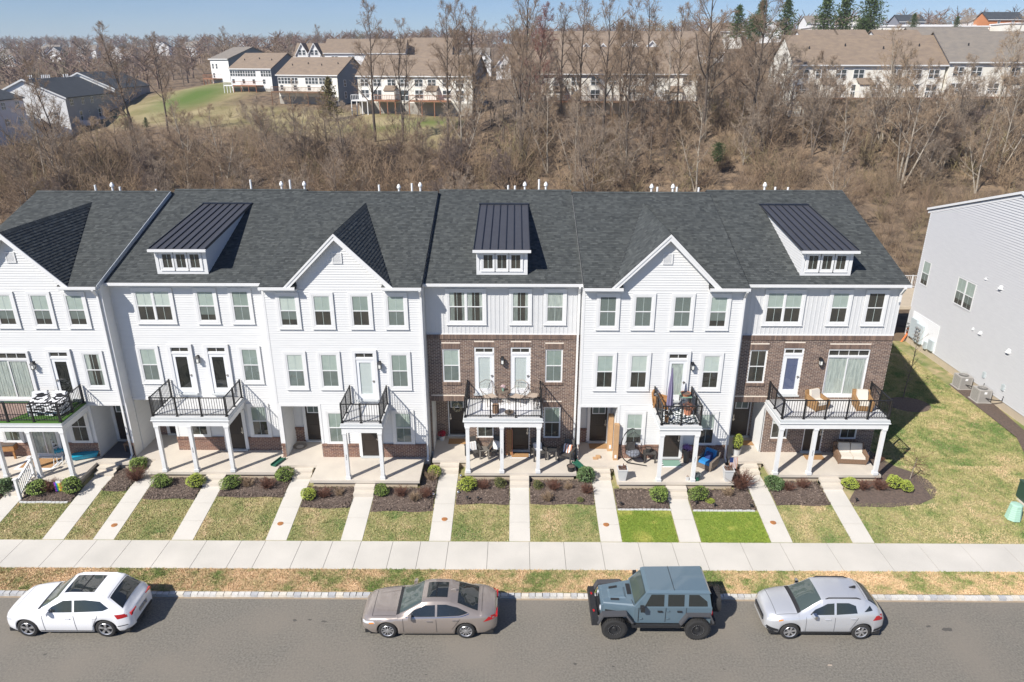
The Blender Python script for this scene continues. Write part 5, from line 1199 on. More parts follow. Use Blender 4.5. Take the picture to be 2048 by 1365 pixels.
kinds = [
 make_tree(23, .27, 17, .34, .75, .30, kids=(7, 5, 4), tw=.014, barkm='barkdark', twigm='twig'),            # 0 tall slender
 make_tree(22, .24, 15, .33, .8, .35, fork=1, kids=(6, 5, 4), tw=.014, barkm='barkdark', twigm='twig'),    # 1 tall forked
 make_tree(20, .25, 20, .27, 1.2, .22, kids=(7, 5, 5), tw=.014, barkm='bark', twigm='twigred'),            # 2 tall narrow reddish
 make_tree(12, .14, 14, .42, .55, .2, kids=(7, 5, 4), tw=.013, twigm='twig'),                              # 3 medium
 make_tree(10, .11, 12, .46, .5, .12, fork=2, kids=(6, 5, 4), tw=.013, twigm='twiggrey', barkm='barkpale'), # 4 medium pale multi stem
 make_tree(9, .13, 13, .55, .35, .12, kids=(7, 5, 4), tw=.013, twigm='twigtan'),                           # 5 spreading tan
 make_tree(14, .15, 14, .38, .75, .18, fork=1, kids=(6, 5, 4), tw=.013, twigm='twiggrey', barkm='bark'),    # 6
 make_tree(8, .10, 13, .52, .3, .05, fork=2, kids=(7, 5, 4), tw=.014, twigm='twigdark', barkm='barkdark'),  # 7 low dark
 make_tree(16, .19, 13, .38, .75, .25, fork=1, kids=(6, 5, 4), tw=.013, twigm='twigtan', barkm='barkpale'), # 8 pale sycamore
]
for k in kinds: k.location = (0, 0, -500)
klab = ['tall slender bare tree rising above the woods', 'tall forked bare tree rising above the woods', 'narrow bare tree with reddish buds', 'bare brown tree in the woods behind the houses', 'pale multi stemmed bare tree in the woods', 'low spreading tan bare tree in the woods', 'bare grey tree in the woods behind the houses', 'low dark tangled bare tree in the woods', 'bare tree with pale bark in the woods']
ngrp = {}
def tree(k, x, y, s=1.0, label=None, group=True, z=None):
    zz = hz(x, y) if z is None else z
    o = place(kinds[k], (x, y, zz-.1), TR.random()*6.28, s, label or klab[k])
    o['category'] = 'tree'
    if group: o['group'] = klab[k].replace('tree', 'trees', 1).replace('trees in', 'trees in')
    return o
tall = [(0,-24.6,128,1.02,'tallest dark trunked tree in front of the centre left cream block'),(1,-20.0,130,.95,'forked tall tree just right of the tallest dark trunked one'),(0,-11.9,128,1.03,'tall tree left of a close pair near the centre'),(0,-10.2,133,1.0,'tall tree right of a close pair near the centre'),
 (8,-37.5,125,.75,'leaning dark tree beside the clearing and the evergreen'),(1,-61,118,1.02,'tall leaning forked tree at the left, against the sky'),(0,-66,140,.8,'slender tall tree behind the leaning forked tree at left'),(2,3.6,125,1.15,'tall reddish tree in front of the centre right block'),(1,-.3,130,.93,'tall tree just left of the reddish tree'),
 (0,10.6,125,1.05,'tall tree between the reddish tree and the crossed pale trunks'),(1,16.5,120,1.0,'tall crossed tree in the middle of the centre right block'),(0,28,130,.85,'tall tree at the right end of the centre right block'),(8,24,118,1.15,'tall pale leaning tree right of the centre'),(1,-64,102,.85,'bare tree in front of the white gable end at left')]
for k, x, y, s, lb in tall: tree(k, x, y, s, lb, group=False)
def scatter(n, x0, x1, y0, y1, kk, s0, s1):
    for i in range(n):
        x = TR.uniform(x0, x1); y = TR.uniform(y0, y1); tree(TR.choice(kk), x, y, TR.uniform(s0, s1))
scatter(6, -9, -1, 112, 136, (6, 0, 3, 8), .85, 1.1)
scatter(24, -4, 42, 108, 134, (6, 6, 8, 3, 0, 1), .85, 1.25)
scatter(26, 40, 92, 100, 119, (6, 3, 8, 6, 4), .75, 1.15)
scatter(12, 36, 50, 112, 150, (6, 3, 5, 8), .8, 1.1)
scatter(18, -40, -4, 108, 124, (3, 5, 7, 6), .65, .95)
scatter(22, -90, -38, 98, 122, (3, 5, 6, 8), .7, 1.05)
scatter(14, -2, 70, 98, 112, (3, 4, 6, 8), .8, 1.1)
def blocked(x, y):
    if -34 < x < -8 and y > 150: return True
    if -2 < x < 35 and y > 135: return True
    if 43 < x < 97 and y > 119: return True
    if x < -95 and 130 < y < 222: return True
    return False
cnt = 0; tries = 0
while cnt < 110 and tries < 6000:
    tries += 1
    y = 60+95*TR.random()**1.25; x = TR.uniform(-.80, .80)*(y+12)
    right = x > 0
    if blocked(x, y) or meadow(np.array([x]), np.array([y]))[0] > .08: continue
    if x < 0 and y > 118 and TR.random() < .55: continue
    if x < -70 and y > 120: continue
    if right:
        if TR.random() < .5 and y < 95: continue
        k = TR.choice((3, 3, 4, 5, 6, 6, 6, 8, 8, 7)); s = TR.uniform(.7, 1.1)*(1.0 if y > 90 else .85)
    else: k = TR.choice((3, 4, 5, 5, 7, 7, 6)); s = TR.uniform(.55, .9)*(1.0 if y > 85 else .8)
    if y < 75: s *= .8
    tree(k, x, y, s); cnt += 1
# skyline trees behind the far rows
for (x, y, k, s) in [(-90, 240, 6, 1.2), (-78, 250, 3, 1.3), (-99, 255, 6, 1.2), (-84, 270, 0, .75), (-108, 245, 3, 1.2), (-120, 260, 6, 1.2), (-70, 262, 5, 1.3), (-60, 270, 3, 1.2), (-50, 268, 7, 1.3), (-130, 240, 8, 1), (-145, 230, 8, 1.1), (-160, 250, 6, 1.2), (-118, 215, 8, .9), (-95, 232, 5, 1.2), (-72, 240, 6, 1.1),
   (-64, 248, 0, .8), (-30, 265, 3, 1.3), (-20, 262, 5, 1.2), (-8, 258, 6, 1.2), (5, 250, 3, 1.2), (14, 240, 7, 1.4), (24, 245, 5, 1.4), (34, 240, 7, 1.3), (44, 238, 5, 1.3), (50, 225, 6, 1.1), (57, 215, 3, 1.2), (0, 225, 3, 1.1), (-3, 190, 3, 1), (40, 172, 6, 1), (42, 150, 3, .9), (40, 138, 6, 1.0), (39, 128, 3, 1.0), (42, 118, 6, 1.1), (38, 110, 3, 1.0),
   (90, 235, 0, .5), (100, 240, 6, .8), (104, 246, 3, .9), (140, 275, 5, 1.1), (156, 270, 5, 1.2), (176, 268, 5, 1.3), (182, 276, 5, 1.4), (170, 262, 7, .8), (-175, 330, 6, 1.4), (-200, 350, 3, 1.5), (-220, 340, 8, 1.2), (-150, 300, 6, 1.4), (-130, 300, 3, 1.4), (-240, 330, 8, 1.1), (-185, 300, 4, 1.3), (-110, 290, 0, .9)]:
    o = tree(k, x, y, s*.88, 'bare tree on the skyline behind the far houses'); o['group'] = 'bare trees on the skyline behind the far houses'
# evergreens
M['needle'] = mat('dark_green_needles', (.045, .085, .022), .8, (.085, .12, .035), 2); M['needleolive'] = mat('olive_brown_needles', (.12, .115, .030), .85, (.19, .14, .05), 2)
def evergreen(H, R, nm='evergreen_tree', m='needle', dens=1.0, rounded=False):
    root = empty(nm, (0, 0, 0), local=True); t = TB(); f = TB(); V = []; F = []
    t.seg(Vector((0, 0, -.5)), Vector((0, 0, H*.97)), .16*H/8, .03, 6); n = int(120*dens)
    for k in range(n):
        h = .10+.88*(k/n); prof = (1-h)**.8+.05 if not rounded else math.sqrt(max(0, 1-((h-.55)/.47)**2))*.9+.08
        L = R*prof*TR.uniform(.55, 1.3); an = k*2.4; b = Vector((0, 0, H*h)); d = Vector((math.cos(an), math.sin(an), -.05+.35*h)).normalized(); e = b+d*L
        t.seg(b, e, .035, .012, 3)
        for j in range(int(16*dens)+4):
            u = .15+.85*TR.random(); c = b.lerp(e, u)+rv(.13)
            for q in range(2):
                dd = (d*.4+rv(.6)+Vector((0, 0, -.1))).normalized(); s = TR.uniform(.22, .42); w = dd.cross(rv(1)).normalized()*s*.28; i = len(V)
                V += [tuple(c-w), tuple(c+w), tuple(c+dd*s)]; F.append((i, i+1, i+2))
    t.obj('trunk', M['barkdark'], root); nmesh('crown', V, F, M[m], root); return root
eg = [evergreen(8.5, 3.6, dens=.85), evergreen(8, 3.3, dens=1.0, rounded=True), evergreen(7.8, 2.9, m='needleolive', dens=.7)]
for k in eg: k.location = (0, 0, -500)
for (k, x, y, z, s, lb) in ((2,-37.4,150,8.6,1.05,'olive brown evergreen standing in the clearing left of the tallest bare trees'),(0,54,190,24.5,.95,'thin tipped evergreen at the left of the hilltop group'),(0,59.5,190,24.5,1.08,'tall dark evergreen, second of the hilltop group'),(0,64,185,24.0,1.12,'pointed evergreen in the middle of the hilltop group'),(0,73,185,24.3,1.18,'dense dark evergreen, second from the right of the hilltop group'),
   (0,77.5,185,24.3,1.25,'tall dark evergreen beside the round crowned pine'),(1,81.5,180,24.3,1.1,'round crowned pine at the right of the hilltop group'),(1,56.5,185,23.5,.8,'low bushy evergreen at the foot of the hilltop group'),(1,79,178,23.2,.7,'yellow green low pine under the round crowned pine'),(0,117,230,28.5,.55,'dark small conifer in front of the white roofs'),(0,129.7,230,29,.4,'tiny conifer by the right skyline'),
   (1,29,105,6,.35,'small green bush like evergreen deep in the right woods'),(0,-79,150,6.8,.25,'tiny dark evergreen left of a pair in the clearing'),(0,-75,150,7.0,.25,'tiny dark evergreen right of a pair in the clearing')):
    o = place(eg[k], (x, y, min(z, hz(x, y)+99)), TR.random()*6, s, lb); o['category'] = 'evergreen tree'
def drop(o):
    for c in list(o.children): drop(c)
    bpy.data.objects.remove(o)
for k in eg+kinds: drop(k)
# brush: a dense ground-hugging thicket, one mass
def shrub_mesh(n=12, H=2.6, tk=1.0):
    t = TB()
    for k in range(n):
        an = TR.random()*6.28; lean_ = TR.uniform(.15, .9); p = Vector((TR.gauss(0, .35), TR.gauss(0, .35), -.2)); d = Vector((math.cos(an)*lean_, math.sin(an)*lean_, 1)).normalized(); L = H*TR.uniform(.5, 1.1)
        for i in range(3):
            d = (d+rv(.18)).normalized(); q = p+d*L/3; t.seg(p, q, .03*tk, .024*tk, 3)
            for j in range(3):
                b = p.lerp(q, TR.random()); e = (d+rv(.6)).normalized()*L*.28; t.seg(b, b+e, .018*tk, .012*tk, 3)
                if j == 1: continue
                e2 = (e.normalized()+rv(.5)).normalized()*L*.16; t.seg(b+e*.6, b+e*.6+e2, .014*tk, .01*tk, 3)
            p = q
    return np.array(t.v, np.float32), np.array(t.f, np.int32)
sv = [shrub_mesh(14, 2.6, .5), shrub_mesh(12, 3.4, .5), shrub_mesh(16, 2.0, .5)]
M['brush'] = mat('tangled_brush', (1, 1, 1), .95, rnd=[(.21, .148, .098), (.31, .215, .135), (.135, .10, .07), (.38, .275, .17), (.25, .175, .118), (.27, .225, .11)])
def brush(n, y0, y1, seed, label, test, smin=.7, smax=1.5, xr=.8):
    rg = np.random.default_rng(seed); VV = []; FF = []; RR = []; off = 0; c = 0
    while c < n:
        y = y0+(y1-y0)*rg.random(); x = rg.uniform(-xr, xr)*(y+12)
        if test(x, y): continue
        v, f = sv[rg.integers(3)]; s = rg.uniform(smin, smax); a = rg.random()*6.28; ca, sa = np.cos(a)*s, np.sin(a)*s
        w = np.empty_like(v); w[:, 0] = v[:, 0]*ca-v[:, 1]*sa+x; w[:, 1] = v[:, 0]*sa+v[:, 1]*ca+y; w[:, 2] = v[:, 2]*s*rg.uniform(.8, 1.15)+hz(x, y)
        VV.append(w); FF.append(f+off); off += len(v); RR.append(np.full(len(f), rg.random())); c += 1
    nmesh('brush_thicket', np.concatenate(VV), np.concatenate(FF), M['brush'], rnd=np.concatenate(RR), kind='stuff', label=label)
mtest = lambda x, y: (blocked(x, y) and not (y < 122 or (x < 40 and y < 138))) or (x < 0 and y > 128) or meadow(np.array([x]), np.array([y]))[0] > .15
brush(620, 84, 150, 3, 'tangled brown brush covering the wooded slope behind the houses', mtest)
brush(260, 58, 98, 23, 'brown brush in the gap behind the right end townhouse', lambda x, y: x < 24 or x > 75 or (x < 44 and y < 66), smin=.6, smax=1.3)
brush(70, 126, 175, 29, 'scattered low brush in the clearing', lambda x, y: x > -8 or x < -92 or blocked(x, y) or (y > 168 and x > -60), smin=.5, smax=1.1)
brush(330, 96, 132, 17, 'taller tangled thicket on the steeper part of the slope', lambda x, y: blocked(x, y) and y > 121 or (x < 0 and y > 122), smin=1.5, smax=2.7)
# far woods mass
def far_mesh():
    t = TB(); t.seg(Vector((0, 0, 0)), Vector((0, 0, 7)), .25, .1, 3)
    for k in range(20):
        an = TR.random()*6.28; h = TR.uniform(2.0, 7); p = Vector((0, 0, h)); d = Vector((math.cos(an), math.sin(an), TR.uniform(.3, 1.2))).normalized(); q = p+d*TR.uniform(1.5, 3.6); t.seg(p, q, .12, .06, 3)
        for j in range(1): t.seg(p.lerp(q, .6), p.lerp(q, .6)+(d+rv(.5)).normalized()*1.8, .09, .05, 3)
    return np.array(t.v, np.float32), np.array(t.f, np.int32)
fm = [far_mesh() for _ in range(3)]
M['farwood'] = mat('far_bare_woods', (1, 1, 1), .95, rnd=[(.20, .145, .115), (.27, .19, .145), (.155, .12, .10), (.24, .16, .13), (.30, .22, .16), (.17, .16, .10)])
rg = np.random.default_rng(9); VV = []; FF = []; RR = []; off = 0
for i in range(1900):
    u = rg.random(); y = 205+1000*u**1.5; x = rg.uniform(-.86, .80)*(y+10)
    if x > 0 and y < 330: continue
    if -110 < x < 95 and y < 262: continue
    if x < -95 and y < 228: continue
    if -350 < x < -195 and 400 < y < 640 and rg.random() < .35: continue
    v, f = fm[rg.integers(3)]; s = rg.uniform(.9, 1.5)*(1+y/2500); a = rg.random()*6.28; ca, sa = np.cos(a)*s, np.sin(a)*s
    w = np.empty_like(v); w[:, 0] = v[:, 0]*ca-v[:, 1]*sa+x; w[:, 1] = v[:, 0]*sa+v[:, 1]*ca+y; w[:, 2] = v[:, 2]*s*.9+hz(x, y)-.5
    VV.append(w); FF.append(f+off); off += len(v); RR.append(np.full(len(f), rg.random()))
nmesh('distant_woods', np.concatenate(VV), np.concatenate(FF), M['farwood'], rnd=np.concatenate(RR), kind='stuff', label='distant brown leafless woods up to the skyline')

# thin air haze
hb = MB(); hb.box(-2600, 2600, -60, 2750, -9, 105); hm = bpy.data.materials.new('thin_haze'); hm.use_nodes = True
for q in list(hm.node_tree.nodes): hm.node_tree.nodes.remove(q)
ho = hm.node_tree.nodes.new('ShaderNodeOutputMaterial'); hv = hm.node_tree.nodes.new('ShaderNodeVolumePrincipled'); hv.inputs['Color'].default_value = (.80, .88, 1.0, 1); hv.inputs['Density'].default_value = .0002; hm.node_tree.links.new(hv.outputs[0], ho.inputs['Volume'])
hb.build('haze', hm, kind='stuff', label='thin pale blue haze over the far hills')
# ------------------------------------------------------------------ cars
def paint(name, c, metal=.0, rough=.25): return mat(name, c, rough, metal=metal, coat=.8)
M['paintwhite'] = paint('white_car_paint', (.80, .80, .81)); M['paintbronze'] = paint('bronze_metallic_paint', (.36, .31, .275), .45, .26); M['paintslate'] = paint('flat_blue_grey_paint', (.105, .155, .19), 0, .38); M['paintsilver'] = paint('silver_metallic_paint', (.62, .63, .65), .45, .28)
M['carglass'] = mat('dark_car_glass', (.018, .022, .022), .03, spec=1.0); M['wglass'] = mat('windscreen_glass', (.065, .085, .078), .03, spec=1.0)
M['tyre'] = mat('tyre_rubber', (.025, .024, .023), .85, bump=.3, bscale=60); M['rim'] = mat('alloy_rim', (.55, .55, .56), .3, metal=.7); M['rimdark'] = mat('rim_gap_dark', (.02, .02, .02), .7)
M['chrome'] = mat('chrome', (.75, .75, .75), .12, metal=1.0); M['lampred'] = mat('red_tail_lamp', (.45, .01, .015), .15, coat=.5); M['lampclear'] = mat('clear_headlamp', (.55, .57, .6), .12, coat=.6); M['amber'] = mat('amber_marker', (.8, .25, .03), .3); M['trimblack'] = mat('black_car_trim', (.02, .02, .021), .55); M['cladgrey'] = mat('grey_black_fender', (.07, .07, .075), .6); M['plate'] = mat('licence_plate', (.5, .45, .3), .5, (.05, .08, .2), 12)
def crv(pts, x):
    """smooth curve through control points"""
    if x <= pts[0][0]: return pts[0][1]
    if x >= pts[-1][0]: return pts[-1][1]
    for i in range(len(pts)-1):
        if pts[i][0] <= x <= pts[i+1][0]:
            a, b = pts[i], pts[i+1]; t = (x-a[0])/(b[0]-a[0]); p = pts[i-1] if i else a; n = pts[i+2] if i+2 < len(pts) else b
            m0 = (b[1]-p[1])/(b[0]-p[0]) if b[0] > p[0] else 0; m1 = (n[1]-a[1])/(n[0]-a[0]) if n[0] > a[0] else 0
            s0 = (b[1]-a[1])/(b[0]-a[0])
            if s0 == 0: m0 = m1 = 0
            else:
                m0 = max(0, min(3, m0/s0))*s0; m1 = max(0, min(3, m1/s0))*s0
            h = b[0]-a[0]; t2, t3 = t*t, t*t*t
            return (2*t3-3*t2+1)*a[1]+(t3-2*t2+t)*h*m0+(-2*t3+3*t2)*b[1]+(t3-t2)*h*m1
class Car:
    def __init__(s, name, loc, L, W, wr, xf, xr, top, belt, hw, rail, cowl, roofa, roofb, deck, sill, paintm, label, base=None, arch=.05, clad=None):
        s.L, s.W, s.wr, s.xf, s.xr, s.top, s.belt, s.hw, s.rail, s.cowl, s.ra, s.rb, s.deck, s.sill = L, W, wr, xf, xr, top, belt, hw, rail, cowl, roofa, roofb, deck, sill
        s.pm = M[paintm]; s.root = empty(name, loc, label=label, cat='car', group='cars parked along the kerb', local=True); s.R = wr+arch
    def rows(s, x):
        hw = crv(s.hw, x)*s.W/2; zt = crv(s.top, x); zb_ = min(crv(s.belt, x), zt-.02)
        lo = crv(s.sill, x)
        for w in (s.xf, s.xr):
            d = abs(x-w)
            if d < s.R: lo = max(lo, s.wr+math.sqrt(s.R**2-d**2))
        g = 0.0   # greenhouse factor
        if s.cowl < x < s.deck:
            g = min(1, (x-s.cowl)/max(.01, s.ra-s.cowl), (s.deck-x)/max(.01, s.deck-s.rb))
        gw = hw*(.90*(1-g)+s.rail*g); zr = zb_+.015+(zt-.055-zb_)*g if g > 0 else zb_+min(.03, (zt-zb_)*.4)
        z1 = max(lo+.02, .34); z2 = max(z1+.02, .36*zb_+.35*.62); z2 = max(z2, lo+.05); z3 = max(z2+.02, zb_-.10)
        z3 = min(z3, zb_-.02); z2 = min(z2, z3-.01); z1 = min(z1, z2-.01)
        lo = min(lo, z1-.005)
        R = [(hw*.93, lo), (hw*.985, z1), (hw*1.0, z2), (hw*.985, z3), (hw*.955, zb_), (gw, zr)]
        cr = zt-zr
        R += [(gw*.93, zr+cr*.45), (gw*.72, zr+cr*.78), (gw*.38, zr+cr*.95), (0, zt)]
        return R
    def side(s, x, z):
        R = s.rows(x)[:6]
        for a, b in zip(R[:-1], R[1:]):
            if a[1] <= z <= b[1] and b[1] > a[1]: return a[0]+(b[0]-a[0])*(z-a[1])/(b[1]-a[1])
        return R[0][0] if z < R[0][1] else R[-1][0]
    def topz(s, x, y):
        R = s.rows(x)[5:]; y = abs(y)
        for a, b in zip(R[:-1], R[1:]):
            if b[0] <= y <= a[0]: return b[1]+(a[1]-b[1])*((y-b[0])/(a[0]-b[0]) if a[0] > b[0] else 0)
        return R[0][1]
    def body(s):
        xs = set(np.linspace(0, s.L, 84).tolist()+[s.cowl, s.ra, s.rb, s.deck, .02, .05, .1, s.L-.02, s.L-.05, s.L-.1])
        for w in (s.xf, s.xr):
            for k in range(-8, 9): xs.add(w+s.R*math.sin(k*PI/16.0)*.999)
        xs = sorted(x for x in xs if 0 <= x <= s.L); V = []; F = []
        nr = 19
        for x in xs:
            R = s.rows(x); h = [(x, -y, z) for y, z in R]+[(x, y, z) for y, z in R[-2::-1]]; V += h
        for i in range(len(xs)-1):
            for k in range(nr-1): a = i*nr+k; F.append((a, a+nr, a+nr+1, a+1))
        m = MB(); m.v = V; m.f = F+[tuple(range(nr))[::-1] if False else tuple(range(nr)), tuple(range((len(xs)-1)*nr, len(xs)*nr))[::-1]]; m.m = [0]*len(m.f); m.r = m.m
        o = m.build('body', s.pm, s.root, smooth=True, recalc=True)
        for p in o.data.polygons:
            if len(p.vertices) > 4: p.use_smooth = False
        m = MB(); m.box(.15, s.L-.15, -s.W/2*.86, s.W/2*.86, .18, .32)
        for w in (s.xf, s.xr):
            m.box(w-s.R, w+s.R, -s.W/2*.55, s.W/2*.55, .2, s.wr+s.R*.9)
            for sy in (-1, 1):   # wheel well shells
                for k in range(10):
                    a, b = PI*k/10, PI*(k+1)/10; yy0, yy1 = sy*s.W/2*.55, sy*s.W/2*.925
                    q = [(w+s.R*math.cos(a), yy0, s.wr+s.R*math.sin(a)-.006), (w+s.R*math.cos(b), yy0, s.wr+s.R*math.sin(b)-.006), (w+s.R*math.cos(b), yy1, s.wr+s.R*math.sin(b)-.006), (w+s.R*math.cos(a), yy1, s.wr+s.R*math.sin(a)-.006)]; m.face(q)
        m.build('underbody', M['trimblack'], s.root)
        return o
    def patch(s, name, poly, m_, where='side', off=.006, res=.07, sy=(-1, 1), par=None):
        out = []
        for sgn in (sy if where == 'side' else (1,)):
            bm = bmesh.new(); vs = [bm.verts.new((p[0], 0, p[1])) for p in poly]; f = bm.faces.new(vs)
            xs = [p[0] for p in poly]; zs = [p[1] for p in poly]
            for ax, lo, hi in ((0, min(xs), max(xs)), (2, min(zs), max(zs))):
                n = int((hi-lo)/res)
                for k in range(1, n+1):
                    c = [0, 0, 0]; c[ax] = lo+(hi-lo)*k/(n+1); nn = [0, 0, 0]; nn[ax] = 1
                    bmesh.ops.bisect_plane(bm, geom=bm.verts[:]+bm.edges[:]+bm.faces[:], plane_co=c, plane_no=nn)
            for v in bm.verts:
                if where == 'side': v.co = Vector((v.co.x, sgn*(s.side(v.co.x, v.co.z)+off), v.co.z))
                else: v.co = Vector((v.co.x, v.co.z, s.topz(v.co.x, v.co.z)+off))
            bmesh.ops.recalc_face_normals(bm, faces=bm.faces); me = bpy.data.meshes.new(name)
            fl = [q for q in bm.faces]; 
            if fl and ((where == 'side' and fl[0].normal.y*sgn < 0) or (where != 'side' and fl[0].normal.z < 0)): bmesh.ops.reverse_faces(bm, faces=fl)
            bm.to_mesh(me); bm.free(); me.materials.append(m_); me.polygons.foreach_set('use_smooth', [True]*len(me.polygons))
            o = bpy.data.objects.new(name, me); COL.objects.link(o); o.parent = par or s.root; ORG[o.name] = Vector((0, 0, 0)); out.append(o)
        return out
    def strip(s, name, pts, w, m_, off=.007):
        for a, b in zip(pts[:-1], pts[1:]):
            dx, dz = b[0]-a[0], b[1]-a[1]; L = math.hypot(dx, dz); nx, nz = -dz/L*w/2, dx/L*w/2
            s.patch(name, [(a[0]-nx, a[1]-nz), (b[0]-nx, b[1]-nz), (b[0]+nx, b[1]+nz), (a[0]+nx, a[1]+nz)], m_, off=off)
    def wheels(s, style='five', rimr=.62, width=.22, rim='rim'):
        for w in (s.xf, s.xr):
            for sy in (-1, 1):
                yo = s.W/2*.965*sy; t = empty('wheel', (w, yo, s.wr), local=True); t.parent = s.root
                R = s.wr; m = MB(); wd = width*sy
                prof = [(R*rimr, 0), (R*.9, .012*sy), (R*.985, -.02*sy), (R, -.05*sy), (R, -wd+.05*sy), (R*.97, -wd), (R*rimr, -wd)]
                m.lathe([(a, b) for a, b in prof], (0, 0, 0), 28, axis='y'); m.build('tyre', M['tyre'], t, smooth=True)
                m = MB(); r = R*rimr; m.lathe([(r, -.03*sy), (r*.96, -.06*sy), (0, -.07*sy)], (0, 0, 0), 24, axis='y'); m.build('rim_backing', M['rimdark'], t)  # full dark disc closing the gaps between the spokes
                m = MB(); m.lathe([(r, .0), (r*.97, .008*sy), (r*.9, -.005*sy), (r*.9, -.03*sy)], (0, 0, 0), 28, axis='y')
                m.lathe([(r*.22, -.012*sy), (r*.2, 0.0*sy), (0, .002*sy)], (0, 0, 0), 12, axis='y')
                n = {'five': 5, 'ten': 10, 'six': 6, 'eight': 8}[style]
                for k in range(n):
                    a = 2*PI*k/n+.3
                    for da in ((-.12, .12) if style == 'five' else (0,)):
                        c, sn = math.cos(a+da), math.sin(a+da); ww = r*(.09 if style == 'five' else .55/n*1.6); p0, p1 = r*.15, r*.93; ux, uz = -sn*ww, c*ww
                        y0, y1 = -.035*sy, -.004*sy
                        m.hexa([(p0*c-ux*.7,y0,p0*sn-uz*.7),(p1*c-ux,y0,p1*sn-uz),(p1*c+ux,y0,p1*sn+uz),(p0*c+ux*.7,y0,p0*sn+uz*.7),(p0*c-ux*.7,y1,p0*sn-uz*.7),(p1*c-ux,y1,p1*sn-uz),(p1*c+ux,y1,p1*sn+uz),(p0*c+ux*.7,y1,p0*sn+uz*.7)])
                m.build('rim', M[rim], t, recalc=True)
    def mirrors(s, x, z, m_):
        for sy in (-1, 1):
            y = s.side(x, z-.06); m = MB()
            m.hexa([(x-.09,sy*(y+.05),z-.07),(x+.05,sy*(y+.05),z-.06),(x+.05,sy*(y+.22),z-.05),(x-.05,sy*(y+.22),z-.05),(x-.08,sy*(y+.05),z+.08),(x+.05,sy*(y+.05),z+.08),(x+.05,sy*(y+.21),z+.07),(x-.04,sy*(y+.21),z+.07)])
            m.box(x-.02, x+.03, min(sy*y*.98, sy*(y+.06)), max(sy*y*.98, sy*(y+.06)), z-.06, z-.02)
            m.build('mirror', m_, s.root, recalc=True)
    def handle(s, x, z, m_):
        for sy in (-1, 1):
            y = s.side(x, z); m = MB(); a, b = sorted((sy*(y+.005), sy*(y+.035))); m.box(x-.1, x+.1, a, b, z-.014, z+.014); m.build('door_handle', m_, s.root)
    def endplate(s, name, x, y0, y1, z0, z1, m_, d=.02):
        m = MB(); m.box(x-d, x+d, y0, y1, z0, z1); return m.build(name, m_, s.root)
CARY = 20.93
# --- white SUV
c = Car('white_car', (-17.55-.88, 20.93, 0), 4.66, 1.89, .37, .88, 3.70,
    [(0,.72),(.05,.86),(.3,.99),(1.0,1.07),(1.30,1.11),(2.05,1.56),(2.5,1.645),(3.2,1.64),(3.85,1.58),(4.25,1.32),(4.5,1.05),(4.62,.95),(4.66,.80)],
    [(0,.66),(.3,.86),(1.2,.98),(2.5,1.03),(3.8,1.07),(4.4,1.03),(4.66,.78)], [(0,.62),(.06,.75),(.25,.88),(.7,.97),(1.3,1),(3.6,1),(4.2,.95),(4.5,.86),(4.62,.76),(4.66,.66)],
    .715, 1.32, 2.10, 3.85, 4.42, [(0,.30),(.3,.22),(4.3,.24),(4.66,.38)], 'paintwhite', 'white station wagon like car with glass roof, leftmost parked car')
c.body(); c.wheels('five', .68)
c.patch('windscreen', [(1.40,-.66),(1.40,.66),(2.06,.58),(2.06,-.58)], M['wglass'], 'top'); c.patch('cowl', [(1.28,-.72),(1.28,.72),(1.40,.70),(1.40,-.70)], M['trimblack'], 'top')
c.patch('bonnet_seam', [(.36,-.72),(.36,.72),(.372,.72),(.372,-.72)], M['cladgrey'], 'top', .004); c.patch('hatch_seam', [(3.88,-.62),(3.88,.62),(3.892,.62),(3.892,-.62)], M['cladgrey'], 'top', .004)
for sy in (-1, 1): c.patch('bonnet_seam', [(.38,sy*.72),(1.26,sy*.79),(1.26,sy*.802),(.38,sy*.732)], M['cladgrey'], 'top', .004)
c.patch('glass_roof', [(2.22,-.46),(2.22,.46),(3.30,.46),(3.30,-.46)], M['carglass'], 'top', .008); c.patch('roof_bar', [(2.78,-.46),(2.78,.46),(2.83,.46),(2.83,-.46)], M['black'], 'top', .014)
c.patch('rear_window', [(3.93,-.60),(3.93,.60),(4.36,.70),(4.36,-.70)], M['carglass'], 'top')
c.patch('side_window', [(1.66,1.07),(2.62,1.10),(2.62,1.50),(2.30,1.48),(1.85,1.24)], M['carglass']); c.patch('side_window', [(2.70,1.10),(3.72,1.15),(3.92,1.22),(3.62,1.46),(3.1,1.51),(2.70,1.50)], M['carglass'])
for x in (1.52, 2.66): c.strip('door_seam', [(x+.02,.34),(x,.98)], .014, M['cladgrey'])
c.strip('door_seam', [(3.28,.5),(3.52,.98)], .012, M['cladgrey']); c.strip('sill_trim', [(1.3,.30),(3.25,.30)], .05, M['trimblack'])
c.handle(2.42, .87, M['paintwhite']); c.handle(3.38, .90, M['paintwhite']); c.mirrors(1.78, 1.12, M['paintwhite'])
for sy in (-1, 1): c.patch('taillight', [(4.20,.80),(4.52,.84),(4.50,.98),(4.12,.99)], M['lampred'], sy=(sy,)); c.patch('headlight', [(.04,.66),(.36,.72),(.32,.82),(.06,.75)], M['lampclear'], sy=(sy,))
c.endplate('taillight', 4.60, -.70, -.36, .82, .94, M['lampred'], .035); c.endplate('taillight', 4.60, .36, .70, .82, .94, M['lampred'], .035)
c.endplate('licence_plate', 4.665, -.26, .26, .62, .76, M['plate']); c.endplate('bumper_trim', 4.665, -.55, .55, .36, .46, M['trimblack']); c.endplate('grille', -.01, -.48, .48, .40, .66, M['trimblack'])
for sy in (-1, 1):
    m = MB(); m.tube([(2.25,sy*.60,1.575),(2.35,sy*.60,1.64),(3.6,sy*.60,1.64),(3.72,sy*.60,1.585)], .014, 6); m.build('roof_rail', M['paintwhite'], c.root)
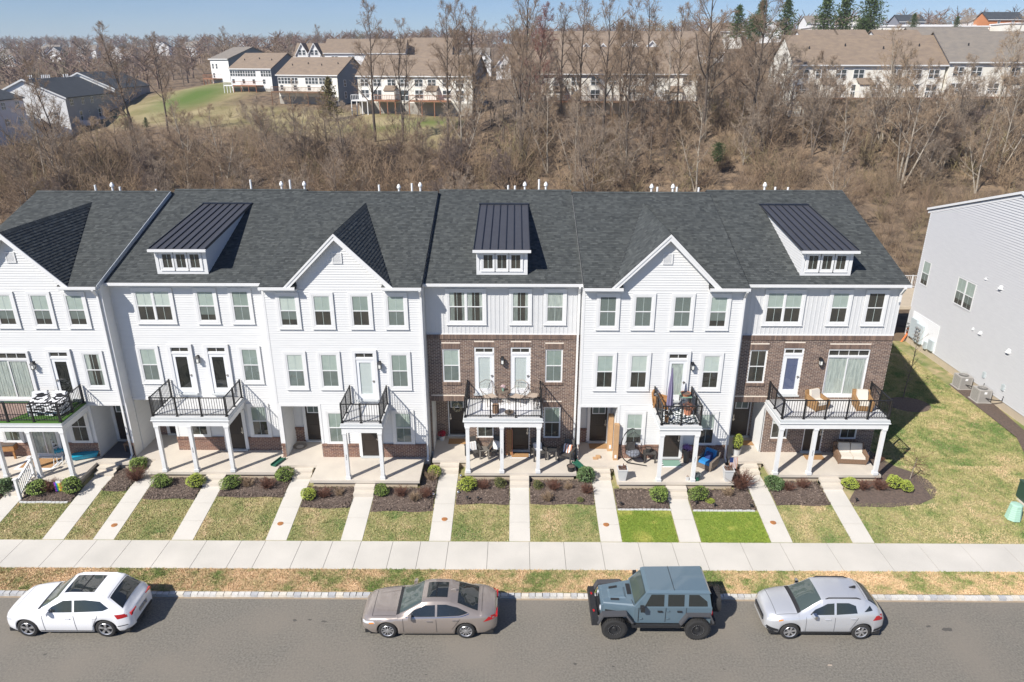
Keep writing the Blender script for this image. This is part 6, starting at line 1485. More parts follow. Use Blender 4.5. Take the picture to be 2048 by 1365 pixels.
c.patch('bumper_trim', [(4.1,.46),(4.5,.50),(4.5,.53),(4.12,.50)], M['trimblack'])
# --- bronze sedan
c = Car('bronze_sedan', (-4.57-.98, 20.93, 0), 4.93, 1.86, .335, .98, 3.80,
    [(0,.60),(.04,.72),(.25,.84),(.9,.93),(1.35,.97),(2.15,1.37),(2.6,1.45),(3.1,1.44),(3.6,1.34),(4.25,1.07),(4.6,1.045),(4.85,1.0),(4.93,.80)],
    [(0,.55),(.3,.74),(1.2,.86),(2.5,.92),(3.8,.98),(4.5,.97),(4.93,.76)], [(0,.60),(.06,.74),(.25,.88),(.7,.97),(1.3,1),(3.6,1),(4.3,.95),(4.7,.86),(4.88,.74),(4.93,.62)],
    .66, 1.36, 2.22, 3.25, 4.35, [(0,.28),(.3,.19),(4.5,.22),(4.93,.36)], 'paintbronze', 'bronze metallic sedan with sunroof, second parked car from the left')
c.body(); c.wheels('ten', .68)
c.patch('windscreen', [(1.42,-.68),(1.42,.68),(2.20,.56),(2.20,-.56)], M['wglass'], 'top'); c.patch('cowl', [(1.30,-.74),(1.30,.74),(1.42,.70),(1.42,-.70)], M['trimblack'], 'top')
c.patch('bonnet_seam', [(.42,-.70),(.42,.70),(.435,.70),(.435,-.70)], M['trimblack'], 'top', .004); c.patch('boot_seam', [(4.36,-.66),(4.36,.66),(4.375,.66),(4.375,-.66)], M['trimblack'], 'top', .004)
for sy in (-1, 1): c.patch('bonnet_seam', [(.45,sy*.70),(1.30,sy*.78),(1.30,sy*.795),(.45,sy*.715)], M['trimblack'], 'top', .004); c.patch('bonnet_crease', [(.55,sy*.42),(1.28,sy*.52),(1.28,sy*.55),(.55,sy*.45)], M['paintbronze'], 'top', .012)
c.patch('sunroof', [(2.38,-.40),(2.38,.40),(3.12,.40),(3.12,-.40)], M['carglass'], 'top', .008); c.patch('roof_bar', [(2.70,-.40),(2.70,.40),(2.73,.40),(2.73,-.40)], M['black'], 'top', .012)
c.patch('rear_window', [(3.50,-.56),(3.50,.56),(4.22,.64),(4.22,-.64)], M['carglass'], 'top')
c.patch('side_window', [(1.72,.94),(2.70,.97),(2.70,1.32),(2.35,1.30),(1.95,1.12)], M['carglass']); c.patch('side_window', [(2.78,.97),(3.55,1.01),(3.88,1.06),(3.5,1.23),(3.1,1.33),(2.78,1.33)], M['carglass'])
c.strip('window_chrome', [(1.65,.915),(2.75,.94),(3.6,.985),(3.92,1.04)], .016, M['chrome'], .009)
for x in (1.55, 2.74): c.strip('door_seam', [(x+.02,.30),(x,.88)], .013, M['trimblack'])
c.strip('door_seam', [(3.30,.45),(3.60,.90)], .012, M['trimblack']); c.strip('sill_trim', [(1.35,.24),(3.4,.25)], .02, M['chrome'])
c.handle(2.50, .80, M['chrome']); c.handle(3.42, .85, M['chrome']); c.mirrors(1.82, .99, M['paintbronze'])
for sy in (-1, 1): c.patch('taillight', [(4.42,.74),(4.86,.80),(4.84,.93),(4.62,.92)], M['lampred'], sy=(sy,)); c.patch('headlight', [(.04,.56),(.55,.66),(.48,.74),(.08,.66)], M['lampclear'], sy=(sy,)); c.patch('marker', [(.30,.60),(.50,.64),(.50,.69),(.32,.65)], M['amber'], sy=(sy,), off=.009)
c.endplate('taillight', 4.90, -.66, -.3, .80, .90, M['lampred'], .03); c.endplate('taillight', 4.90, .3, .66, .80, .90, M['lampred'], .03); c.endplate('grille', -.01, -.5, .5, .30, .52, M['trimblack']); c.endplate('licence_plate', 4.935, -.26, .26, .52, .66, M['plate'])
m = MB(); m.hexa([(3.22,-.03,1.43),(3.42,-.03,1.40),(3.42,.03,1.40),(3.22,.03,1.43),(3.36,-.008,1.50),(3.42,-.01,1.50),(3.42,.01,1.50),(3.36,.008,1.50)]); m.build('roof_fin', M['paintbronze'], c.root)
# --- silver compact crossover
c = Car('silver_crossover', (9.9-.86, 20.93, 0), 4.28, 1.77, .34, .86, 3.415,
    [(0,.72),(.04,.88),(.25,1.0),(.8,1.09),(1.1,1.13),(1.85,1.56),(2.3,1.64),(2.9,1.635),(3.5,1.56),(3.9,1.38),(4.08,1.12),(4.2,1.02),(4.28,.80)],
    [(0,.66),(.3,.84),(1.1,.97),(2.3,1.03),(3.5,1.10),(3.9,1.10),(4.28,.78)], [(0,.60),(.06,.74),(.25,.88),(.65,.97),(1.2,1),(3.2,1),(3.8,.95),(4.08,.86),(4.22,.76),(4.28,.62)],
    .70, 1.12, 1.92, 3.45, 4.08, [(0,.34),(.3,.26),(3.9,.28),(4.28,.42)], 'paintsilver', 'silver compact crossover with black roof rails, rightmost parked car')
c.body(); c.wheels('six', .66)
c.patch('windscreen', [(1.20,-.66),(1.20,.66),(1.90,.56),(1.90,-.56)], M['wglass'], 'top'); c.patch('cowl', [(1.07,-.72),(1.07,.72),(1.20,.68),(1.20,-.68)], M['trimblack'], 'top')
c.patch('rear_window', [(3.60,-.52),(3.60,.52),(3.98,.60),(3.98,-.60)], M['carglass'], 'top')
c.patch('side_window', [(1.50,1.07),(2.34,1.10),(2.34,1.48),(2.10,1.46),(1.68,1.24)], M['carglass']); c.patch('side_window', [(2.42,1.10),(3.16,1.16),(3.10,1.40),(2.85,1.49),(2.42,1.49)], M['carglass']); c.patch('side_window', [(3.40,1.20),(3.72,1.22),(3.62,1.38)], M['carglass'])
for x in (1.36, 2.38): c.strip('door_seam', [(x+.02,.36),(x,1.0)], .013, M['cladgrey'])
c.strip('door_seam', [(2.96,.5),(3.2,1.0)], .012, M['cladgrey']); c.strip('sill_trim', [(1.2,.34),(3.02,.34)], .10, M['trimblack'])
c.handle(2.12, .93, M['paintsilver']); c.handle(3.02, .97, M['paintsilver']); c.mirrors(1.62, 1.12, M['chrome'])
for sy in (-1, 1): c.patch('taillight', [(3.74,.86),(4.14,.84),(4.08,1.06),(3.84,1.04)], M['lampred'], sy=(sy,)); c.patch('headlight', [(.05,.70),(.50,.82),(.46,.92),(.10,.82)], M['lampclear'], sy=(sy,)); c.patch('marker', [(.40,.78),(.56,.84),(.56,.88),(.42,.84)], M['amber'], sy=(sy,), off=.009); c.patch('bumper_trim', [(.02,.34),(.46,.30),(.44,.44),(.06,.50)], M['trimblack'], sy=(sy,)); c.patch('bumper_trim', [(3.84,.36),(4.22,.42),(4.2,.52),(3.86,.46)], M['trimblack'], sy=(sy,))
c.endplate('grille', -.01, -.42, .42, .52, .72, M['trimblack']); c.endplate('grille_bar', -.025, -.42, .42, .60, .64, M['chrome']); c.endplate('licence_plate', 4.285, -.26, .26, .62, .76, M['plate'])
for sy in (-1, 1):
    m = MB(); m.tube([(2.0,sy*.575,1.55),(2.15,sy*.575,1.63),(3.15,sy*.57,1.63),(3.35,sy*.56,1.54)], .022, 6); m.build('roof_rail', M['trimblack'], c.root)
m = MB(); m.hexa([(3.1,-.03,1.61),(3.35,-.03,1.58),(3.35,.03,1.58),(3.1,.03,1.61),(3.28,-.01,1.70),(3.34,-.01,1.70),(3.34,.01,1.70),(3.28,.01,1.70)]); m.build('roof_fin', M['trimblack'], c.root)
c.patch('bonnet_seam', [(.34,-.66),(.34,.66),(.352,.66),(.352,-.66)], M['trimblack'], 'top', .004); c.patch('hatch_seam', [(3.5,-.5),(3.5,.5),(3.512,.5),(3.512,-.5)], M['trimblack'], 'top', .004)
for sy in (-1, 1): c.patch('bonnet_seam', [(.36,sy*.66),(1.06,sy*.72),(1.06,sy*.735),(.36,sy*.672)], M['trimblack'], 'top', .004)
# --- blue grey off-roader (boxy)
j = empty('off_road_car', (3.58-.72, 20.98, 0), label='blue grey boxy off road car with big black tyres and spare wheel', cat='car', group='cars parked along the kerb', local=True)
P = M['paintslate']; zt = .18
def jb(name, m, b): return b.build(name, m, j)
b = MB(); b.hexa([(1.42,-.78,.62),(4.18,-.80,.62),(4.18,.80,.62),(1.42,.78,.62),(1.42,-.78,1.30),(4.18,-.80,1.32),(4.18,.80,1.32),(1.42,.78,1.30)]); jb('body', P, b)
b = MB(); b.hexa([(.28,-.55,.74),(1.42,-.74,.74),(1.42,.74,.74),(.28,.55,.74),(.28,-.50,1.20),(1.42,-.72,1.27),(1.42,.72,1.27),(.28,.50,1.20)])
b.hexa([(.32,-.46,1.19),(1.42,-.68,1.26),(1.42,.68,1.26),(.32,.46,1.19),(.36,-.42,1.235),(1.42,-.62,1.315),(1.42,.62,1.315),(.36,.42,1.235)]); jb('bonnet', P, b)
b = MB(); b.hexa([(.55,-.26,1.25),(1.2,-.30,1.30),(1.2,.30,1.30),(.55,.26,1.25),(.62,-.20,1.285),(1.12,-.25,1.335),(1.12,.25,1.335),(.62,.20,1.285)]); jb('bonnet_scoop', P, b)
for sy in (-1, 1):
    b = MB(); b.hexa([(.62,sy*.30-.05,1.262),(.92,sy*.34-.05,1.285),(.92,sy*.34+.05,1.285),(.62,sy*.30+.05,1.262),(.62,sy*.30-.05,1.27),(.92,sy*.34-.05,1.30),(.92,sy*.34+.05,1.30),(.62,sy*.30+.05,1.27)]); jb('bonnet_vent', M['trimblack'], b)
b = MB(); b.box(1.25, 1.40, -.1, .45, 1.305, 1.33); jb('cowl_vent', M['trimblack'], b)
b = MB(); b.hexa([(.24,-.56,.70),(.32,-.56,.70),(.32,.56,.70),(.24,.56,.70),(.26,-.52,1.18),(.34,-.52,1.20),(.34,.52,1.20),(.26,.52,1.18)]); jb('grille', P, b)
for k in range(7): b = MB(); y = -.24+.08*k; b.box(.225, .245, y-.02, y+.02, .80, 1.08); jb('grille_slot', M['trimblack'], b)
for sy in (-1, 1): b = MB(); b.lathe([(.1, 0), (.1, -.03), (0, -.05)], (.26, sy*.40, .96), 14, axis='x'); jb('headlight', M['lampclear'], b)
b = MB(); b.hexa([(-.10,-.92,.62),(.16,-.92,.62),(.16,.92,.62),(-.10,.92,.62),(-.08,-.88,.84),(.14,-.88,.84),(.14,.88,.84),(-.08,.88,.84)]); b.box(.1, .3, -.4, .4, .6, .78); jb('front_bumper', M['trimblack'], b)
for sy in (-1, 1): b = MB(); b.lathe([(.035,0),(.035,.04),(0,.045)], (.02, sy*.45, .84), 8); b.tube([(.02,sy*.45,.86),(-.03,sy*.45,.90),(.02,sy*.45,.93)], .015, 5); jb('tow_hook', M['lampred'], b)
b = MB(); b.box(4.16, 4.34, -.85, .85, .60, .78); jb('rear_bumper', M['trimblack'], b)
# cabin: windscreen frame, hard top
b = MB(); b.hexa([(1.42,-.77,1.30),(4.16,-.79,1.32),(4.16,.79,1.32),(1.42,.77,1.30),(1.86,-.66,1.86),(4.06,-.68,1.88),(4.06,.68,1.88),(1.86,.66,1.86)]); jb('cabin', P, b)
b = MB(); b.hexa([(1.80,-.70,1.855),(4.10,-.72,1.875),(4.10,.72,1.875),(1.80,.70,1.855),(1.92,-.63,1.96),(4.02,-.66,1.97),(4.02,.66,1.97),(1.92,.63,1.96)])
hard = jb('hard_top', P, b)
b = MB(); b.box(2.80, 2.815, -.655, .655, 1.965, 1.975); jb('roof_seam', M['trimblack'], b)
b = MB(); b.face([(1.45,.67,1.34),(1.45,-.67,1.34),(1.80,-.60,1.82),(1.80,.60,1.82)]); o = jb('windscreen', M['wglass'], b); o.location.x = -.012; o.location.z = .008
def jside(x, z): f = (z-1.31)/(1.87-1.31); return .785-.115*f
for (x0, x1, xt0, xt1) in ((1.78,2.46,2.0,2.46),(2.60,3.18,2.60,3.18),(3.34,4.02,3.34,3.96)):
    for sy in (-1, 1):
        b = MB(); q = [(x0,sy*(jside(0,1.36)+.008),1.36),(x1,sy*(jside(0,1.36)+.008),1.36),(xt1,sy*(jside(0,1.80)+.008),1.80),(xt0,sy*(jside(0,1.80)+.008),1.80)]; b.face(q if sy < 0 else q[::-1]); jb('side_window', M['carglass'], b)
b = MB(); b.face([(4.168,-.6,1.40),(4.168,.6,1.40),(4.095,.55,1.80),(4.095,-.55,1.80)]); jb('rear_window', M['carglass'], b)
for sy in (-1, 1):
    for x in (1.56, 2.53, 3.26):
        b = MB(); b.box(x, x+.012, *sorted((sy*.79, sy*.803)), .68, 1.31); jb('door_seam', M['trimblack'], b)
    for x in (2.36, 3.06): b = MB(); b.box(x-.12, x+.05, *sorted((sy*.80, sy*.845)), 1.14, 1.18); jb('door_handle', M['trimblack'], b)
    for x, z in ((1.60,.82),(1.60,1.16),(2.56,.82),(2.56,1.16)): b = MB(); b.box(x, x+.1, *sorted((sy*.80, sy*.83)), z, z+.05); jb('hinge', P, b)
    b = MB(); b.hexa([(1.60,sy*.80,1.30),(1.74,sy*.80,1.30),(1.74,sy*1.03,1.30),(1.60,sy*1.03,1.30),(1.60,sy*.86,1.48),(1.74,sy*.86,1.48),(1.74,sy*1.03,1.48),(1.60,sy*1.03,1.48)]); jb('mirror', M['trimblack'], b)
    # flat fender flares
    for xc in (.72, 3.70):
        b = MB(); pr = [(xc-.62,.74),(xc-.45,1.10),(xc+.42,1.13),(xc+.66,.78)]; pr2 = [(xc-.56,.72),(xc-.41,1.04),(xc+.38,1.07),(xc+.60,.74)]
        if xc > 2: pr = [(xc-.66,.70),(xc-.42,1.12),(xc+.42,1.12),(xc+.56,.80)]; pr2 = [(xc-.60,.68),(xc-.38,1.06),(xc+.38,1.06),(xc+.50,.76)]
        for k in range(3):
            a0, a1, c0, c1 = pr[k], pr[k+1], pr2[k], pr2[k+1]; y0, y1 = sorted((sy*.70, sy*.98))
            b.hexa([(c0[0],y0,c0[1]),(c1[0],y0,c1[1]),(c1[0],y1,c1[1]-.02),(c0[0],y1,c0[1]-.02),(a0[0],y0,a0[1]),(a1[0],y0,a1[1]),(a1[0],y1,a1[1]-.03),(a0[0],y1,a0[1]-.03)])
        jb('fender_flare', M['cladgrey'], b)
    b = MB(); b.box(1.34, 3.10, *sorted((sy*.80, sy*.93)), .52, .60); jb('rock_slider', M['trimblack'], b)
    b = MB(); b.box(4.185, 4.205, *sorted((sy*.64, sy*.80)), .95, 1.16); jb('taillight', M['lampred'], b)
b = MB(); b.box(.35, 4.1, -.6, .6, .42, .66); b.box(.4, 1.1, -.62, .62, .6, 1.02); b.box(3.3, 4.1, -.62, .62, .6, 1.05); jb('underbody', M['trimblack'], b)
b = MB(); b.tube([(1.40,-.70,1.34),(1.30,-.72,1.6),(1.2,-.72,2.0)][:2], .012, 5); jb('aerial', M['trimblack'], b)
def bigwheel(par, R=.46, width=.32, flip=1):
    m = MB(); n = 40; w = width*flip
    m.lathe([(R*.52, .0), (R*.80, .02*flip), (R*.93, .0), (R*.955, -.04*flip), (R*.955, -w+.04*flip), (R*.93, -w), (R*.52, -w)], (0, 0, 0), n, axis='y')
    for k in range(30):
        a = 2*PI*k/30; c_, s__ = math.cos(a), math.sin(a); da = .07; c2, s2 = math.cos(a+da*1.4), math.sin(a+da*1.4)
        for (y0, y1) in ((-.005*flip, -.10*flip), (-.13*flip, -.19*flip), (-w+.10*flip, -w+.005*flip)):
            p = []
            for rr2 in (R*.93, R): p += [(rr2*c_, y0, rr2*s__), (rr2*c2, y0, rr2*s2), (rr2*c2, y1, rr2*s2), (rr2*c_, y1, rr2*s__)]
            m.hexa(p)
    m.build('tyre', M['tyre'], par)
    m = MB(); m.lathe([(R*.52, -.02*flip), (R*.50, .005*flip), (R*.44, .0), (R*.42, -.05*flip), (R*.2, -.07*flip), (R*.15, -.02*flip), (0, -.015*flip)], (0, 0, 0), 24, axis='y'); m.build('rim', M['trimblack'], par)
    m = MB()
    for k in range(20): a = 2*PI*k/20; m.lathe([(.009, .003*flip), (.009, .012*flip), (0, .014*flip)], (R*.47*math.cos(a), 0, R*.47*math.sin(a)), 5, axis='y')
    m.build('rim_bolt', M['rim'], par, kind='stuff')
for xc in (.72, 3.70):
    for sy in (-1, 1):
        t = empty('wheel', (xc, sy*.97, .46), local=True); t.parent = j; bigwheel(t, flip=sy)
t = empty('spare_wheel', (4.62, 0, 1.02), PI/2, local=True); t.parent = j; bigwheel(t, R=.44, flip=-1)
b = MB(); b.box(4.18, 4.36, -.12, .12, .9, 1.14); jb('spare_carrier', M['trimblack'], b)
# ------------------------------------------------------------------ shrubs and grass
PR = random.Random(33)
def leafball(R, n=900, H=.9, m='leafg', leaf=.05, name='round_shrub', core='shadecore', seed=0):
    r = random.Random(seed); root = empty(name, local=True); V = []; F = []; A = []
    bumps = [(Vector((r.gauss(0, 1), r.gauss(0, 1), r.gauss(0, 1))).normalized(), r.uniform(.05, .33)) for _ in range(12)]
    for k in range(n):
        d = Vector((r.gauss(0, 1), r.gauss(0, 1), r.gauss(0, 1))).normalized()
        if d.z < -.5: d.z = -d.z
        k2 = 1+sum(b[1]*max(0, d.dot(b[0]))**6 for b in bumps); rad = R*(.80+.22*r.random())*k2*.92
        c = Vector((d.x*rad, d.y*rad, R*H+d.z*rad*H)); t = (d+Vector((r.gauss(0, .6), r.gauss(0, .6), r.gauss(0, .6)))).normalized(); w = t.cross(d+Vector((.1, .2, .3))).normalized()*leaf*.5; s = leaf*r.uniform(.7, 1.4)
        i = len(V); V += [tuple(c-t*s*.5), tuple(c+w), tuple(c+t*s*.6), tuple(c-w)]; F.append((i, i+1, i+2, i+3)); A.append(r.random())
    nmesh('foliage', V, F, M[m], root, rnd=A)
    b = MB(); b.lathe([(0, .02), (R*.55, .05), (R*.74, R*H*.5), (R*.78, R*H), (R*.6, R*H*1.55), (R*.3, R*H*1.8), (0, R*H*1.85)], (0, 0, 0), 12); b.build('stems', M[core], root, smooth=True)  # solid dark core painted as the shade inside the leaves, no stems modelled
    return root
M['leafg'] = mat('green_leaves', (1, 1, 1), .7, rnd=[(.10, .16, .03), (.16, .23, .04), (.23, .30, .06), (.13, .19, .035)]); M['leafy'] = mat('yellow_green_leaves', (1, 1, 1), .7, rnd=[(.22, .28, .03), (.32, .38, .05), (.42, .46, .08), (.18, .24, .03)])
M['leafd'] = mat('dark_green_leaves', (1, 1, 1), .6, rnd=[(.06, .11, .035), (.09, .15, .05), (.13, .19, .07), (.07, .12, .035)]); M['shadecore'] = mat('shrub_inner_shade', (.025, .03, .012), .95); M['leafo'] = mat('olive_leaves', (1, 1, 1), .8, rnd=[(.12, .13, .035), (.17, .165, .05), (.09, .11, .03)])
shr = {'g': leafball(.40, m='leafg', seed=1), 'y': leafball(.40, m='leafy', seed=2), 'd': leafball(.42, m='leafd', seed=3, leaf=.07), 'o': leafball(.38, m='leafo', seed=4, n=700)}
SL_ = [(-24.0,28.44,'d',1.05,'dark green shrub left of the white stair railing'),(-22.35,28.4,'g',1.1,'dark green shrub right of the white stair railing'),(-20.75,28.45,'g',1.1,'round green shrub right of the pride flag'),(-18.5,30.3,'g',1.05,'green shrub at the downspout between the first two townhouses'),(-16.75,28.87,'g',1.08,'round green shrub left of two in the second townhouse bed'),
 (-15.1,28.85,'y',.95,'yellow green shrub beside the steps of the second townhouse'),(-13.45,28.8,'g',1.08,'round green shrub right of the second townhouse porch steps'),(-11.12,29.5,'g',1.05,'green shrub by the green downspout extension'),(-9.55,28.05,'y',.95,'yellow green shrub left of the bare porch steps'),(-6.2,28.3,'g',.88,'green shrub right of the bare porch steps'),
 (-3.92,29.95,'y',.88,'yellow green shrub at the corner by the silver balls'),(-2.25,28.75,'y',.98,'bright yellow green shrub under the left brick porch column'),(-.72,28.98,'o',.85,'olive green shrub just left of the middle walkway'),(1.08,28.87,'o',.72,'small olive shrub just right of the middle walkway'),(3.38,29.55,'d',1.05,'open dark green shrub beside the green trough'),
 (3.02,27.95,'o',.42,'tiny olive shrub in the bed right of the middle walkway'),(6.68,28.12,'g',1.12,'large round green shrub left of the steps between bright lawns'),(8.45,28.1,'g',1.1,'large round green shrub right of the steps between bright lawns'),(12.25,28.95,'d',1.0,'dark green shrub beside the potted boxwood walkway'),(15.85,28.98,'y',.92,'yellow green shrub beside the rightmost walkway'),
 (17.98,29.02,'y',.98,'left of a joined pair of yellow green shrubs at the curved bed'),(18.4,28.75,'y',.75,'right of a joined pair of yellow green shrubs at the curved bed')]
for x, y, k, s, lb in SL_: o = place(shr[k], (x, y, lawn_h(y)), PR.random()*6, s*.93, lb, 'round green shrubs in the mulch beds'); o['category'] = 'shrub'; o.scale = (s*.93*PR.uniform(.9, 1.15), s*.93*PR.uniform(.9, 1.12), s*.93*PR.uniform(.82, 1.1))
# bare, red brown shrubs
def twigball(R, n=60, m='redtwig', seed=0):
    r = random.Random(seed); root = empty('bare_shrub', local=True); t = TB()
    for k in range(n):
        an = r.random()*6.28; d = Vector((math.cos(an)*r.uniform(.1, 1.1), math.sin(an)*r.uniform(.1, 1.1), 1)).normalized(); p = Vector((r.gauss(0, .04), r.gauss(0, .04), 0)); L = R*r.uniform(.9, 1.5)
        for i in range(3):
            d = (d+Vector((r.gauss(0, .15), r.gauss(0, .15), 0))).normalized(); q = p+d*L/3; t.seg(p, q, .008, .006, 3)
            for j in range(3): e = (d+Vector((r.gauss(0, .6), r.gauss(0, .6), r.gauss(0, .4)))).normalized()*R*.35; b = p.lerp(q, r.random()); t.seg(b, b+e, .0055, .004, 3)
            p = q
    nmesh('twigs', t.v, t.f, M[m], root); return root
M['redtwig'] = bark('red_brown_twigs', (.19, .085, .055), (.13, .065, .045)); M['tangrass'] = bark('dry_tan_stalks', (.36, .26, .17), (.27, .19, .12))
tw = {'r': twigball(.38, seed=5), 'R': twigball(.5, 90, seed=6), 't': twigball(.34, m='tangrass', seed=7)}
BL = [(-18.2,29.4,'R',1,'red brown bare shrub in the narrow bed between the left entry walks'),(-21.75,28.5,'R',.9,'dark bare shrub left of the pride flag'),(-12.7,28.9,'t',1,'tan dry shrub below the second porch'),(-11.7,28.75,'r',1.1,'red brown bare shrub at the right end of the second porch bed'),(-8.85,28.15,'r',1,'red brown bare shrub left of the bare porch steps'),(-8.2,28.3,'t',.8,'small tan shrub left of the bare porch steps'),
 (-5.3,28.25,'r',1,'red brown bare shrub right of the bare porch steps'),(-4.6,27.95,'t',1,'tan dry stalks in the bed right of the bare porch'),(-4.15,28.2,'r',1,'red brown bare shrub beside a silver ball'),(-1.5,28.8,'r',.95,'red brown bare shrub between two green ones by the brick porch'),(1.8,28.75,'r',1.05,'red brown bare shrub right of the middle walkway'),(3.35,28.5,'r',.95,'red brown bare shrub left of the cardboard box walkway'),
 (2.5,28.8,'t',.8,'tan dry shrub between two red brown ones by the brick porch'),(1.5,28.0,'t',1,'tan dry grass clump right of the middle walkway'),(10.65,28.9,'R',1.3,'large dark red bare shrub beside the white planter'),(12.85,28.75,'r',.9,'red brown bare shrub right of the dark green one by the end porch'),(13.6,28.95,'r',1,'red brown bare shrub at the end porch, beside the steps'),(16.4,28.85,'r',1,'red brown bare shrub right of the rightmost walkway'),
 (17.15,28.85,'r',1.1,'red brown bare shrub left of the joined yellow green pair'),(18.35,31.4,'r',.8,'dark bare shrub at the house corner by the end column'),(-4.0,29.5,'t',1.1,'tan grass clump in the strip beside the bare porch'),(9.95,28.4,'t',.9,'silvery bare branched shrub in the stone edged bed')]
for x, y, k, s, lb in BL: o = place(tw[k], (x, y, lawn_h(y)), PR.random()*6, s, lb, 'leafless shrubs in the mulch beds'); o['category'] = 'shrub'
for k in list(shr.values()): k.location = (0, 0, -50)
# young trees
sap = empty('young_tree', (23.3, 38.7, .62), label='slender leafless young tree in the shaded round mulch bed', cat='tree', local=True); t = TB(); c = TB(); r = random.Random(8); p = Vector((0, 0, 0)); pts = [p]
for i in range(8): q = p+Vector((r.gauss(.02, .03), r.gauss(0, .03), .5)); t.seg(p, q, .035-.003*i, .032-.003*i, 6); p = q; pts.append(p)
for k in range(22):
    b = pts[2+k % 6].lerp(pts[3+k % 6], r.random()); an = k*2.4; d = Vector((math.cos(an), math.sin(an), 1.3)).normalized(); e = b+d*r.uniform(.4, .9); c.seg(b, e, .012, .006, 3)
    for j in range(4): u = b.lerp(e, r.uniform(.3, 1)); c.seg(u, u+(d+rv(.5)).normalized()*.25, .006, .004, 3)
t.obj('trunk', M['bark'], sap); c.obj('crown', M['twiggrey'], sap)
sp2 = empty('young_tree', (19.1, 29.75, .62), label='tiny bare sapling in the curved mulch bed', cat='tree', local=True); t = TB(); c = TB(); p = Vector((0, 0, 0))
for i in range(4): q = p+Vector((.03, 0, .3)); t.seg(p, q, .022, .018, 5); p = q
for k in range(26): d = Vector((r.gauss(0, 1), r.gauss(0, 1), r.uniform(.1, 1))).normalized(); b = Vector((.05, 0, r.uniform(.4, 1.2))); c.seg(b, b+d*.6, .009, .005, 3); c.seg(b+d*.4, b+d*.4+rv(.2), .006, .004, 3)
t.obj('trunk', M['barkpale'], sp2); c.obj('crown', M['redtwig'], sp2)
# ------------------------------------------------------------------ grass blades
def blades(name, n, rect, test, cols, label, seed, bias=.46, hgt=(.02, .055), zf=lawn_h):
    rg = np.random.default_rng(seed); x = rg.uniform(rect[0], rect[1], n); y = rg.uniform(rect[2], rect[3], n); k = test(x, y); x, y = x[k], y[k]; n = len(x)
    z = zf(y); a = rg.uniform(0, 6.28, n); h = rg.uniform(hgt[0], hgt[1], n); w = rg.uniform(.012, .03, n); lx, ly = rg.normal(0, .035, n), rg.normal(0, .035, n)
    V = np.empty((n, 3, 3), np.float32); V[:, 0] = np.stack([x-np.cos(a)*w, y-np.sin(a)*w, z], 1); V[:, 1] = np.stack([x+np.cos(a)*w, y+np.sin(a)*w, z], 1); V[:, 2] = np.stack([x+lx, y+ly, z+h], 1)
    m = 0
    f = np.zeros(n)
    for sc, am in ((1.9, .6), (.8, .75), (.33, .65), (.14, .4)):
        G = rg.normal(0, 1, (420, 240)); u = (x+40)/sc % 418; v = (y-20)/sc % 238; i0 = u.astype(int); j0 = v.astype(int); fu = u-i0; fv = v-j0; fu = fu*fu*(3-2*fu); fv = fv*fv*(3-2*fv)
        f += am*((G[i0, j0]*(1-fu)+G[i0+1, j0]*fu)*(1-fv)+(G[i0, j0+1]*(1-fu)+G[i0+1, j0+1]*fu)*fv)
    rnd = np.clip(bias+.24*f+rg.normal(0, .10, n), 0, 1)
    nmesh(name, V.reshape(-1, 3), np.arange(n*3).reshape(-1, 3), M[cols], rnd=rnd, kind='stuff', label=label)
M['gl'] = mat('lawn_blades', (1, 1, 1), .8, rnd=[(.60, .44, .26), (.50, .41, .21), (.42, .36, .165), (.35, .33, .13), (.24, .27, .085), (.12, .20, .045)]); M['gv'] = mat('verge_blades', (1, 1, 1), .85, rnd=[(.74, .54, .33), (.68, .48, .28), (.60, .43, .245), (.48, .38, .19), (.25, .27, .09), (.15, .21, .05)])
M['gb'] = mat('bright_lawn_blades', (1, 1, 1), .8, rnd=[(.46, .46, .11), (.28, .36, .055), (.21, .31, .04), (.32, .39, .06), (.16, .25, .03)])
lh = lambda y: np.minimum(.15+.137*np.maximum(0, y-LAWN0), .62)
def on_lawn(x, y):
    k = np.ones(len(x), bool)
    for a, b in walks: k &= ~((x > a-.03) & (x < b+.03) & (y < 31))
    for a, b, c, d in beds: k &= ~((x > a) & (x < b) & (y > c) & (y < d))
    k &= ~((x > 15.5) & (x < 19.4) & (y > 27.9) & (y < 31)); k &= ~((x < 18) & (y > 29)); k &= ~(np.hypot(x-23.2, (y-37.9)*1.1) < 1.15); k &= ~((x > 27.1) & (y > 33)); k &= ~((x > 26+(y-30)*.25) & (y > 28.2) & (y < 36))
    br = ((x > 4.66) & (x < 7.06) | (x > 8.06) & (x < 11.0)) & (y < 27.4)
    return k & ~br
blades('grass', 300000, (-27, 28.2, LAWN0+.01, 31), on_lawn, 'gl', 'patchy straw and green lawn grass', 1, .54, zf=lh)
blades('grass', 180000, (18, 28.2, 31, 48.2), on_lawn, 'gl', 'lawn grass between the end townhouse and the grey building', 2, .64, zf=lh)
blades('grass', 42000, (4.66, 7.06, LAWN0+.01, 27.36), lambda x, y: x < 7.03, 'gb', 'bright green grass between the stone edging and sidewalk, left plot', 3, zf=lh)
blades('grass', 52000, (8.06, 11.0, LAWN0+.01, 27.3), lambda x, y: x > 8.08, 'gb', 'bright green grass between the stone edging and sidewalk, right plot', 4, zf=lh)
M['bright'] = mat('bright_green_turf_base', (.21, .24, .05), .9, (.28, .30, .07), 6)
for a, b, yb in ((4.66, 7.06, 27.38), (8.06, 11.0, 27.33)):
    m = MB(); m.face([(a, LAWN0+.01, lawn_h(LAWN0)+.008), (b, LAWN0+.01, lawn_h(LAWN0)+.008), (b, yb, lawn_h(yb)+.008), (a, yb, lawn_h(yb)+.008)]); m.build('green_plot', M['bright'], kind='structure', label='bright green plot of lawn')
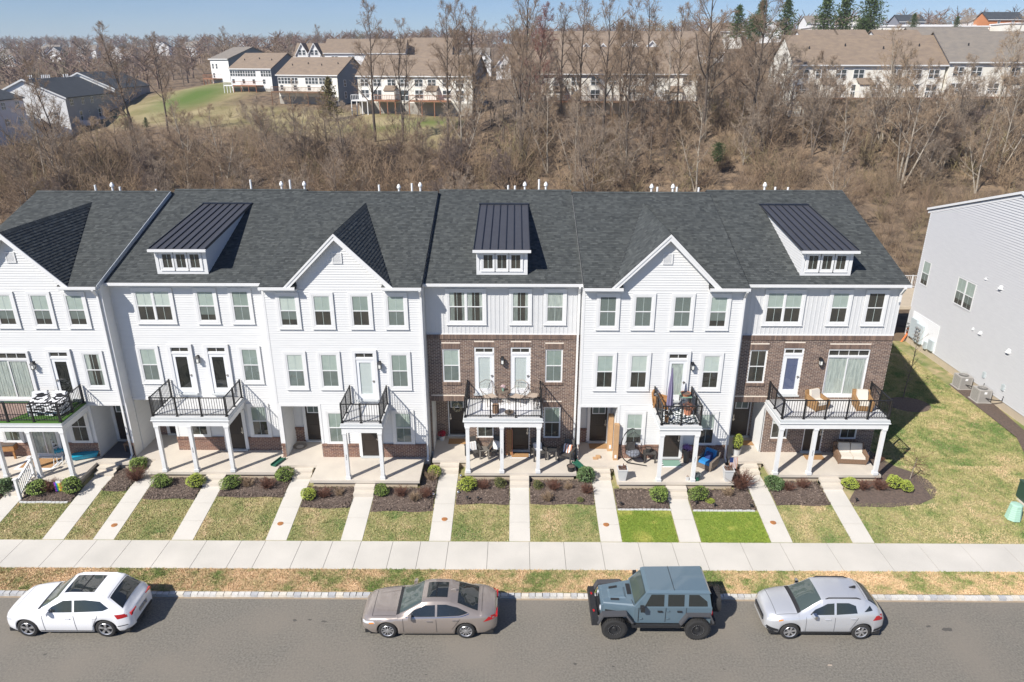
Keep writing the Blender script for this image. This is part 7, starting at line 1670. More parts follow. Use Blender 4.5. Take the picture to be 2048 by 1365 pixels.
blades('grass', 170000, (-27, 28, 22.34, 23.61), lambda x, y: x > -30, 'gv', 'dry straw grass of the verge', 5, .55, hgt=(.02, .05), zf=lambda y: .125+.02*(y-22.3)/1.34)
# mulch chips
rg = np.random.default_rng(12); VV = []; n = 26000
bx = rg.integers(len(beds), size=n); B = np.array(beds)[bx]; x = B[:, 0]+(B[:, 1]-B[:, 0])*rg.random(n); y = B[:, 2]+(B[:, 3]-B[:, 2])*rg.random(n); z = lh(y)+.07; a = rg.uniform(0, 6.28, n); l = rg.uniform(.02, .05, n); w = l*.35
V = np.empty((n, 4, 3), np.float32)
for i, (s, t_) in enumerate(((-1, -1), (1, -1), (1, 1), (-1, 1))): V[:, i] = np.stack([x+s*l*np.cos(a)-t_*w*np.sin(a), y+s*l*np.sin(a)+t_*w*np.cos(a), z+rg.uniform(-.015, .03, n)], 1)
M['chips'] = mat('mulch_chips', (1, 1, 1), .9, rnd=[(.07, .052, .042), (.12, .088, .07), (.17, .128, .10), (.26, .20, .16), (.09, .068, .055)])
nmesh('mulch_chips', V.reshape(-1, 3), np.arange(n*4).reshape(-1, 4), M['chips'], rnd=rg.random(n), kind='stuff', label='loose dark wood chips on the beds')

# ------------------------------------------------------------------ things on porches and balconies
M['coir'] = mat('coir_mat', (.40, .23, .10), .95, (.32, .18, .08), 30); M['wicker'] = mat('honey_wicker', (.38, .22, .09), .8, (.22, .12, .05), 40, bump=.5); M['wickerg'] = mat('grey_brown_wicker', (.22, .18, .14), .8, (.13, .10, .08), 40, bump=.5); M['wickerb'] = mat('brown_wicker', (.26, .16, .10), .8, (.16, .10, .06), 40, bump=.5)
M['cushion'] = mat('cream_cushion', (.62, .57, .49), .85); M['blue'] = mat('bright_blue_cushion', (.02, .20, .48), .8); M['navy'] = mat('navy_cushion', (.015, .035, .14), .85); M['darkseat'] = mat('dark_resin', (.06, .055, .05), .6); M['greyresin'] = mat('grey_resin', (.17, .155, .135), .6); M['wood'] = mat('orange_stained_wood', (.40, .20, .07), .6, (.30, .14, .05), 6); M['cardboard'] = mat('cardboard', (.50, .31, .16), .85, (.44, .27, .14), 3)
M['greenpl'] = mat('green_plastic', (.02, .11, .07), .5); M['terra'] = mat('terracotta', (.50, .20, .11), .8); M['potwhite'] = mat('pale_planter', (.55, .55, .54), .6); M['red'] = mat('red_leaves', (.45, .02, .05), .7); M['stripe'] = mat('striped_cloth', (.65, .60, .56), .9); M['beige'] = mat('beige_sling', (.42, .34, .27), .8); M['bronze'] = mat('bronze_tube', (.25, .20, .16), .5, metal=.5); M['purple'] = mat('grey_purple_canvas', (.17, .15, .24), .85); M['silver'] = mat('silver_ball', (.8, .8, .8), .08, metal=1.0); M['whitecloth'] = mat('white_cloth', (.72, .72, .72), .9); M['potblack'] = mat('dark_pot', (.03, .03, .03), .7); M['teal'] = mat('turquoise_plastic', (.01, .30, .45), .5); M['sage'] = mat('sage_green_metal', (.20, .33, .26), .5)
def thing(name, x, y, z, label, cat, rz=0, group=None): return empty(name, (x, y, z), rz, label=label, cat=cat, group=group, local=True)
def bx(par, name, m, *b):
    q = MB()
    for t in b: q.box(*t)
    return q.build(name, M[m] if isinstance(m, str) else m, par)
def matt(x, y, z, w, d, label, m='coir', border=None, rz=0):
    r = thing('doormat', x, y, z, label, 'doormat', rz)
    if border:
        for k in range(8): bx(r, 'stripe', 'black' if k % 2 else 'whitecloth', (-w/2-.08, w/2+.08, -d/2-.08+(d+.16)*k/8, -d/2-.08+(d+.16)*(k+1)/8, 0, .008))
    bx(r, 'mat', m, (-w/2, w/2, -d/2, d/2, .008, .022))
def planter(x, y, z, label, s=1.0, soil='mulch', twigs=True, m='potwhite'):
    r = thing('planter', x, y, z, label, 'planter'); a, b, h = .15*s, .22*s, .62*s; q = MB()
    q.hexa([(-a,-a,0),(a,-a,0),(a,a,0),(-a,a,0),(-b,-b,h),(b,-b,h),(b,b,h),(-b,b,h)]); q.build('pot', M[m], r)
    q = MB(); ring(q, ((0,0,h),(1,0,0),(0,0,1)), 0, 0, 0, 0, 0, 0, 0) if False else None
    bx(r, 'rim', m, (-b-.02,b+.02,-b-.02,-b+.02,h-.05,h+.01), (-b-.02,b+.02,b-.02,b+.02,h-.05,h+.01), (-b-.02,-b+.02,-b+.02,b-.02,h-.05,h+.01), (b-.02,b+.02,-b+.02,b-.02,h-.05,h+.01))
    bx(r, 'soil', soil, (-b+.03,b-.03,-b+.03,b-.03,h-.03,h+.004))
    if twigs:
        t = TB()
        for k in range(16): p = Vector((PR.uniform(-b, b)*.8, PR.uniform(-b, b)*.8, h)); t.seg(p, p+Vector((PR.uniform(-.08, .08), PR.uniform(-.08, .08), .14)), .02, .01, 3)
        t.obj('dry_stems', M['redtwig'], r)
def rpot(x, y, z, label, R=.18, h=.25, m='potblack', plant=None, name='flower_pot'):
    r = thing(name, x, y, z, label, 'flower pot'); q = MB(); q.lathe([(0,0),(R*.75,0),(R,h),(R*1.08,h),(R*1.08,h*.86),(R*1.0,h*.86)][:4]+[(R*.92,h),(R*.9,h*.85),(0,h*.86)], (0,0,0), 16); q.build('pot', M[m], r, smooth=False)
    q = MB(); q.lathe([(R*.9,h*.9),(0,h*.93)], (0,0,0), 14); q.build('soil', M['mulch'], r)
    if plant:
        V, F, A = [], [], []
        for k in range(220):
            d = Vector((PR.gauss(0,1),PR.gauss(0,1),abs(PR.gauss(0,1))+.2)).normalized()*PR.uniform(.5,1)*R*1.5; c0 = Vector((0,0,h))+d; t = rv(1).normalized()*.05; w = t.cross(rv(1)).normalized()*.03; i = len(V); V += [tuple(c0-t),tuple(c0+w),tuple(c0+t)]; F.append((i,i+1,i+2))
        nmesh('leaves', V, F, M[plant], r)
    return r
def armchair(x, y, z, rz, label, frame='wicker', cush='cushion', w=.74, name='armchair', back=.42, pillow=None, seats=1):
    r = thing(name, x, y, z, label, name.replace('_', ' '), rz); h = w/2; q = MB()   # faces -y
    q.hexa([(-h+.06,-.34,.04),(h-.06,-.34,.04),(h-.06,.34,.04),(-h+.06,.34,.04),(-h,-.38,.30),(h,-.38,.30),(h,.40,.30),(-h,.40,.30)]); q.build('seat_frame', M[frame], r)
    for s in (-1, 1):
        q = MB(); a, b = sorted((s*h, s*(h-.12))); q.hexa([(a,-.37,.30),(b,-.37,.30),(b,.38,.30),(a,.38,.30),(a,-.38,.52),(b,-.38,.52),(b,.42,.62),(a,.42,.62)]); q.build('arm', M[frame], r)
    q = MB(); q.hexa([(-h,.30,.3),(h,.30,.3),(h,.40,.3),(-h,.40,.3),(-h,.40,.80),(h,.40,.80),(h,.48,.80),(-h,.48,.80)]); q.build('backrest', M[frame], r)
    n = seats; ww = (w-.26)/n
    for k in range(n):
        a = -h+.13+k*ww; q = MB(); q.hexa([(a+.01,-.37,.31),(a+ww-.01,-.37,.31),(a+ww-.01,.26,.31),(a+.01,.26,.31),(a+.03,-.35,.44),(a+ww-.03,-.35,.44),(a+ww-.03,.24,.44),(a+.03,.24,.44)]); q.build('seat_cushion', M[cush], r)
        q = MB(); q.hexa([(a+.01,.13,.44),(a+ww-.01,.13,.44),(a+ww-.01,.28,.44),(a+.01,.28,.44),(a+.03,.25,.44+back),(a+ww-.03,.25,.44+back),(a+ww-.03,.39,.42+back),(a+.03,.39,.42+back)]); q.build('back_cushion', M[cush], r)
    for sx in (-1, 1):
        for yy in (-.32, .34): bx(r, 'leg', frame, (sx*(h-.08)-.025, sx*(h-.08)+.025, yy-.025, yy+.025, 0, .05))
    if pillow: q = MB(); q.hexa([(-.16,.0,.44),(.18,.02,.44),(.18,.12,.46),(-.16,.10,.46),(-.14,.06,.78),(.16,.08,.78),(.16,.18,.76),(-.14,.16,.76)]); q.build('pillow', M[pillow], r)
    return r
def porch_chair(x, y, z, rz, label, m='darkseat', pillow='stripe', cols=None):
    r = thing('porch_chair', x, y, z, label, 'chair', rz)
    bx(r, 'seat', m, (-.28, .28, -.28, .22, .36, .40))
    q = MB(); q.hexa([(-.28,.18,.38),(.28,.18,.38),(.28,.22,.38),(-.28,.22,.38),(-.26,.36,.98),(.26,.36,.98),(.26,.40,.98),(-.26,.40,.98)]); q.build('backrest', M[m], r)
    for s in (-1, 1):
        bx(r, 'leg', m, (s*.30-.03, s*.30+.03, -.30, -.24, 0, .60)); bx(r, 'leg', m, (s*.30-.03, s*.30+.03, .26, .32, 0, .60)); bx(r, 'arm', m, (s*.30-.06, s*.30+.06, -.34, .34, .60, .63))
    if pillow:
        for k in range(6):
            a = -.21+.07*k; q = MB(); q.hexa([(a,.02,.40),(a+.07,.02,.40),(a+.07,.12,.42),(a,.12,.42),(a,.14,.76),(a+.07,.14,.76),(a+.07,.26,.76),(a,.26,.76)]); q.build('pillow_stripe' , M[(cols or ('stripe', 'whitecloth'))[k % 2]], r)
# middle brick house
matt(-2.98, 32.55, ZP, .95, .55, 'coir doormat at the wreath door'); rpot(-3.82, 32.75, ZP, 'white pot with red leaved plant beside the wreath door', .17, .26, 'potwhite', 'red')
porch_chair(-2.1, 30.95, ZP, .35, 'dark porch chair with striped pillow by the left brick porch column'); porch_chair(-.95, 31.05, ZP, -.35, 'dark porch chair with striped pillow, second from the left on the brick porch')
def small_table(x, y, z, label, m='greyresin', w=.5, h=.48, m2=None):
    r = thing('side_table', x, y, z, label, 'side table'); bx(r, 'table_top', m2 or m, (-w/2, w/2, -.22, .22, h, h+.04))
    for s in (-1, 1):
        for t in (-1, 1): bx(r, 'leg', m, (s*(w/2-.04)-.035, s*(w/2-.04)+.035, t*.17-.035, t*.17+.035, 0, h))
small_table(-1.52, 30.95, ZP, 'grey side table between the two left chairs of the brick porch')
r = thing('wooden_sled', -.30, 31.45, ZP, 'wooden sled with runners leaning beside the brick porch door', 'sled'); 
for s in (-.09, 0, .09): q = MB(); q.hexa([(s-.035,-.28,.02),(s+.035,-.28,.02),(s+.035,-.25,.02),(s-.035,-.25,.02),(s-.035,.08,1.25),(s+.035,.08,1.25),(s+.035,.11,1.25),(s-.035,.11,1.25)]); q.build('slat', M['wood'], r)
q = MB(); q.tube([(-.16,-.3,.02),(-.16,.06,1.2),(-.1,.1,1.34)], .018, 6); q.build('runner', M['terra'], r); q = MB(); q.tube([(.16,-.3,.02),(.16,.06,1.2),(.1,.1,1.34)], .018, 6); q.build('runner', M['terra'], r)
matt(.25, 31.18, ZP, .85, .42, 'coir doormat on a striped rug at the brick porch door', border=True)
porch_chair(1.15, 30.9, ZP, .3, 'dark porch chair behind the right brick porch column', pillow='stripe'); small_table(1.82, 30.9, ZP, 'grey square side table with dark tray on the brick porch', h=.5, m2='potblack'); porch_chair(2.55, 30.75, ZP, -.45, 'dark porch chair with red and white striped pillow at the right of the brick porch', cols=('whitecloth', 'terra'))
rpot(2.70, 29.75, ZP, 'round dark pot of soil on the brick porch edge', .2, .26)
def trough(x, y, z, rz, label):
    r = thing('downspout_extension', x, y, z, label, 'downspout extension', rz); bx(r, 'tray', 'greenpl', (-.13, .13, -.5, .3, -.02, .01)); bx(r, 'side', 'greenpl', (-.15, -.12, -.5, .3, -.02, .09)); bx(r, 'side', 'greenpl', (.12, .15, -.5, .3, -.02, .09))
trough(3.05, 30.3, ZP+.02, .45, 'green plastic trough under the downspout right of the brick porch'); trough(-11.62, 30.5, ZP+.02, -.35, 'green plastic trough under the downspout left of the hose entry')
# balcony of the middle brick house
B4 = Z2
r = thing('outdoor_rug', -.55, 30.35, B4+.002, 'white and grey outdoor rug on the brick house balcony', 'rug'); bx(r, 'rug', 'whitecloth', (-1.35, 1.3, -.65, .7, 0, .008))
def sling(x, y, z, rz, label):
    r = thing('patio_chair', x, y, z, label, 'patio chair', rz); q = MB(); q.hexa([(-.28,-.28,.40),(.28,-.28,.40),(.24,.24,.36),(-.24,.24,.36),(-.28,-.28,.43),(.28,-.28,.43),(.24,.24,.39),(-.24,.24,.39)]); q.build('seat', M['beige'], r)
    q = MB(); pts = [(-.24,.22,.38),(-.36,.36,.72),(-.32,.46,.98),(0,.50,1.06),(.32,.46,.98),(.36,.36,.72),(.24,.22,.38)]; q.tube(pts, .016, 6); q.build('back_frame', M['bronze'], r)
    q = MB(); 
    for k in range(-4, 5): t = k/5; q.tube([(t*.26,.23,.39),(t*.40,.36,.72),(t*.36,.47,1.0-.06*abs(t))], .004, 3)
    for zz, w in ((.55,.30),(.72,.35),(.88,.34)): q.tube([(-w,.22+(zz-.38)*.42,zz),(w,.22+(zz-.38)*.42,zz)], .004, 3)
    q.build('back_mesh', M['bronze'], r)
    for s in (-1, 1): q = MB(); q.tube([(s*.28,-.28,.41),(s*.34,-.32,.66),(s*.36,.3,.66)], .014, 5); q.tube([(s*.3,-.3,.42),(s*.3,-.3,0)], .014, 5); q.tube([(s*.26,.24,.38),(s*.3,.34,0)], .014, 5); q.build('leg', M['bronze'], r)
sling(-1.22, 31.0, B4, .5, 'beige sling patio chair with looped mesh back, left on the brick balcony'); sling(.12, 31.0, B4, -.5, 'beige sling patio chair, right of the balcony table'); sling(.85, 31.15, B4, -.3, 'third wire backed patio chair by the white door of the brick balcony')
r = thing('patio_table', -.58, 31.0, B4, 'small round patio table between the looped back chairs', 'table'); q = MB(); q.lathe([(.0,.66),(.30,.66),(.30,.69),(0,.69)], (0,0,0), 20); q.build('table_top', M['bronze'], r)
for k in range(3): a = k*2.09; q = MB(); q.tube([(.05*math.cos(a),.05*math.sin(a),.65),(.25*math.cos(a),.25*math.sin(a),0)], .016, 5); q.build('leg', M['bronze'], r)
rpot(-.58, 31.0, B4+.69, 'glass vase of pale flowers on the round balcony table', .07, .2, 'sage', 'whiteflower') if False else None
M['whiteflower'] = mat('pale_pink_flowers', (.65, .5, .5), .8); rpot(-.58, 31.0, B4+.69, 'pale vase of pink flowers on the round balcony table', .075, .18, 'sage', 'whiteflower', name='vase')
r = thing('wood_stump', -.92, 30.05, B4, 'brown log stump stool on the brick balcony', 'stump'); q = MB(); q.lathe([(0,0),(.17,0),(.16,.1),(.165,.38),(.15,.42),(0,.42)], (0,0,0), 12); q.build('log', M['wickerb'], r)
r = thing('fire_bowl', -.28, 29.88, B4, 'low rusty bowl with ornament at the brick balcony rail', 'fire bowl'); q = MB(); q.lathe([(.05,0),(.22,.10),(.23,.13),(.20,.12),(0,.05)], (0,0,0), 16); q.build('bowl', M['bronze'], r); q = MB(); q.lathe([(.05,.06),(.03,.14),(.05,.18),(.02,.26),(0,.28)], (0,0,0), 8); q.build('finial', M['darkseat'], r)
r = thing('plant_stand', .98, 30.4, B4, 'wiry dark plant stand with dry stems at the right of the brick balcony', 'plant stand')
for k in range(9): a = k*.7; q = MB(); q.tube([(.08*math.cos(a),.08*math.sin(a),0),(.13*math.cos(a),.13*math.sin(a),.3),(.04*math.cos(a),.04*math.sin(a),.62)], .01, 4); q.build('wire', M['black'], r)
# fourth: cardboard box house
r = thing('cardboard_box', 4.80, 31.75, ZP, 'tall slim cardboard box standing by the entry, left of two', 'cardboard box', group='tall cardboard boxes at the entry'); bx(r, 'carton', 'cardboard', (-.13, .11, -.13, .13, 0, 2.0)); bx(r, 'label_sheet', 'whitecloth', (-.05, .05, -.134, -.131, .15, .35))
r = thing('cardboard_box', 5.05-.02, 31.55-.6, ZP, 'tall slim cardboard box standing by the entry, right of two', 'cardboard box', group='tall cardboard boxes at the entry'); r.location = (4.96, 30.86, ZP); bx(r, 'carton', 'cardboard', (-.11, .12, -.13, .12, 0, 1.95)); bx(r, 'label_sheet', 'whitecloth', (-.05, .05, -.134, -.131, .12, .3))
matt(4.28, 32.1, ZP, .95, .5, 'coir doormat at the cardboard box entry')
r = thing('cardboard_scrap', 4.05, 30.9, ZP, 'crumpled cardboard pieces on the landing', 'cardboard'); bx(r, 'piece', 'cardboard', (-.18, .05, -.12, .08, 0, .05)); bx(r, 'piece', 'cardboard', (-.02, .2, -.02, .2, .0, .09))
r = thing('egg_chair', 5.65, 30.45, ZP, 'black hanging egg chair with grey cushions on a curved stand', 'hanging chair', .3); q = MB(); pts = [(-.05+.0,-.55,.03)]
pts = [(.55*math.cos(t), .25*math.sin(t)*0+.0, 1.0+.92*math.sin(t)) for t in [math.radians(a) for a in range(-75, 91, 15)]]; pts = [(-p[0], p[1], p[2]) for p in pts]+[(.12, 0, 1.88)]; q.tube(pts, .025, 8); q.tube([(.12,0,1.88),(.12,0,1.74)], .01, 5); q.build('stand', M['black'], r)
for a in (-.5, .5): q = MB(); q.tube([(-.2,0,.10),(.75*math.cos(a),.75*math.sin(a)*1.4,.03)], .022, 6); q.build('foot', M['black'], r)
q = MB()
for k in range(16):
    a = 2*PI*k/16; q.tube([(.12,0,1.74),(.12+.26*math.cos(a),.26*math.sin(a),1.5),(.12+.42*math.cos(a),.42*math.sin(a),1.0),(.12+.36*math.cos(a),.36*math.sin(a),.55),(.12+.1*math.cos(a),.1*math.sin(a),.34)][0 if math.sin(a) > -.2 else 2:], .009, 4)
for zz, rr2 in ((.4,.2),(.55,.36),(.75,.40),(1.0,.42)): q.tube([(.12+rr2*math.cos(t*PI/8),rr2*math.sin(t*PI/8),zz) for t in range(17)], .008, 4)
q.build('basket', M['black'], r)
q = MB(); q.lathe([(0,.42),(.28,.46),(.36,.58),(.3,.66),(0,.64)], (.12,0,0), 12); q.build('cushion', M['greyc'] if 'greyc' in M else mat('grey_patterned_cushion', (.30,.31,.34), .9, (.12,.13,.16), 14), r, smooth=True)
q = MB(); q.hexa([(-.12,.1,.62),(.3,.1,.62),(.3,.3,.62),(-.12,.3,.62),(-.1,.2,1.05),(.28,.2,1.05),(.28,.33,1.0),(-.1,.33,1.0)]); q.build('cushion', M['darkseat'], r)
small_table(6.62, 30.65, ZP, 'dark metal side table beside the hanging chair', m='darkseat', w=.6, h=.5); r = rpot(6.55, 30.65, ZP+.54, 'black lidded pot on the dark side table', .15, .22, 'potblack')
planter(5.05, 29.0, ZP, 'tall pale planter with dead plants, left porch corner'); planter(10.02, 28.98, ZP, 'tall pale planter at the right porch corner')
matt(7.69, 30.45, ZP, .85, .55, 'black and white striped mat with teal centre at the porch door', m='sage', border=True)
r = rpot(8.42, 30.62, ZP, 'dark curved urn with purple flowers beside the porch door', .17, .62, 'darkseat', 'purpleflower') if False else None
M['purpleflower'] = mat('purple_flowers', (.28, .16, .42), .8); rpot(8.42, 30.6, ZP, 'tall dark urn of purple flowers beside the porch door', .17, .72, 'darkseat', 'purpleflower', name='urn')
armchair(9.35, 30.15, ZP, -.75, 'wicker porch armchair with bright blue cushions', 'wickerg', 'blue', w=.85, pillow='navy')
r = thing('porch_lantern', 8.12, 28.95, ZP, 'small white lantern by the right column', 'lantern'); bx(r, 'body', 'potwhite', (-.06,.06,-.06,.06,0,.2)); q = MB(); q.lathe([(.08,.2),(0,.28)], (0,0,0), 4); q.build('top', M['bronze'], r)
rpot(8.55, 28.9, ZP, 'green pot with dark grey foliage at the porch edge', .13, .22, 'greenpl', 'leafd2') if False else None
M['leafd2'] = mat('blue_grey_leaves', (.10, .12, .13), .8); rpot(8.6, 28.95, ZP, 'green pot with blue grey leaves at the porch edge', .13, .24, 'greenpl', 'leafd2')
# flag, potted boxwood
r = thing('garden_flag', 10.62, 30.15, ZP-.4, 'small stars and stripes garden flag by the dark entry landing', 'garden flag', .1); q = MB(); q.tube([(-.22,0,0),(-.22,0,.95),(.2,0,.95)], .01, 5); q.build('pole', M['black'], r)
for k in range(11): bx(r, 'stripe', 'terra' if k % 2 == 0 else 'whitecloth', (-.2+.036*k, -.2+.036*(k+1), -.006, .006, .3, .93))
bx(r, 'canton', 'navy', (-.2, -.02, -.01, .01, .66, .935))
r = place(shr['y'], (11.12, 31.35, ZP+.32), 1, .72, 'upright yellow green boxwood in a white pot by the dark entry'); r.scale = (.62, .62, 1.15); r['category'] = 'potted shrub'; rpot(11.12, 31.35, ZP, 'white round pot holding the upright boxwood', .22, .36, 'potwhite')
matt(11.85, 32.5, ZP, .9, .5, 'coir doormat at the dark entry of the end house')
# balcony of the box house
r = thing('outdoor_rug', 7.55, 29.85, Z2+.002, 'black and white patterned rug on the narrow right balcony', 'rug'); M['rugpat'] = mat('leaf_pattern_rug', (.75, .78, .76), .9, (.03, .05, .055), 7, detail=2, lo=.49, hi=.51); bx(r, 'rug', 'rugpat', (-.85, .85, -.95, .6, 0, .01))
r = thing('closed_umbrella', 7.22, 30.0, Z2, 'tall closed grey purple parasol on the narrow balcony', 'umbrella'); q = MB(); q.tube([(0,0,0),(0,0,2.3)], .02, 6); q.build('pole', M['potwhite'], r)
q = MB(); n = 14
for i in range(5):
    pass
prof = [(.11,.35),(.15,.5),(.13,1.2),(.07,1.9),(.02,2.35)]; base = len(q.v)
for ra, hh in prof:
    for k in range(n): a = 2*PI*k/n; rr2 = ra*(1 if k % 2 else .72); q.v.append((rr2*math.cos(a), rr2*math.sin(a), hh))
for i in range(4):
    for k in range(n): a0 = i*n+k; a1 = i*n+(k+1) % n; q.f.append((a0, a1, a1+n, a0+n)); q.m.append(0); q.r.append(0)
q.build('canopy', M['purple'], r); q = MB(); q.lathe([(0,0),(.2,0),(.2,.05),(0,.07)], (0,0,0), 14); q.build('base', M['black'], r)
r = thing('balcony_table', 8.12, 30.7, Z2, 'sage green metal table holding a terracotta bowl', 'table'); bx(r, 'table_top', 'sage', (-.26,.26,-.22,.22,.58,.61))
for s in (-1, 1):
    for t in (-1, 1): bx(r, 'leg', 'darkseat', (s*.23-.015,s*.23+.015,t*.19-.015,t*.19+.015,0,.58))
rpot(8.12, 30.7, Z2+.61, 'wide terracotta bowl of soil on the sage table', .24, .14, 'terra'); rpot(8.1, 29.95, Z2, 'large orange pot with dry stems by the balcony rail', .22, .3, 'terra', 'redtwig')
armchair(7.0, 31.0+-.35, Z2, 1.2, 'small wooden chair in the corner of the narrow right balcony', 'wood', 'whitecloth', w=.5, back=.25, name='wooden_chair')
rpot(6.95, 29.15, Z2, 'small amber pot in the corner of the narrow balcony', .1, .3, 'wood')
# end house
matt(14.93, 31.1, ZP, .95, .5, 'coir doormat at the end house porch door'); armchair(16.55, 30.75, ZP, -.08, 'brown wicker loveseat with cream cushions on the end porch', 'wickerb', 'cushion', w=1.45, name='loveseat', seats=2)
armchair(14.42, 30.65, Z2, .35, 'honey wicker armchair with cream cushions, left on the wide balcony', 'wicker', 'cushion', w=.80); armchair(16.55, 30.6, Z2, -.12, 'honey wicker armchair with cream cushions, right on the wide balcony', 'wicker', 'cushion', w=.80)
# hose coil
r = thing('garden_hose', -11.02, 31.95, ZP, 'coiled grey brown garden hose on the entry floor', 'hose'); M['hose'] = mat('grey_brown_hose', (.26,.22,.17), .7); q = MB()
for k in range(3): rr2 = .22+.06*k; q.tube([(rr2*math.cos(t*PI/10), rr2*math.sin(t*PI/10), .02+.015*k) for t in range(21)], .014, 5)
q.build('coil', M['hose'], r)
# garden bits
for i, (x, y, lb) in enumerate(((-3.86,29.66,'silver gazing ball at the back left of the wreath walkway'),(-3.82,28.3,'silver gazing ball at the front left of the wreath walkway'),(-2.62,29.76,'silver gazing ball at the back right of the wreath walkway'),(-2.64,28.43,'silver gazing ball at the front right of the wreath walkway'))):
    r = thing('gazing_ball', x, y, lawn_h(y), lb, 'garden ball', group='silver balls along the wreath walkway'); q = MB(); q.lathe([(0,.04)]+[(.075*math.sin(t*PI/8), .12-.075*math.cos(t*PI/8)) for t in range(1, 8)]+[(0,.195)], (0,0,0), 14); q.build('ball', M['silver'], r, smooth=True); q = MB(); q.tube([(0,0,-.03),(0,0,.06)], .012, 5); q.build('stake', M['black'], r)
for i, (x, y, lb) in enumerate(((-2.2,27.95,'black path light at the front of the bed left of the middle walkway'),(-1.7,27.92,'black path light, second in the bed left of the middle walkway'),(7.0,27.75,'black path light pair at the corner of the left bright lawn'),(4.85,27.6,'black path light by the cardboard box walkway'),(8.3,27.7,'black path light right of the steps between bright lawns'),(9.1,27.55,'black path light, second right of the steps'),(10.75,27.5,'black path light at the front corner of the right stone edged bed'),(15.72,27.95,'black path light beside the rightmost walkway'))):
    r = thing('path_light', x, y, lawn_h(y), lb, 'path light', group='small black path lights in the beds'); q = MB(); q.tube([(0,0,0),(0,0,.2)], .01, 5); q.build('stake', M['black'], r); q = MB(); q.lathe([(.03,.16),(.035,.24),(.07,.25),(0,.30)], (0,0,0), 10); q.build('lamp_head', M['black'], r)
r = thing('garden_flag', -21.35, 28.38, .56, 'rainbow pride garden flag in the left bed', 'garden flag', .15); q = MB(); q.tube([(-.16,0,0),(-.16,0,.62),(.2,0,.62)], .009, 5); q.build('pole', M['black'], r)
for k, c in enumerate(((.35,.06,.45),(.03,.12,.6),(.04,.4,.1),(.85,.75,.05),(.85,.30,.02),(.75,.03,.03))): bx(r, 'stripe', mat('flag_colour', c, .9), (-.15+.055*k, -.15+.055*(k+1), -.006, .006, .12, .6))
bx(r, 'triangle', 'whitecloth', (-.05, .15, -.009, -.007, .55, .68))
for x, y, s, k, lb in ((9.0,27.95,.45,'y','low yellow green plant in the stone edged bed'),(5.9,27.85,.3,'t','flat rusty dry plant in the stone edged bed')):
    o = place(shr['y'] if k == 'y' else tw['t'], (x, y, lawn_h(y)+.02), 0, s, lb); o.scale = (s*1.1, s*1.1, s*.45); o['category'] = 'plant'
# left house porch
r = thing('stair_railing', -22.6, 27.9, .6, 'white stair railing at the left porch steps', 'railing'); 
A = Vector((-.28+.0, .05, 0)); Bv = Vector((-.28, 1.35, 0))
q = MB(); q.box(-.34,-.22,-.06,.06,-.1,1.0); q.box(-.37,-.19,-.09,.09,1.0,1.05); q.build('post', M['trim'], r); q = MB(); q.box(-.34,-.22,1.15,1.27,.3,1.45); q.box(-.37,-.19,1.12,1.3,1.45,1.5); q.build('post', M['trim'], r)
q = MB(); q.hexa([(-.33,.06,.82),(-.23,.06,.82),(-.23,1.15,1.27),(-.33,1.15,1.27),(-.33,.06,.89),(-.23,.06,.89),(-.23,1.15,1.34),(-.33,1.15,1.34)]); q.build('rail', M['trim'], r); q = MB(); q.hexa([(-.31,.06,.14),(-.25,.06,.14),(-.25,1.15,.59),(-.31,1.15,.59),(-.31,.06,.2),(-.25,.06,.2),(-.25,1.15,.65),(-.31,1.15,.65)]); q.build('rail', M['trim'], r)
for k in range(8): yy = .17+.12*k; zz = .17+.413*(yy-.06); bx(r, 'baluster', 'trim', (-.30,-.26,yy-.02,yy+.02,zz,zz+.68))
r = thing('planter_table', -25.35, 30.9, ZP, 'orange wooden raised planter table on the left porch', 'planter table', .1); bx(r, 'box', 'wood', (-.6,.6,-.35,.35,.45,.75)); bx(r, 'soil', 'mulch', (-.55,.55,-.3,.3,.74,.765)); bx(r, 'rim', 'darkseat', (-.62,.62,-.37,-.31,.75,.78), (-.62,.62,.31,.37,.75,.78), (-.62,-.56,-.31,.31,.75,.78), (.56,.62,-.31,.31,.75,.78))
for s in (-.52, .52):
    for t in (-.28, .28): bx(r, 'leg', 'wood', (s-.04,s+.04,t-.04,t+.04,0,.45))
r = thing('outdoor_rug', -23.3, 30.25, ZP+.001, 'tan mat with white borders on the left porch', 'rug'); bx(r, 'border', 'whitecloth', (-.95,.95,-.6,.6,0,.006)); bx(r, 'rug', 'coir', (-.78,.78,-.45,.45,.006,.014))
r = thing('folding_chair', -22.55, 30.7, ZP, 'folded chair with black and white pattern and blue strap, on the left porch', 'folding chair', .6); M['lattice'] = mat('black_white_lattice', (.7,.7,.68), .9, (.03,.03,.035), 9, detail=1, lo=.49, hi=.51)
q = MB(); q.hexa([(-.25,.3,.5),(.25,.3,.5),(.25,.34,.5),(-.25,.34,.5),(-.25,.5,1.0),(.25,.5,1.0),(.25,.54,1.0),(-.25,.54,1.0)]); q.build('backrest', M['lattice'], r)
for s in (-.24, -.1, .12, .26): q = MB(); q.tube([(s,.35,.55),(s-.1,-.75,.03)], .018, 5); q.build('leg', M['potwhite'], r)
bx(r, 'strap', 'teal', (-.22,.2,.0,.3,.33,.46))
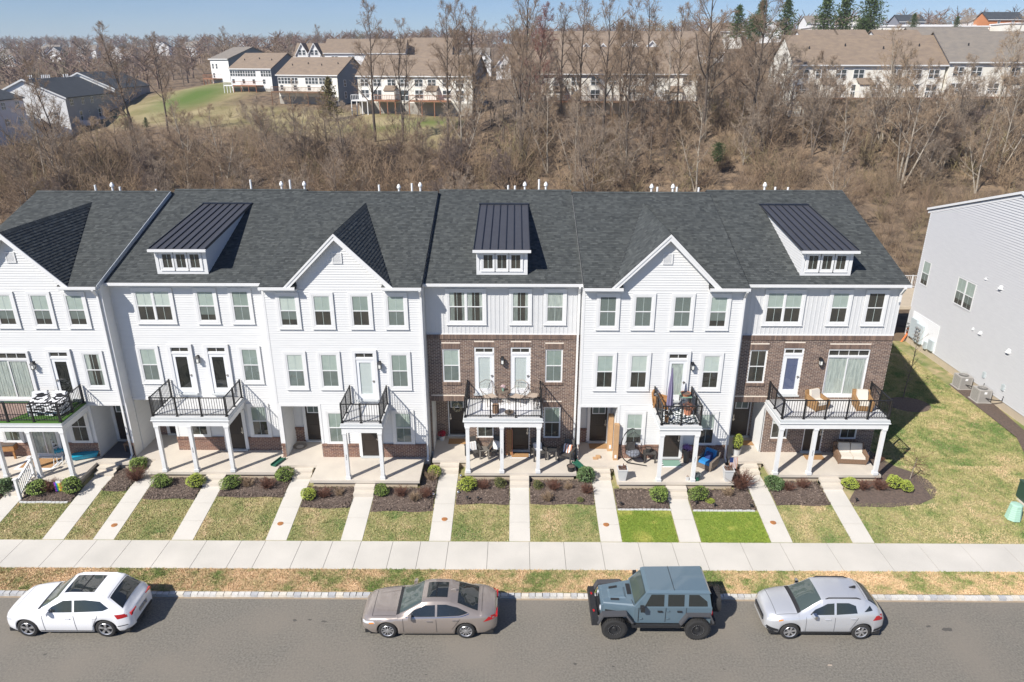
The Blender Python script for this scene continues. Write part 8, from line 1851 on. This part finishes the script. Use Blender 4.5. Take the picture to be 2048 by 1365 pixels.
r = thing('water_sled', -21.35, 31.0-.25, ZP, 'turquoise sled like boat shell behind the corner column of the left porch', 'sled', .35); q = MB(); q.hexa([(-.5,-.18,.05),(.5,-.12,.05),(.5,.12,.05),(-.5,.18,.05),(-.6,-.25,.25),(.62,-.18,.3),(.62,.18,.3),(-.6,.25,.25)]); q.build('shell', M['teal'], r)
r = thing('small_bench', -19.42, 31.55, ZP, 'low brown wooden stool on the slate landing', 'stool'); bx(r, 'seat', 'wickerb', (-.32,.32,-.2,.2,.38,.43)); [bx(r, 'leg', 'wickerb', (s-.03,s+.03,t-.03,t+.03,0,.38)) for s in (-.26,.26) for t in (-.15,.15)]
r = thing('doormat', -19.85, 31.75, ZP, 'dark slate grey mat filling the left house landing', 'doormat'); M['slatemat'] = mat('slate_mat', (.075,.078,.09), .9, (.10,.10,.11), 20); bx(r, 'mat', 'slatemat', (-.75,.75,-1.0,.75,0,.01))
M['zebra'] = mat('zebra_stripe_cover', (.75,.75,.76), .9, (.015,.015,.018), 2.2, detail=1, lo=.485, hi=.515, stretch=(1.2, 1.2, 5))
for x, rz, lb in ((-22.35,.15,'zebra striped cover over a chair, left of two on the turf balcony'),(-21.5,-.1,'zebra striped cover over a chair, right of two on the turf balcony')):
    r = thing('covered_chair', x, 29.95, Z2, lb, 'covered chair', rz, group='zebra covered chairs'); q = MB(); q.hexa([(-.42,-.42,.01),(.42,-.42,.01),(.42,.42,.01),(-.42,.42,.01),(-.38,-.38,.55),(.38,-.38,.55),(.36,.2,.62),(-.36,.2,.62)]); q.hexa([(-.36,.12,.5),(.36,.12,.5),(.38,.40,.3),(-.38,.40,.3),(-.32,.22,.95),(.32,.22,.95),(.34,.38,.93),(-.34,.38,.93)]); q.build('cover', M['zebra'], r)
r = thing('outdoor_rug', -24.6, 30.0, Z2+.002, 'faded brown rug on the turf balcony', 'rug', -.0); M['brownrug'] = mat('brown_patterned_rug', (.30,.22,.18), .95, (.20,.13,.11), 5); q = MB(); q.hexa([(-1.1,-.95,0),(1.2,-.95,0),(2.2,.85,0),(-1.1,.85,0),(-1.1,-.95,.01),(1.2,-.95,.01),(2.2,.85,.01),(-1.1,.85,.01)]); q.build('rug', M['brownrug'], r)
for k in list(shr.values())+list(tw.values()): drop(k)
